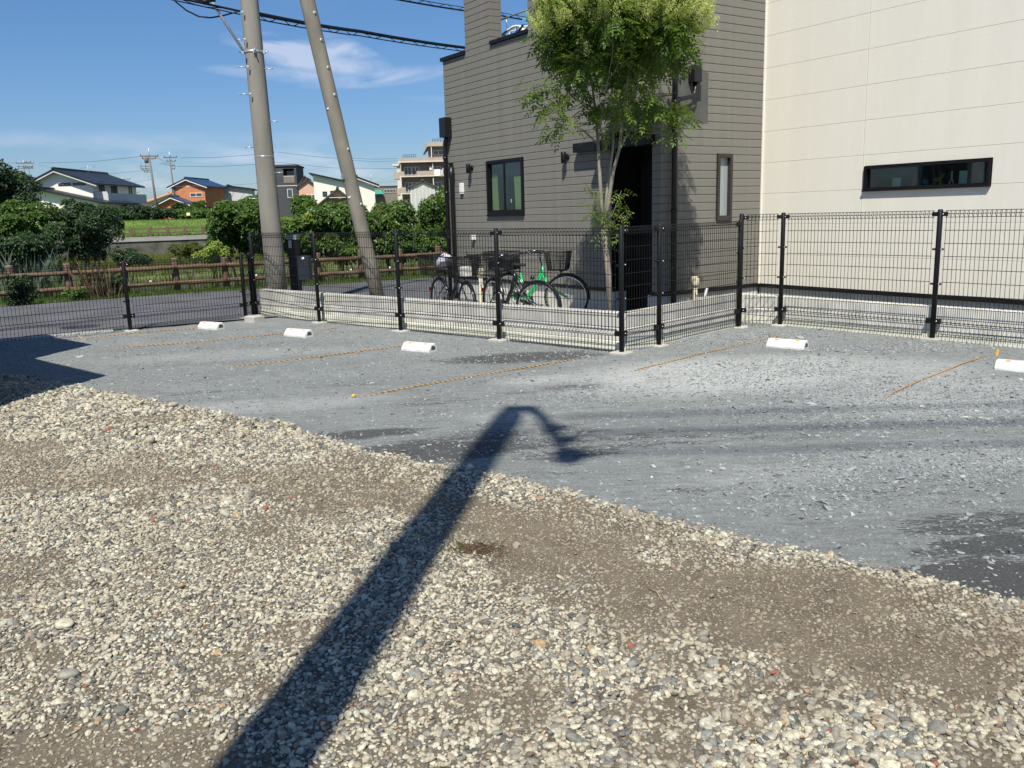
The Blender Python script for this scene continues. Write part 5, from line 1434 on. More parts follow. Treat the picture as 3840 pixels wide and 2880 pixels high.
bush('fence_weed', 'dark green weed clump right beside the low mesh fence post', 'weeds', 370, 470, 1040, 1120, 20.0, 2200, .07, M['leaf_dark'], 28, depth=.35, lumps=14, base_z=0, trunk=False)
c = on_ground(350, 1122)
blades('dead_weed', 'reddish dead weed stalks leaning on the log fence', 'weeds', lambda r, n: np.stack([c.x + .25 + r.normal(0, .28, n), c.y - .1 + r.normal(0, .15, n), np.zeros(n)], 1), 46, .85, .0025, M['dead'], 31, .35, kind='thing')
bush('mugwort', 'grey green weed bush behind the low fence post, leaning through the log rails', 'weeds', 300, 400, 985, 1115, 20.4, 2600, .07, M['weed'], 83, depth=.4, lumps=18, base_z=0, trunk=False)
bush('bank_shrub', 'dark olive bush on the bank under the dark spreading tree', 'shrub', 420, 560, 925, 1000, 28, 4000, .08, M['leaf_dark'], 84, depth=.8, lumps=20, base_z=-1, trunk=False)
c2 = at(85, 1000, 22.6)
blades('reeds', 'grey green upright reeds behind the log fence at the left', 'reeds', lambda r, n: np.stack([c2.x + r.normal(0, .35, n), c2.y + r.normal(0, .2, n), np.full(n, -.35)], 1), 900, 1.25, .010, M['reed'], 32, .3, kind='thing')

# ------------------------------------------------------------------ flowering ash by the porch
TD = 10.95


def px12(px, py, dy=0.0): return at(px, py, TD + dy * .9)


_b = at(2290, 1140, TD); tb = Vector((_b.x, _b.y, 0.0)); ash = thing('ash_tree', 'slender multi-stemmed ash tree in creamy blossom in front of the porch', 'tree', tb)
SW = [[(tb), px12(2283, 1040), px12(2271, 930), px12(2264, 860)],
      [px12(2264, 860), px12(2254, 740, .05), px12(2247, 620, .1), px12(2243, 540, .12), px12(2236, 440, .15), px12(2222, 330, .1), px12(2190, 210, .0), px12(2160, 120, -.1)],
      [px12(2266, 850), px12(2282, 760, -.05), px12(2300, 640, -.1), px12(2322, 560, -.15), px12(2335, 450, -.2), px12(2352, 320, -.3), px12(2370, 190, -.35), px12(2385, 60, -.3)],
      [px12(2268, 800, .02), px12(2278, 700, .15), px12(2298, 560, .25), px12(2303, 430, .3), px12(2290, 280, .3), px12(2280, 130, .25), px12(2270, 0, .2)],
      [px12(2243, 540, .1), px12(2190, 492, .05), px12(2150, 465, 0), px12(2110, 440, -.1), px12(2060, 400, -.15), px12(2010, 350, -.2)],
      [px12(2322, 560, -.15), px12(2360, 490, -.2), px12(2420, 420, -.25), px12(2480, 400, -.3), px12(2530, 420, -.3)],
      [px12(2335, 450, -.2), px12(2390, 330, -.3), px12(2460, 210, -.4), px12(2530, 120, -.4), px12(2590, 60, -.4)],
      [px12(2236, 440, .15), px12(2200, 370, .2), px12(2150, 290, .3), px12(2100, 180, .3), px12(2060, 90, .3)],
      [px12(2303, 430, .3), px12(2350, 300, .5), px12(2420, 180, .6), px12(2460, 60, .6)],
      [px12(2243, 540, .1), px12(2260, 420, -.1), px12(2280, 300, -.4), px12(2300, 180, -.6)]]
SR = [[.040, .038, .036, .036], [.026, .024, .021, .019, .016, .013, .010, .007], [.026, .024, .022, .019, .016, .013, .010, .007], [.020, .018, .015, .013, .011, .009, .006],
      [.011, .010, .009, .008, .006, .004], [.012, .010, .008, .006, .004], [.012, .010, .008, .006, .004], [.011, .009, .007, .006, .004], [.011, .009, .007, .004], [.010, .008, .006, .004]]
mb = MB()
for P_, r_ in zip(SW, SR): mb.tube([Vector(p) - tb for p in P_], r_, 9)
mb.build('trunk', M['bark_pale'], ash)
r = np.random.default_rng(44)
ctr = np.array(at(2330, 100, TD)); CR = np.array([1.0, .95, .95])
tips = []
# main crown: clumps through the volume, flatter below
lum = r.normal(size=(92, 3)); lum /= np.linalg.norm(lum, axis=1, keepdims=True); lum *= r.uniform(.25, .95, (92, 1))
lum[:, 2] = np.where(lum[:, 2] < -.35, -.35 - .45 * (-.35 - lum[:, 2]), lum[:, 2]); lum[:, 0] = np.sign(lum[:, 0]) * np.abs(lum[:, 0]) ** .8
main = ctr + lum * CR
extra = [(2010, 345, -.2), (2035, 395, -.15), (2065, 440, -.15), (1998, 300, -.2), (2090, 410, -.1), (2100, 470, -.1), (2060, 370, -.1), (2120, 440, -.1), (2030, 330, -.3),
         (2520, 420, -.3), (2555, 440, -.3), (2490, 400, -.3), (2450, 430, -.2), (2540, 480, -.3), (2400, 440, -.2), (2360, 420, -.2), (2340, 480, -.2), (2300, 360, .1), (2240, 380, 0), (2230, 410, .1),
         (2430, 350, -.3), (2380, 360, -.2), (2330, 330, 0), (2180, 330, .2), (2460, 370, -.3), (2250, 470, 0), (2330, 410, -.4), (2210, 400, 0)]
ex = np.array([tuple(at(a, b, TD + c_ * .9)) for a, b, c_ in extra])
cents = np.concatenate([main, ex]); crad = np.concatenate([r.uniform(.20, .34, len(main)), r.uniform(.11, .17, len(ex))]); ncl = np.concatenate([np.where(lum[:, 2] < -.2, 28, 44), np.where(ex[:, 0] < at(2150, 400, TD).x, 8, 13).astype(int)])
# twigs to the clumps
tw = MB(); sk = [Vector(p) for P_ in SW[1:] for p in P_[1:]]
for c_ in cents:
    v = Vector(c_); n_ = min(sk, key=lambda q: (q - v).length + (.6 if q.z > v.z else 0)); mid = n_.lerp(v, .5) + Vector((0, 0, -.05)); tw.tube([n_ - tb, mid - tb, v - tb], [.006, .004, .002], 5)
tw.build('branches', M['bark_pale'], ash)


def compound(cents, crad, ncl, r, o0, Lf=.074, npair=4):
    PV, PF, RN_ = [], [], []; ci = np.repeat(np.arange(len(cents)), ncl); n = len(ci)
    d = r.normal(size=(n, 3)); d /= np.linalg.norm(d, axis=1, keepdims=True)
    base = cents[ci] + d * (crad[ci] * r.uniform(.15, .9, n))[:, None]
    ax_ = d * .8 + np.array([0, 0, -.25]) + r.normal(size=(n, 3)) * .35; ax_ /= np.linalg.norm(ax_, axis=1, keepdims=True)
    upn = np.tile([0, 0, 1.0], (n, 1)) + r.normal(size=(n, 3)) * .4; sd_ = np.cross(ax_, upn); sd_ /= np.maximum(np.linalg.norm(sd_, axis=1, keepdims=True), 1e-6); nn = np.cross(sd_, ax_)
    tone = np.clip(.55 * r.random(n) + .25 * r.random(len(cents))[ci] + .12 + .18 * d[:, 2], 0, 1); Ls = r.uniform(.8, 1.2, n) * Lf; o = 0  # leaflets towards the top of a clump get a lighter tone
    for k_ in range(npair):
        s_ = .03 + k_ * .036
        for sg in (-1, 1):
            P = base + ax_ * s_ - np.array([0, 0, 1]) * (s_ * s_ * 2); D = sd_ * sg + ax_ * .55 - np.array([0, 0, .35])
            V, F = leaf_quads(P - o0, D, nn, Ls * (1 - .08 * abs(k_ - 1.5)), Ls * .36, .12); PV.append(V); PF.append(F + o); o += len(V); RN_.append(tone)
    P = base + ax_ * (.03 + npair * .032) - np.array([0, 0, .03]); V, F = leaf_quads(P - o0, ax_ - np.array([0, 0, .4]), nn, Ls * 1.1, Ls * .42, .12); PV.append(V); PF.append(F + o); RN_.append(tone)
    return np.concatenate(PV), np.concatenate(PF), np.concatenate(RN_)


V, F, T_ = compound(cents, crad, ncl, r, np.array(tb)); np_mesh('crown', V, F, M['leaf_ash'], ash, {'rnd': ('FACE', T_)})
# sucker shoots low on the trunk
sc_ = np.array([tuple(at(a, b, TD - .05)) for a, b in ((2215, 740), (2235, 765), (2255, 790), (2215, 790), (2270, 830), (2290, 790), (2325, 720), (2345, 735), (2340, 770), (2350, 800), (2262, 860), (2285, 850), (2300, 830), (2240, 820), (2315, 850), (2230, 805), (2275, 890))])
V, F, T_ = compound(sc_, np.full(len(sc_), .07), np.full(len(sc_), 5), r, np.array(tb), .05); np_mesh('shoot_leaves', V, F, M['leaf_ash'], ash, {'rnd': ('FACE', np.clip(T_ + .2, 0, 1))})
mb = MB()
for a, b in zip(((2268, 860), (2275, 850), (2280, 880), (2268, 870)), ((2330, 715), (2345, 790), (2300, 830), (2220, 790))): mb.tube([px12(*a) - tb, px12((a[0] + b[0]) / 2 + 5, (a[1] + b[1]) / 2, -.03) - tb, px12(*b, -.05) - tb], [.005, .004, .002], 5)
mb.build('shoots', M['bark_pale'], ash)
# panicles of tiny blossom on the sunny outside of the crown
PV, PF, RN_ = [], [], []; o = 0
nf = 720; d = r.normal(size=(nf * 4, 3)); d /= np.linalg.norm(d, axis=1, keepdims=True)
d = d[(d[:, 2] > -.12) & (d @ np.array([-.1, -.75, .55]) > -.30)][:nf]; n1 = len(d)
bc = ctr + d * CR * r.uniform(.82, 1.06, (n1, 1))
xf = np.array([tuple(at(a, b, TD - .3 + c_)) for a, b, c_ in ((2350, 430, 0), (2362, 445, 0), (2350, 460, 0), (2050, 100, 0), (2035, 60, .2), (2640, 120, 0), (2650, 90, .2), (2620, 150, 0), (2630, 60, 0), (2050, 130, 0), (2180, 170, -.3), (2200, 210, -.3))])
bc = np.concatenate([bc, xf]); dd = np.concatenate([d, np.tile([0, -.4, .9], (len(xf), 1))])
for b_, d_ in zip(bc, dd):
    m_ = 105; ax_ = d_ * .5 + np.array([0, 0, .8]); ax_ /= np.linalg.norm(ax_); s_ = r.random(m_); rad = .046 * (1 - .75 * s_)
    P = b_ + ax_ * (s_ * .15)[:, None] + r.normal(size=(m_, 3)) * rad[:, None] * .62
    D = r.normal(size=(m_, 3)) + ax_; nn = r.normal(size=(m_, 3)); L = r.uniform(.009, .020, m_)
    V, F = leaf_quads(P - np.array(tb), D, nn, L, L * .8, .2); PV.append(V); PF.append(F + o); o += len(V); RN_.append(np.clip(r.random(m_) * .6 + r.random() * .4, 0, 1))
np_mesh('blossom', np.concatenate(PV), np.concatenate(PF), M['flower'], ash, {'rnd': ('FACE', np.concatenate(RN_))})

# little things on the gravel: dried grass tuft, straws, debris
c = on_ground(1800, 2075)
blades('dry_tuft', 'dried brown grass tuft lying on the gravel beside the pole shadow', 'grass', lambda r, n: np.stack([c.x + r.normal(0, .055, n), c.y + r.normal(0, .035, n), np.full(n, .012)], 1), 300, .030, .0010, M['dead'], 51, 2.2, kind='thing')
blades('green_tuft', 'small green grass blades on the left side of the dried tuft', 'grass', lambda r, n: np.stack([c.x - .11 + r.normal(0, .05, n), c.y + .01 + r.normal(0, .025, n), np.full(n, .014)], 1), 26, .04, .0010, M['grass'], 52, 2.0, kind='thing')
M['straw'] = mat('straw', (.42, .33, .20), .8, .2, 30)
for i, (a, b, lb) in enumerate((((1140, 2636), (1224, 2600), 'short pale straw lying in the pole shadow'), ((3225, 2105), (3500, 2185), 'long thin dry stalk along the edge of the gravel'), ((2430, 2205), (2480, 2250), 'bent dry stalk on the brown soil'), ((1620, 2360), (1750, 2420), 'fine straw across the pebbles right of the shadow'))):
    A_ = on_ground(*a, .022); B_ = on_ground(*b, .022); q = A_.lerp(B_, .5) + Vector((.01, .012, .008)); m_ = MB(); m_.tube([Vector((0, 0, 0)), q - A_, B_ - A_], [.0022, .002, .001], 5); o = m_.build('straw', M['straw']); o.location = A_; tag(o, lb, 'straw')
def rock(px, py, sx, sy, sz, m, label, name='stone', z=.012, seed=0):
    p = on_ground(px, py, z); bm = bmesh.new(); r_ = np.random.default_rng(seed)
    for _ in range(16):
        q = r_.normal(size=3); q /= np.linalg.norm(q); bm.verts.new((q[0] * sx, q[1] * sy, q[2] * sz))
    h = bmesh.ops.convex_hull(bm, input=bm.verts); bmesh.ops.delete(bm, geom=[g for g in h['geom_interior'] if isinstance(g, bmesh.types.BMVert)], context='VERTS')
    bmesh.ops.bevel(bm, geom=list(bm.edges), offset=min(sx, sz) * .12, segments=2, affect='EDGES')
    me = bpy.data.meshes.new(name); bm.to_mesh(me); bm.free(); me.materials.append(m); o = bpy.data.objects.new(name, me); COL.objects.link(o); o.location = (p.x, p.y, z + sz * .3); o.rotation_euler = (0, 0, r_.uniform(0, 6)); tag(o, label, 'stone'); return o
M['rk_blue'] = mat('pale blue stone', (.42, .46, .47), .8, .15, 20); M['rk_red'] = mat('brick red stone', (.36, .11, .07), .8, .15, 20); M['rk_white'] = mat('white stone', (.72, .70, .64), .8, .1, 20); M['rk_teal'] = mat('blue green stone', (.22, .29, .29), .8, .15, 20)
rock(1018, 2752, .024, .019, .010, M['rk_blue'], 'flat pale blue stone at the lower end of the pole shadow', seed=1)
rock(1062, 2750, .018, .013, .012, M['rk_red'], 'dark red pebble next to the pale blue flat stone', seed=2)
rock(1237, 2443, .013, .010, .008, M['rk_white'], 'small bright white stone inside the pole shadow', seed=3)
rock(1864, 2057, .020, .015, .011, M['rk_teal'], 'blue green stone right of the dried grass tuft', seed=4)
rock(3134, 2755, .024, .018, .016, M['rk_red'], 'brick red stone near the bottom right corner', seed=5)
rock(2905, 2528, .015, .012, .011, M['rk_red'], 'orange red stone above the brick red one', seed=6)
rock(2445, 1790, .012, .010, .008, M['rk_white'], 'lone white stone on the grey lot right of the pole shadow', z=.003, seed=7)
rock(3458, 1525, .022, .015, .012, M['blk_mid'], 'dark grey stone beside the near end of the right hand rope', z=.003, seed=8)

# ================================================================== FAR BANK
M['farwall'] = mat('stone faced canal wall', (.125, .12, .095), .95, .45, 1.6, bump=.5, bscale=4, dist=.05)
t = thing('canal_wall', 'stone faced retaining wall with weep holes below the riverside path', 'wall', uv(-60, 54.95), R(30))
MB().box(-40, 190, 0, .5, -.9, .62).build('wall_face', M['farwall'], t)
MB().box(-40, 190, -.06, .54, .622, .80).build('coping', M['path'], t)
for i in range(40): MB().lathe([(.05, 0), (.05, .02)], (0, 0, 0), 8, Matrix.Translation((22 + i * 1.0, -.012, .36)) @ Matrix.Rotation(math.pi / 2, 4, 'X')).build('weep_hole_shade', M['hole'], t)  # dark discs on the wall face, painted shade of the drain openings
M['fpost'] = mat('brown far fence', (.16, .105, .075), .9, .2, 8)
fo = uv(-60, 58.4, far_z(58.4)); t = thing('path_fence', 'low brown post and rail fence beside the riverside path', 'fence', fo, R(30))
for i in range(0, 110):
    m = MB() if i == 0 else None
    if i == 0: o1 = MB().bevbox(-.075, .075, -.075, .075, 0, .66, .01).build('post', M['fpost'], t)
    else:
        o = bpy.data.objects.new('post', o1.data); COL.objects.link(o); o.parent = t; o.location = (i * 1.05, 0, 0)
for z in (.52, .27): MB().box(0, 115, -.03, .03, z - .04, z + .04).build('rail', M['fpost'], t)

HW = {'white': mat('white house render', (.82, .77, .68), .85, .05, .7), 'pale_grey': mat('pale grey house render', (.55, .54, .52), .85, .06, .7), 'orange': mat('terracotta house render', (.52, .20, .095), .85, .1, 1), 'peach': mat('peach house render', (.66, .40, .28), .85, .06, 1),  # pale grey is one even render colour, shared by several houses
      'dark': mat('charcoal house cladding', (.065, .068, .075), .8, .25, 2, stretch=(.3, .3, 6)), 'cream': mat('cream house render', (.74, .60, .34), .85, .06, 1), 'beige': mat('beige apartment tile', (.44, .36, .29), .85, .08, 1), 'slab': mat('pale concrete slab edge', (.66, .60, .53), .85, .06, 1), 'brown': mat('brown shed wall', (.22, .18, .15), .9, .1, 1),
      'tin': mat('corrugated pale tin', (.50, .48, .46), .6, .2, 3, stretch=(6, 1, .3))}


def tile_mat(name, c):
    m = mat(name, c, .45, .25, 1.2, spec=.5); nt = m.node_tree; b = nt.nodes['Principled BSDF']
    w_ = nt.nodes.new('ShaderNodeTexWave'); w_.inputs['Scale'].default_value = 1.7; w_.bands_direction = 'X'; tc_ = nt.nodes.new('ShaderNodeTexCoord'); nt.links.new(tc_.outputs['Object'], w_.inputs['Vector'])
    bp_ = nt.nodes.new('ShaderNodeBump'); bp_.inputs['Distance'].default_value = .08; nt.links.new(w_.outputs[0], bp_.inputs['Height']); nt.links.new(bp_.outputs[0], b.inputs['Normal']); return m


HR = {'black': tile_mat('blue black roof tiles', (.030, .033, .040)), 'blue': tile_mat('blue glazed roof tiles', (.035, .075, .17)), 'grey': tile_mat('grey roof tiles', (.10, .10, .10)), 'salmon': mat('salmon sheet roof', (.62, .33, .20), .7, .1, 1), 'oldgrey': tile_mat('old grey brown tiles', (.11, .095, .085))}


def place(px, Y, zb, yaw=0):
    p = at(px, 800, Y); va = math.atan2(p.y, p.x) - math.pi / 2
    return Vector((p.x, p.y, zb)), va - R(yaw)


def zpx(px, py, Y): return at(px, py, Y).z


def gable(t, x0, x1, y0, y1, zb, ze, zr, wall, roof, ov=.5, xr=None, th=.16, trim=None):
    """gabled block whose gable faces the viewer; ridge runs away from the viewer at xr"""
    xr = (x0 + x1) / 2 if xr is None else xr
    m = MB(); poly = [(x0, zb), (x1, zb), (x1, ze), (xr, zr), (x0, ze)]; n = 5
    m.add([(x, y0, z) for x, z in poly] + [(x, y1, z) for x, z in poly], [(0, 1, 2, 3, 4), (9, 8, 7, 6, 5)] + [(i, (i + 1) % 5, 5 + (i + 1) % 5, 5 + i) for i in range(5)]); m.build('wall', HW[wall], t)
    for sx, xe in ((-1, x0), (1, x1)):
        sl = (zr - ze) / abs(xr - xe); xo = xe + sx * ov; zo = ze - sl * ov
        m = MB(); a = [(xr, zr + .02), (xo, zo + .02), (xo, zo + .02 + th), (xr, zr + .02 + th)]
        m.add([(x, y0 - ov, z) for x, z in a] + [(x, y1 + ov, z) for x, z in a], [(0, 1, 2, 3), (7, 6, 5, 4)] + [(i, (i + 1) % 4, 4 + (i + 1) % 4, 4 + i) for i in range(4)]); ro = m.build('roof', HR[roof], t)
        if trim:
            m = MB(); a = [(xr, zr - .16), (xo, zo - .16), (xo, zo), (xr, zr)]; m.add([(x, y0 - ov + .05, z) for x, z in a] + [(x, y0 - ov + .12, z) for x, z in a], [(0, 1, 2, 3), (7, 6, 5, 4)] + [(i, (i + 1) % 4, 4 + (i + 1) % 4, 4 + i) for i in range(4)]); m.build('barge_board', HW[trim], ro)
    m = MB(); m.tube([(xr, y0 - ov - .05, zr + th + .06), (xr, y1 + ov + .05, zr + th + .06)], .14, 8); m.build('ridge', HR[roof], t)


def fwin(t, x0, x1, z0, z1, y, frame='white', side=None, mull=1, m='farglass'):
    """far window; on the front (y fixed) or a side wall (side = x)"""
    def B(mb, a0, a1, b0, b1, d0, d1):
        if side is None: mb.box(a0, a1, y + d0, y + d1, b0, b1)
        else: mb.box(side - d1, side - d0, a0, a1, b0, b1)
    f = MB(); q = .06
    B(f, x0, x0 + q, z0, z1, -.06, .02); B(f, x1 - q, x1, z0, z1, -.06, .02); B(f, x0 + q, x1 - q, z0, z0 + q, -.06, .02); B(f, x0 + q, x1 - q, z1 - q, z1, -.06, .02)
    for i in range(mull): xx = x0 + (x1 - x0) * (i + 1) / (mull + 1); B(f, xx - .03, xx + .03, z0 + q, z1 - q, -.05, .02)
    w_ = f.build('window', HW[frame] if frame in HW else M[frame], t); g = MB(); B(g, x0 + q, x1 - q, z0 + q, z1 - q, -.02, -.01); g.build('pane', M[m], w_)


# white house with black roofs, left
Y_ = 92; p, a = place(245, Y_, 1.9, 27); t = thing('white_house', 'white two storey house with black tiled roofs on the far bank at the left', 'house', p, a)
zt = zpx(240, 640, Y_) - 1.9; ze = zpx(150, 690, Y_) - 1.9; s = Y_ / FPX
gable(t, -3.15, 3.1, 0, 10.5, 0, ze, zt, 'white', 'black', ov=.75, xr=-.35, trim='pale_grey')
zl = zpx(225, 716, Y_) - 1.9; zle = zpx(110, 800, Y_) - 1.9
gable(t, -4.5, 4.8, -2.8, 4.6, 0, zpx(140, 776, Y_) - 1.9 + .2, zl, 'white', 'black', ov=.7, xr=-.9)
fwin(t, -.35, .95, zpx(250, 696, Y_) - 1.9, zpx(250, 686, Y_) - 1.9, 0, 'frame'); fwin(t, 1.15, 2.45, zpx(300, 695, Y_) - 1.9, zpx(300, 685, Y_) - 1.9, 0, 'frame')
zz = zpx(370, 722, Y_) - 1.9; fwin(t, 1.4, 2.6, zz - .3, zz + 1.2, 0, 'frame', side=3.1); fwin(t, 4.2, 5.6, zz - .6, zz + 1.2, 0, 'frame', side=3.1); fwin(t, 8.3, 9.4, zz - .3, zz + .9, 0, 'white', side=3.1)
b_ = MB(); b_.box(3.11, 4.5, .3, 9.8, zz - 1.0, zz - .85); b_.box(4.42, 4.5, .3, 9.8, zz - .85, zz - .05); b_.box(3.11, 4.41, .3, .38, zz - .85, zz + .1); b_.build('balcony', HW['pale_grey'], t)
b_ = MB(); b_.add([(3.1, .2, zz - 1.25), (6.2, .2, zz - 2.4), (6.2, 11.5, zz - 2.4), (3.1, 11.5, zz - 1.25), (3.1, .2, zz - 1.1), (6.2, .2, zz - 2.25), (6.2, 11.5, zz - 2.25), (3.1, 11.5, zz - 1.1)], [(0, 1, 2, 3), (4, 7, 6, 5), (0, 4, 5, 1), (1, 5, 6, 2), (2, 6, 7, 3), (3, 7, 4, 0)]); b_.build('lower_roof', HR['black'], t)
MB().box(3.12, 5.6, .5, 10.2, 0, zz - 2.2).build('lower_wall', HW['brown'], t)
# grey-roofed house behind the left tree
p, a = place(128, 104, 1.9, 10); t = thing('grey_house', 'grey roofed house half hidden between the left tree and the white house', 'house', p, a)
gable(t, -3, 2.2, 0, 8, 0, zpx(128, 702, 104) - 1.9, zpx(100, 660, 104) - 1.9, 'pale_grey', 'grey', xr=-1.2); fwin(t, -.3, 1.7, 2.6, 4.3, 0, 'frame')
# terracotta house with blue tiles
Y_ = 128; s = Y_ / FPX; p, a = place(712, Y_, 1.9, 24); t = thing('terracotta_house', 'terracotta house with glazed blue tile roofs beyond the levee', 'house', p, a)
Zq = lambda py, px=712: zpx(px, py, Y_) - 1.9
gable(t, -2.3, 2.5, 0, 7.0, 0, Zq(698), Zq(672), 'orange', 'blue', ov=.55, xr=0, trim='white')
gable(t, -4.4, 1.9, -2.2, 4.0, 0, Zq(775), Zq(740), 'orange', 'blue', ov=.6, xr=-1.4, trim='white')
fwin(t, .3, 2.1, Zq(739), Zq(724), 0, 'white'); MB().box(-2.0, 2.2, -.03, -.001, Zq(699), Zq(697)).build('gable_band', HW['white'], t)
p, a = place(880, 136, 1.9, 5); t = thing('far_house', 'low house with a dark hipped roof just above the broadleaf tree', 'house', p, a)
gable(t, -3.4, 2.8, 0, 6, 0, zpx(880, 712, 136) - 1.9, zpx(880, 699, 136) - 1.9, 'pale_grey', 'black', xr=-.6)
# cream building and salmon roofs by the far poles
p, a = place(622, 150, 1.9, -8); t = thing('cream_house', 'cream building with an ochre roof edge between the far poles and the terracotta house', 'house', p, a)
gable(t, -2.3, 2.6, 0, 6, 0, zpx(600, 755, 150) - 1.9, zpx(640, 722, 150) - 1.9, 'cream', 'salmon', xr=1.7); fwin(t, -.6, .8, zpx(620, 768, 150) - 1.9, zpx(620, 758, 150) - 1.9, 0, 'brown')
p, a = place(560, 158, 1.9, 0); t = thing('salmon_roof_shed', 'long low shed with a salmon roof left of the tall far pole', 'shed', p, a)
gable(t, -3.2, 3.0, 0, 9, 0, zpx(560, 772, 158) - 1.9, zpx(560, 756, 158) - 1.9, 'white', 'salmon', xr=0)
# dark cube house
Y_ = 118; Zc = lambda py: zpx(1070, py, Y_) - 1.9; p, a = place(1072, Y_, 1.9, 10); t = thing('dark_house', 'charcoal flat roofed three storey house beside the upright pole', 'house', p, a)
s = Y_ / FPX; x0, x1 = -3.0, 1.75
wl = MB()
for (a0, a1, z0, z1) in rects_minus((x0, x1, 0, Zc(624)), [(.05, 1.45, Zc(686), Zc(632))]): wl.box(a0, a1, 0, .3, z0, z1)
wl.box(x0, x1, 1.5, 6, 0, Zc(624)); wl.box(x1 - .2, x1, .301, 1.499, 0, Zc(624)); wl.box(x0, x0 + .2, .301, 1.499, 0, Zc(624)); wl.box(x0 + .2, x1 - .2, .301, 1.499, Zc(686) - .2, Zc(686)); wl.box(x0 + .2, x1 - .2, .301, 1.499, Zc(626), Zc(624)); wl.build('wall', HW['dark'], t)
MB().bevbox(x0 - .1, x1 + .15, -.15, 6.1, Zc(624) + .01, Zc(617), .03).build('roof', HW['dark'], t)
MB().box(x0, x1 + .04, -.06, -.001, Zc(698), Zc(696)).build('white_band', HW['white'], t)
MB().box(.05, 1.45, -.04, .04, Zc(686), Zc(662)).build('balcony_panel', HW['brown'], t); MB().box(.05, 1.45, -.06, .05, Zc(662) + .01, Zc(660)).build('balcony_rail', HW['white'], t)
fwin(t, .3, 1.35, Zc(661) + .1, Zc(640), 1.45, 'white'); fwin(t, .4, 1.1, Zc(742), Zc(709), 0, 'white', mull=0)
# peach house
Y_ = 112; Zc = lambda py: zpx(1155, py, Y_) - 1.9; p, a = place(1157, Y_, 1.9, 4); t = thing('peach_house', 'small peach coloured house between the dark cube and the white house with a slanting roof', 'house', p, a)
gable(t, -1.0, 1.25, 0, 5, 0, Zc(700), Zc(676), 'peach', 'oldgrey', ov=.3, xr=.15); gable(t, -1.0, .2, 2.0, 6, 0, Zc(688), Zc(672) + .2, 'peach', 'oldgrey', ov=.35)
fwin(t, -.45, 1.05, Zc(752), Zc(730), 0, 'white', mull=2)
# white house with slanting roof
Y_ = 100; Zc = lambda py, px=1230: zpx(px, py, Y_) - 1.9; p, a = place(1240, Y_, 1.9, 2); t = thing('white_slant_house', 'white house under a single slanting dark roof left of the leaning pole', 'house', p, a); s = Y_ / FPX
m = MB(); poly = [(-1.65, -.2), (2.7, -.2), (2.7, Zc(692)), (-1.65, Zc(655))]; m.add([(x, 0, z) for x, z in poly] + [(x, 6, z) for x, z in poly], [(0, 1, 2, 3), (7, 6, 5, 4)] + [(i, (i + 1) % 4, 4 + (i + 1) % 4, 4 + i) for i in range(4)]); m.build('wall', HW['white'], t)
m = MB(); a_ = [(-2.05, Zc(651)), (2.9, Zc(692)), (2.9, Zc(692) + .14), (-2.05, Zc(651) + .14)]; m.add([(x, -.5, z) for x, z in a_] + [(x, 6.4, z) for x, z in a_], [(0, 1, 2, 3), (7, 6, 5, 4)] + [(i, (i + 1) % 4, 4 + (i + 1) % 4, 4 + i) for i in range(4)]); m.build('roof', HR['black'], t)
fwin(t, -.75, -.25, Zc(736), Zc(718), 0, 'frame', mull=0); fwin(t, .1, .7, Zc(736), Zc(716), 0, 'frame', mull=0)
Y_ = 104; Zc = lambda py, px=1370: zpx(px, py, Y_) - 1.9; p, a = place(1345, Y_, 1.9, 0); t = thing('white_gable_house', 'white gabled house seen right of the leaning pole', 'house', p, a)
gable(t, -2.2, 2.0, 0, 8, 0, Zc(692), Zc(666), 'white', 'black', ov=.55, xr=.0, trim='pale_grey')
Y_ = 90; Zc = lambda py, px=1270: zpx(px, py, Y_) - 1.9; p, a = place(1262, Y_, 1.9, 0); t = thing('old_tiled_house', 'old wooden house with a dark tiled gable and a pale awning', 'house', p, a)
gable(t, -1.6, 1.9, 0, 6, 0, Zc(765), Zc(712), 'brown', 'oldgrey', ov=.5, xr=.25); MB().box(-.6, 1.0, -.9, -.1, Zc(742), Zc(740)).build('awning', HW['white'], t)
# flat brown building, teal roof, shed
Y_ = 125; Zc = lambda py, px=1450: zpx(px, py, Y_) - 1.9; p, a = place(1452, Y_, 1.9, 0); t = thing('brown_flat_house', 'low brown flat roofed building between the white gable and the apartments', 'house', p, a)
MB().box(-1.6, 1.55, 0, 6, 0, Zc(700)).build('wall', HW['brown'], t); MB().box(-1.7, 1.65, -.1, 6.1, Zc(700) + .01, Zc(697)).build('roof', HW['dark'], t); fwin(t, -.3, 1.4, Zc(723), Zc(710), 0, 'tin', mull=3)
MB().add([(-1.7, -1.5, Zc(728)), (-.3, -1.5, Zc(728)), (-.7, -.2, Zc(712)), (-1.5, -.2, Zc(712)), (-1.7, -.2, Zc(728)), (-.3, -.2, Zc(728))], [(0, 1, 2, 3), (0, 3, 4), (1, 5, 2), (0, 4, 5, 1), (3, 2, 5, 4)]).build('porch_roof', mat('teal sheet', (.05, .30, .24), .6, .1, 3), t)
Y_ = 100; Zc = lambda py, px=1590: zpx(px, py, Y_) - 1.9; p, a = place(1590, Y_, 1.9, 0); t = thing('tin_shed', 'small tin sided shed with a white gable above the glossy shrubs', 'shed', p, a)
gable(t, -1.45, 1.35, 0, 5, 0, Zc(702), Zc(684), 'tin', 'oldgrey', ov=.25, xr=.0); MB().add([(-1.2, -.02, Zc(700)), (1.1, -.02, Zc(700)), (0, -.02, Zc(687)), (-1.2, -.005, Zc(700)), (1.1, -.005, Zc(700)), (0, -.005, Zc(687))], [(0, 1, 2), (5, 4, 3), (0, 3, 4, 1), (1, 4, 5, 2), (2, 5, 3, 0)]).build('gable_panel', HW['white'], t)
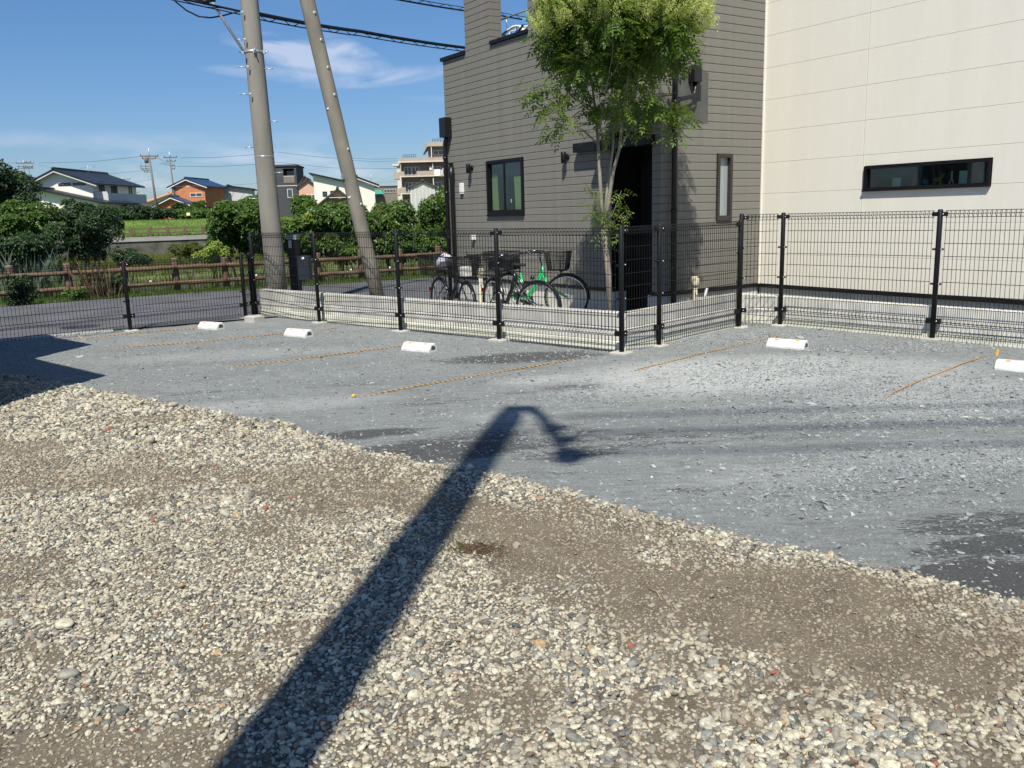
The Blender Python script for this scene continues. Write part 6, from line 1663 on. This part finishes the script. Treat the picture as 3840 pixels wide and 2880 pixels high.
for i in range(7): MB().box(-1.3 + i * .42, -1.26 + i * .42, -.05, -.001, 0, Zc(702)).build('batten', HW['white'], t)

# apartment block
Y_ = 150; s = Y_ / FPX; Zc = lambda py, px=1600: zpx(px, py, Y_) - 1.9; p, a = place(1590, Y_, 1.9, 3); t = thing('apartment_block', 'beige apartment block with laundry hung balconies behind the house corner', 'building', p, a)
xL = lambda px: (px - 1590) * s
MB().box(xL(1512), xL(1740), .9, 9, 0, Zc(607)).build('wall', HW['brown'], t)
MB().box(xL(1505), xL(1740), -.35, 9.2, Zc(605), Zc(592)).build('roof_parapet', HW['beige'], t); MB().box(xL(1503), xL(1742), -.42, -.351, Zc(608), Zc(604)).build('roof_edge', HW['slab'], t)
for (yb, yt_) in ((658, 641), (722, 700), (782, 764)):
    MB().box(xL(1511), xL(1740), -.3, .899, Zc(yb + 4), Zc(yb)).build('floor_slab', HW['slab'], t)
    for a0, a1 in ((1508, 1525), (1570, 1634), (1672, 1740)): MB().box(xL(a0), xL(a1), -.29, -.17, Zc(yb) + .01, Zc(yt_)).build('balcony_panel', HW['beige'], t)
    rl = MB()
    for i in range(12): rl.box(xL(1525) + i * .17, xL(1525) + i * .17 + .03, -.26, -.22, Zc(yb) + .01, Zc(yt_))
    rl.box(xL(1525), xL(1570), -.27, -.21, Zc(yt_), Zc(yt_) + .05); rl.build('railing', M['black'], t)
    for wx0 in (1524, 1552, 1632): fwin(t, xL(wx0), xL(wx0 + 26), Zc(yb) + .15, Zc(yt_ - 20) - .1, .9, 'white')
    MB().box(xL(1512), xL(1514), -.2, .899, Zc(yb), Zc(yt_ - 32)).build('party_wall', HW['slab'], t); MB().box(xL(1628), xL(1631), -.1, .899, Zc(yb), Zc(yt_ - 32)).build('party_wall', HW['slab'], t)
for yb in (668, 728): b_ = MB(); b_.box(xL(1485), xL(1505), 1.0, 3, Zc(yb), Zc(yb - 26)); b_.build('side_balcony', HW['beige'], t)
MB().box(xL(1482), xL(1506), .8, 3.2, Zc(618), Zc(611)).build('side_slab', HW['slab'], t); MB().box(xL(1497), xL(1512), 1.1, 6, 0, Zc(612)).build('side_wall', HW['slab'], t)
b_ = MB(); b_.box(xL(1613), xL(1740), 1.5, 8, Zc(592), Zc(548)); b_.build('penthouse_wall', HW['brown'], t); MB().box(xL(1612), xL(1740), .4, 8.3, Zc(548), Zc(533)).build('penthouse_parapet', HW['beige'], t)
m = MB(); m.add([(xL(1592), 4, Zc(572)), (xL(1612), .4, Zc(548)), (xL(1612), .4, Zc(533)), (xL(1592), 4, Zc(552)), (xL(1592), 7, Zc(572)), (xL(1612), 7, Zc(548)), (xL(1612), 7, Zc(533)), (xL(1592), 7, Zc(552))], [(0, 1, 2, 3), (4, 7, 6, 5), (0, 3, 7, 4), (3, 2, 6, 7), (0, 4, 5, 1), (1, 5, 6, 2)]); m.build('sloping_side', HW['pale_grey'], t)
fwin(t, xL(1632), xL(1670), Zc(580), Zc(562), 1.5, 'white'); MB().box(xL(1625), xL(1628), .5, 1.49, Zc(592), Zc(548)).build('post', HW['slab'], t)
for a0, a1, z_, h_2, yy in ((1523, 1570, 592, 578, 0), (1632, 1690, 533, 520, .6)):
    rl = MB(); rl.box(xL(a0), xL(a1), yy, yy + .05, Zc(h_2) - .05, Zc(h_2)); rl.box(xL(a0), xL(a1), yy, yy + .05, (Zc(h_2) + Zc(z_)) / 2 - .02, (Zc(h_2) + Zc(z_)) / 2 + .02)
    n_ = 6
    for i in range(n_ + 1): xx = xL(a0) + (xL(a1) - xL(a0)) * i / n_; rl.box(xx - .025, xx + .025, yy, yy + .05, Zc(z_), Zc(h_2) - .051)
    rl.build('roof_railing', M['black'], t)
def apt_local(label, name, cat, x0, x1, z0, z1, m, y=-.36, dy=.05, group='laundry on the apartment balcony'):
    o = MB().bevbox(x0, x1, 0, dy, 0, z1 - z0, .01).build(name, m); q = t.matrix_world; o.location = Vector((p.x, p.y, 1.9)) + Matrix.Rotation(a, 3, 'Z') @ Vector((0, y, z0)); o.rotation_euler = (0, 0, a); tag(o, label, cat, group)
apt_local('big white sheet hung over the upper balcony of the apartments', 'laundry_sheet', 'laundry', xL(1634), xL(1656), Zc(661), Zc(636), HW['white'])
apt_local('grey blue sheet beside the white one on the upper balcony', 'laundry_sheet', 'laundry', xL(1657), xL(1667), Zc(659), Zc(638), HW['pale_grey'])
apt_local('small pink cloth at the right end of the upper balcony', 'laundry_cloth', 'laundry', xL(1664), xL(1672), Zc(638), Zc(632), mat('pink cloth', (.75, .30, .48), .8, .1, 5))
apt_local('white shirt hanging on a line inside the upper balcony', 'laundry_shirt', 'laundry', xL(1617), xL(1625), Zc(638), Zc(624), HW['white'], y=.2)

# hedges and bushes on the levee
bush('hedge', 'long mixed hedge below the white house, with reddish shrubs', 'hedge', 95, 420, 786, 828, 80, 6500, .30, M['leaf_dark'], 61, depth=2, lumps=60, trunk=False, base_z=2.2)
bush('hedge', 'dark hedge along the levee between the white and the terracotta house', 'hedge', 400, 640, 776, 826, 82, 5500, .30, M['leaf_dark'], 62, depth=2, lumps=50, trunk=False, base_z=2.2)
bush('hedge', 'hedge in front of the terracotta house', 'hedge', 600, 880, 786, 824, 84, 5000, .30, M['leaf'], 63, depth=2, lumps=50, trunk=False, base_z=2.2)
bush('round_bush', 'ball shaped clipped bush in front of the terracotta house', 'bush', 640, 704, 758, 812, 88, 3000, .24, M['leaf_dark'], 64, depth=.9, lumps=26, trunk=False, base_z=2.2)
bush('garden_tree', 'bushy garden tree right of the clipped ball bush', 'tree', 700, 775, 755, 815, 90, 2600, .28, M['leaf'], 65, lumps=20, base_z=2.2)
bush('red_shrub', 'reddish brown shrub below the white house', 'shrub', 118, 225, 780, 806, 78.5, 1400, .22, M['dead'], 66, lumps=16, trunk=False, base_z=2.2)
for i, (a0, a1, y0, y1, YY, lb) in enumerate(((460, 520, 770, 800, 95, 'small garden tree right of the white house'), (1090, 1190, 725, 800, 70, 'dark garden tree in front of the dark cube house'), (1640, 1700, 700, 745, 75, 'small tree by the corner of the house under the apartments'), (950, 1030, 700, 760, 95, 'tree between the low hipped roof and the upright pole'))):
    bush('garden_tree', lb, 'tree', a0, a1, y0, y1, YY, 1500, .26, M['leaf'], 70 + i, lumps=16, base_z=2.0)
p = at(706, 803, 79); o = MB().bevbox(-.16, .16, -.02, .02, -.12, .12, .01).build('sign_board', mat('pale yellow sign', (.80, .74, .40), .6, .05, 4)); o.location = p; tag(o, 'small blank pale yellow sign board at the top of the levee', 'sign')
# park lantern
p = at(24, 760, 60); lz = far_z(p.dot(VD)); t = thing('lantern', 'old style cream lantern on a pole at the left edge of the picture', 'street lamp', (p.x, p.y, lz)); zt = at(24, 712, 60).z - lz
MB().tube([(0, 0, 0), (0, 0, zt - .3)], .05, 8).build('pole', M['black'], t); MB().lathe([(.10, -.32), (.22, .12)], (0, 0, zt), 6, smooth=False).build('glass_shade', HW['slab'], t); MB().lathe([(.28, .12), (.10, .30), (.03, .38)], (0, 0, zt), 6, smooth=False).build('hood', M['hole'], t)


# far utility poles and wires
def far_pole(px, ytop, Y, label, arms=(), trans=False, lean=0.0, thin=.15):
    b = at(px, 800, Y); zb = far_z(b.dot(VD)); tp_ = at(px, ytop, Y); t_ = thing('far_pole', label, 'utility pole', (b.x, b.y, zb), math.atan2(b.y, b.x) - math.pi / 2)
    H_ = tp_.z - zb; MB().tube([(lean, 0, -.3), (0, 0, H_ * .86)], [thin, thin * .62], 10).build('shaft', M['farpole'], t_); MB().tube([(0, 0, H_ * .86), (0, 0, H_)], .045, 6).build('top_rod', M['galv'], t_)
    for (py, x0, x1, w_) in arms:
        z = at(px, py, Y).z - zb; m_ = MB(); m_.box(x0, x1, -.05, .05, z - w_, z + w_)
        for q in np.linspace(x0 + .1, x1 - .1, 3): m_.lathe([(.05, 0), (.07, .08), (.04, .2)], (q, 0, z + w_), 6)
        m_.build('crossarm', M['farpole'], t_)
    if trans:
        z = at(px, trans, Y).z - zb; MB().lathe([(.26, -.4), (.28, .3), (.12, .42)], (-.42, -.1, z), 10).build('transformer', M['farpole'], t_)
    return at(px, ytop, Y)


far_pole(112, 598, 150, 'far pole with three short crossarms above the grey roofed house', ((612, -1.1, 1.6, .05), (624, -.9, 1.4, .05), (631, -.9, 1.4, .05)))
far_pole(130, 603, 152, 'short pole stub carrying switchgear beside the far pole at the left', ((608, -.9, .5, .06), (628, -.9, .5, .06)), thin=.1)
far_pole(582, 553, 125, 'tallest far pole with a transformer and many side brackets', ((585, -1.2, 1.2, .09), (594, -1.0, .9, .09), (623, -1.3, .1, .04), (632, -1.3, .1, .04), (638, -1.1, .1, .04), (645, -.9, .1, .04)), trans=600, lean=.35, thin=.2)
far_pole(657, 567, 128, 'second tall far pole right of the one with the transformer', ((590, -.8, 1.0, .08), (604, -.5, .8, .06), (622, -.1, .6, .04), (634, -.1, .6, .04)), lean=.25, thin=.16)
far_pole(473, 663, 170, 'distant pole just right of the white house', ((672, -1.2, 1.4, .05), (690, -.9, 1.2, .05)))
far_pole(518, 712, 190, 'left one of the pair of tiny distant poles', ((722, -.8, .8, .05),)); far_pole(535, 720, 190, 'right one of the pair of tiny distant poles', ((730, -.8, .8, .05),))
far_pole(1035, 554, 140, 'far pole standing up behind the dark cube house', ((570, -.3, .4, .12), (590, -.3, .3, .08)), thin=.2)
far_pole(1398, 655, 160, 'thin aerial mast right of the white gabled house', (), thin=.04)
W3 = [[(-60, 612, 160), (112, 611, 150)], [(145, 611, 152), (350, 606, 138), (545, 585, 125)], [(590, 590, 125), (620, 611, 126), (655, 612, 128)], [(675, 592, 128), (800, 591, 131), (945, 581, 135), (1030, 570, 140)],
      [(1040, 570, 140), (1180, 587, 145), (1270, 594, 150)], [(1270, 598, 150), (1400, 606, 155), (1520, 603, 160), (1700, 580, 165)], [(1270, 590, 150), (1400, 597, 158), (1520, 594, 162)], [(600, 612, 125), (660, 625, 127)],
      [(665, 623, 128), (800, 625, 132), (950, 617, 138), (1035, 608, 142), (1250, 630, 150), (1500, 632, 160)], [(145, 618, 152), (210, 636, 150)], [(390, 655, 120), (480, 645, 130), (575, 636, 125)], [(470, 690, 170), (575, 672, 125)], [(480, 735, 170), (700, 733, 180)], [(480, 742, 170), (660, 742, 180)],
      [(475, 672, 170), (580, 730, 190)], [(780, 700, 150), (960, 688, 160), (1200, 700, 170), (1490, 680, 170)], [(430, 700, 160), (560, 705, 180), (600, 706, 200)]]
for i, w_ in enumerate(W3):
    P_ = [at(*q) for q in w_]; o0 = P_[0]
    o = MB().tube([q - o0 for q in P_], .020 if i < 9 else .014, 4, smooth=False).build('power_line', M['cable'], fix=False); o.location = o0
    tag(o, 'thin black power line ' + ('from the left edge to the pole above the grey roofed house', 'running over the white house to the tallest far pole', 'joining the two tall far poles near their tops', 'from the second tall far pole across behind the upright pole',
        'upper line from behind the upright pole towards the leaning pole', 'lower line sagging from the leaning pole to the apartments', 'between the leaning pole and the apartment roof', 'slack lower line between the two tall far poles', 'low long line behind both near poles to the apartments',
        'dropping from the left pole towards the roof of the white house', 'over the right eave of the white house', 'between the distant pole and the tallest far pole', 'low line over the salmon roof', 'lowest line over the salmon roof', 'slanting down from the distant pole behind the salmon roof',
        'faint line low between the dark cube house and the apartments', 'short line just right of the white house ridge')[i], 'power line', 'power lines between the far poles')
# television aerial on the white house
p = at(330, 640, 97); t = thing('aerial', 'television aerial on the ridge of the white house', 'aerial', p); zt = at(330, 630, 97).z - p.z
m_ = MB(); m_.tube([(0, 0, -.6), (0, 0, zt + .3)], .02, 5); m_.tube([(-.9, 0, zt), (.9, 0, zt + .15)], .018, 5)
for i in range(7): m_.tube([(-.8 + i * .25, -.2, zt + .02 * i), (-.8 + i * .25, .2, zt + .02 * i)], .012, 4)
m_.build('mast', M['galv'], t)
# laundry hanger on the roof balcony, seen through the opening
def hl(x, y, z): return HC + Matrix.Rotation(HA, 3, 'Z') @ Vector((x, y, z))
t = thing('laundry_hanger', 'white frame clothes hanger with clips leaning in the balcony opening', 'hanger', HC, HA)
_inv = (Matrix.Translation(HC) @ Matrix.Rotation(HA, 4, 'Z')).inverted()


def hp(px, py, dep):
    """house-local point seen at a photograph pixel, on a plane dep metres behind the front wall"""
    o_ = _inv @ Vector((0, 0, CAMH)); d_ = (_inv @ at(px, py, 10.0)) - o_; k_ = (TW - dep - o_.y) / d_.y; return o_ + d_ * k_


P_ = [hp(*q, .66) for q in ((1873, 146), (1880, 134), (1902, 116), (1924, 101), (1938, 98), (1950, 99), (1960, 110), (1966, 128), (1970, 148))]
m_ = MB(); m_.tube(P_, .024, 6); back = Vector((0, -.32, .03)); m_.tube([q + back for q in P_], .016, 6)
for q in P_: m_.tube([q, q + back], .008, 5)
m_.tube([hp(1873, 150, .66), hp(1970, 150, .66)], .016, 6); m_.build('hanger_frame', M['white'], t)
M['clip'] = mat('pale blue clip', (.45, .58, .70), .5, .1, 8)
for i in range(22):
    px = rnd.uniform(1880, 1966); pt = 152 - rnd.uniform(0, 1) * float(np.interp(px, [1873, 1925, 1950, 1970], [6, 44, 44, 8])); q = hp(px, pt, .66 + rnd.uniform(0, .25))
    o = MB().bevbox(-.013, .013, -.006, .006, -.05, .05, .003).build('clip', M['clip'] if i % 2 else M['white'], t); o.location = q; o.rotation_euler = (rnd.uniform(-.3, .3), rnd.uniform(-.4, .4), 0)
MB().tube([hp(1899, 70, .62), hp(1902, 95, .64), hp(1903, 114, .66)], .010, 5).build('hook', M['galv'], t)
MB().tube([hp(1965, 84, .5), hp(1957, 100, .5), hp(1946, 116, .5)], .020, 6).build('blue_cord', mat('dark blue strap', (.02, .03, .12), .7, .1, 8), t)
MB().bevbox(-.03, .03, -.02, .02, -.05, .05, .01).build('blue_peg', mat('light blue plastic', (.16, .42, .75), .5, .1, 8), t).location = hp(1966, 80, .5)

# ================================================================== THINGS OUT OF FRAME WHOSE SHADOWS REACH THE LOT
ct = math.tan(SUN_EL); SD = Vector((.155, .988, 0)).normalized()
def cast(gx, gy, z): return Vector((gx, gy, 0)) - SD * (z / ct) + Vector((0, 0, z))
pb = Vector((-1.98, -5.35, 0)); PT = cast(0.00, 7.02, 9.6)
lo_ = cast(-.78, 2.36, 0) - SD * 3
# utility pole behind the photographer, inferred from its long shadow
tpz = 11.0; tip = cast(-.03, 6.95, tpz); bs = cast(-.785, 2.30, tpz * .40); dirp = (tip - bs); basep = bs - dirp * (bs.z / dirp.z)
t = thing('utility_pole', 'concrete utility pole behind the camera that casts the long shadow', 'utility pole', basep)
MB().tube([Vector((0, 0, 0)), (tip - basep) * .5, (tip - basep)], [.175, .150, .125], 18).build('shaft', M['pole'], t)
m_ = MB(); q0 = tip - basep
pts = [cast(-.03, 6.95, tpz), cast(.01, 7.22, tpz + .1), cast(.14, 7.22, tpz), cast(.24, 6.85, tpz - .15), cast(.30, 6.3, tpz - .35), cast(.36, 5.75, tpz - .5)]
m_.tube([q - basep for q in pts], [.11, .10, .085, .055, .05, .04], 10); m_.build('bracket_arm', M['galv'], t)  # unseen arm, bent to draw the hooked end of the pole shadow
for gx, gy, z, r_, L_ in ((.30, 6.50, tpz - .25, .085, .22), (.40, 6.15, tpz - .4, .05, .25), (.38, 5.72, tpz - .5, .12, .36)):
    q = cast(gx, gy, z) - basep; m_ = MB(); m_.lathe([(r_ * .7, -L_ / 2), (r_, -L_ / 4), (r_, L_ / 4), (r_ * .6, L_ / 2)], q, 12); m_.box(q.x - r_ * 1.0, q.x + r_ * 1.6, q.y - .03, q.y + .03, q.z - .03, q.z + .03); m_.build('shadow_blob', M['farpole'], t)  # generic blobs added to give the lumps in the pole shadow
for i, (gy0, gy1, z, r_) in enumerate(((6.85, 7.05, 19.5, .032), (6.30, 6.40, 19.0, .038), (5.75, 5.75, 18.5, .030))):
    a0 = cast(.4, gy0, z); a1 = cast(14, gy1, z + .3); o = MB().tube([Vector((0, 0, 0)), (a1 - a0) * .5 + Vector((0, 0, -.1)), a1 - a0], r_, 6).build('overhead_cable', M['cable']); o.location = a0
    tag(o, ('farthest', 'middle', 'nearest')[i] + ' of the three high cables whose soft shadows cross the grey lot', 'cable', 'overhead cables behind the camera')


def van(label, cx_, cy_, L_, W_, H_, ang, m):
    t_ = thing('parked_van', label, 'van', (cx_, cy_, 0), ang)
    b_ = MB(); b_.prism([(0, .25), (L_, .25), (L_, 1.0), (L_ - .35, 1.25), (L_ - .8, H_ - .05), (L_ - 1.0, H_), (.05, H_), (0, H_ - .12)], 0, W_, Matrix.Translation((0, W_, 0)) @ Matrix.Rotation(math.pi / 2, 4, 'X')); b_.build('body', m, t_)
    for x in (.6, L_ - .75):
        for y in (.08, W_ - .08):
            w_ = MB(); w_.tube([(x, y - .08, .29), (x, y + .08, .29)], .29, 20); w_.build('wheel', M['tyre'], t_)
    for y0, y1 in ((-.012, -.002), (W_ + .002, W_ + .012)): MB().box(.4, L_ - 1.2, y0, y1, 1.25, H_ - .3).build('side_window', M['farglass'], t_)
    MB().box(-.012, -.002, .15, W_ - .15, 1.25, H_ - .3).build('rear_window', M['farglass'], t_)
    return t_


vw = mat('white van paint', (.75, .75, .74), .3, .03, 3, spec=.5)
K = Vector((-.74, .67, 0)).normalized(); Bk = Vector((-.67, -.74, 0)).normalized(); ang = math.atan2(Bk.y, Bk.x)
# van local x points away from the fence, its rear right corner is the origin
q = cast(-4.43, 9.5, 3.0); o = van('tall white van parked just outside the left edge of the picture', q.x, q.y, 4.6, 2.5, 3.0, ang, vw); o.scale = (1, -1, 1)  # unseen van, height and width stretched to fit its shadow on the lot
q = cast(-5.74, 12.07, 3.0); o = van('second tall van, unseen outside the left edge, added for the further shadow tip', q.x - .05, q.y, 4.6, 1.7, 3.0, ang, vw); o.scale = (1, -1, 1)  # added to cast the second tip of the shadow at the left
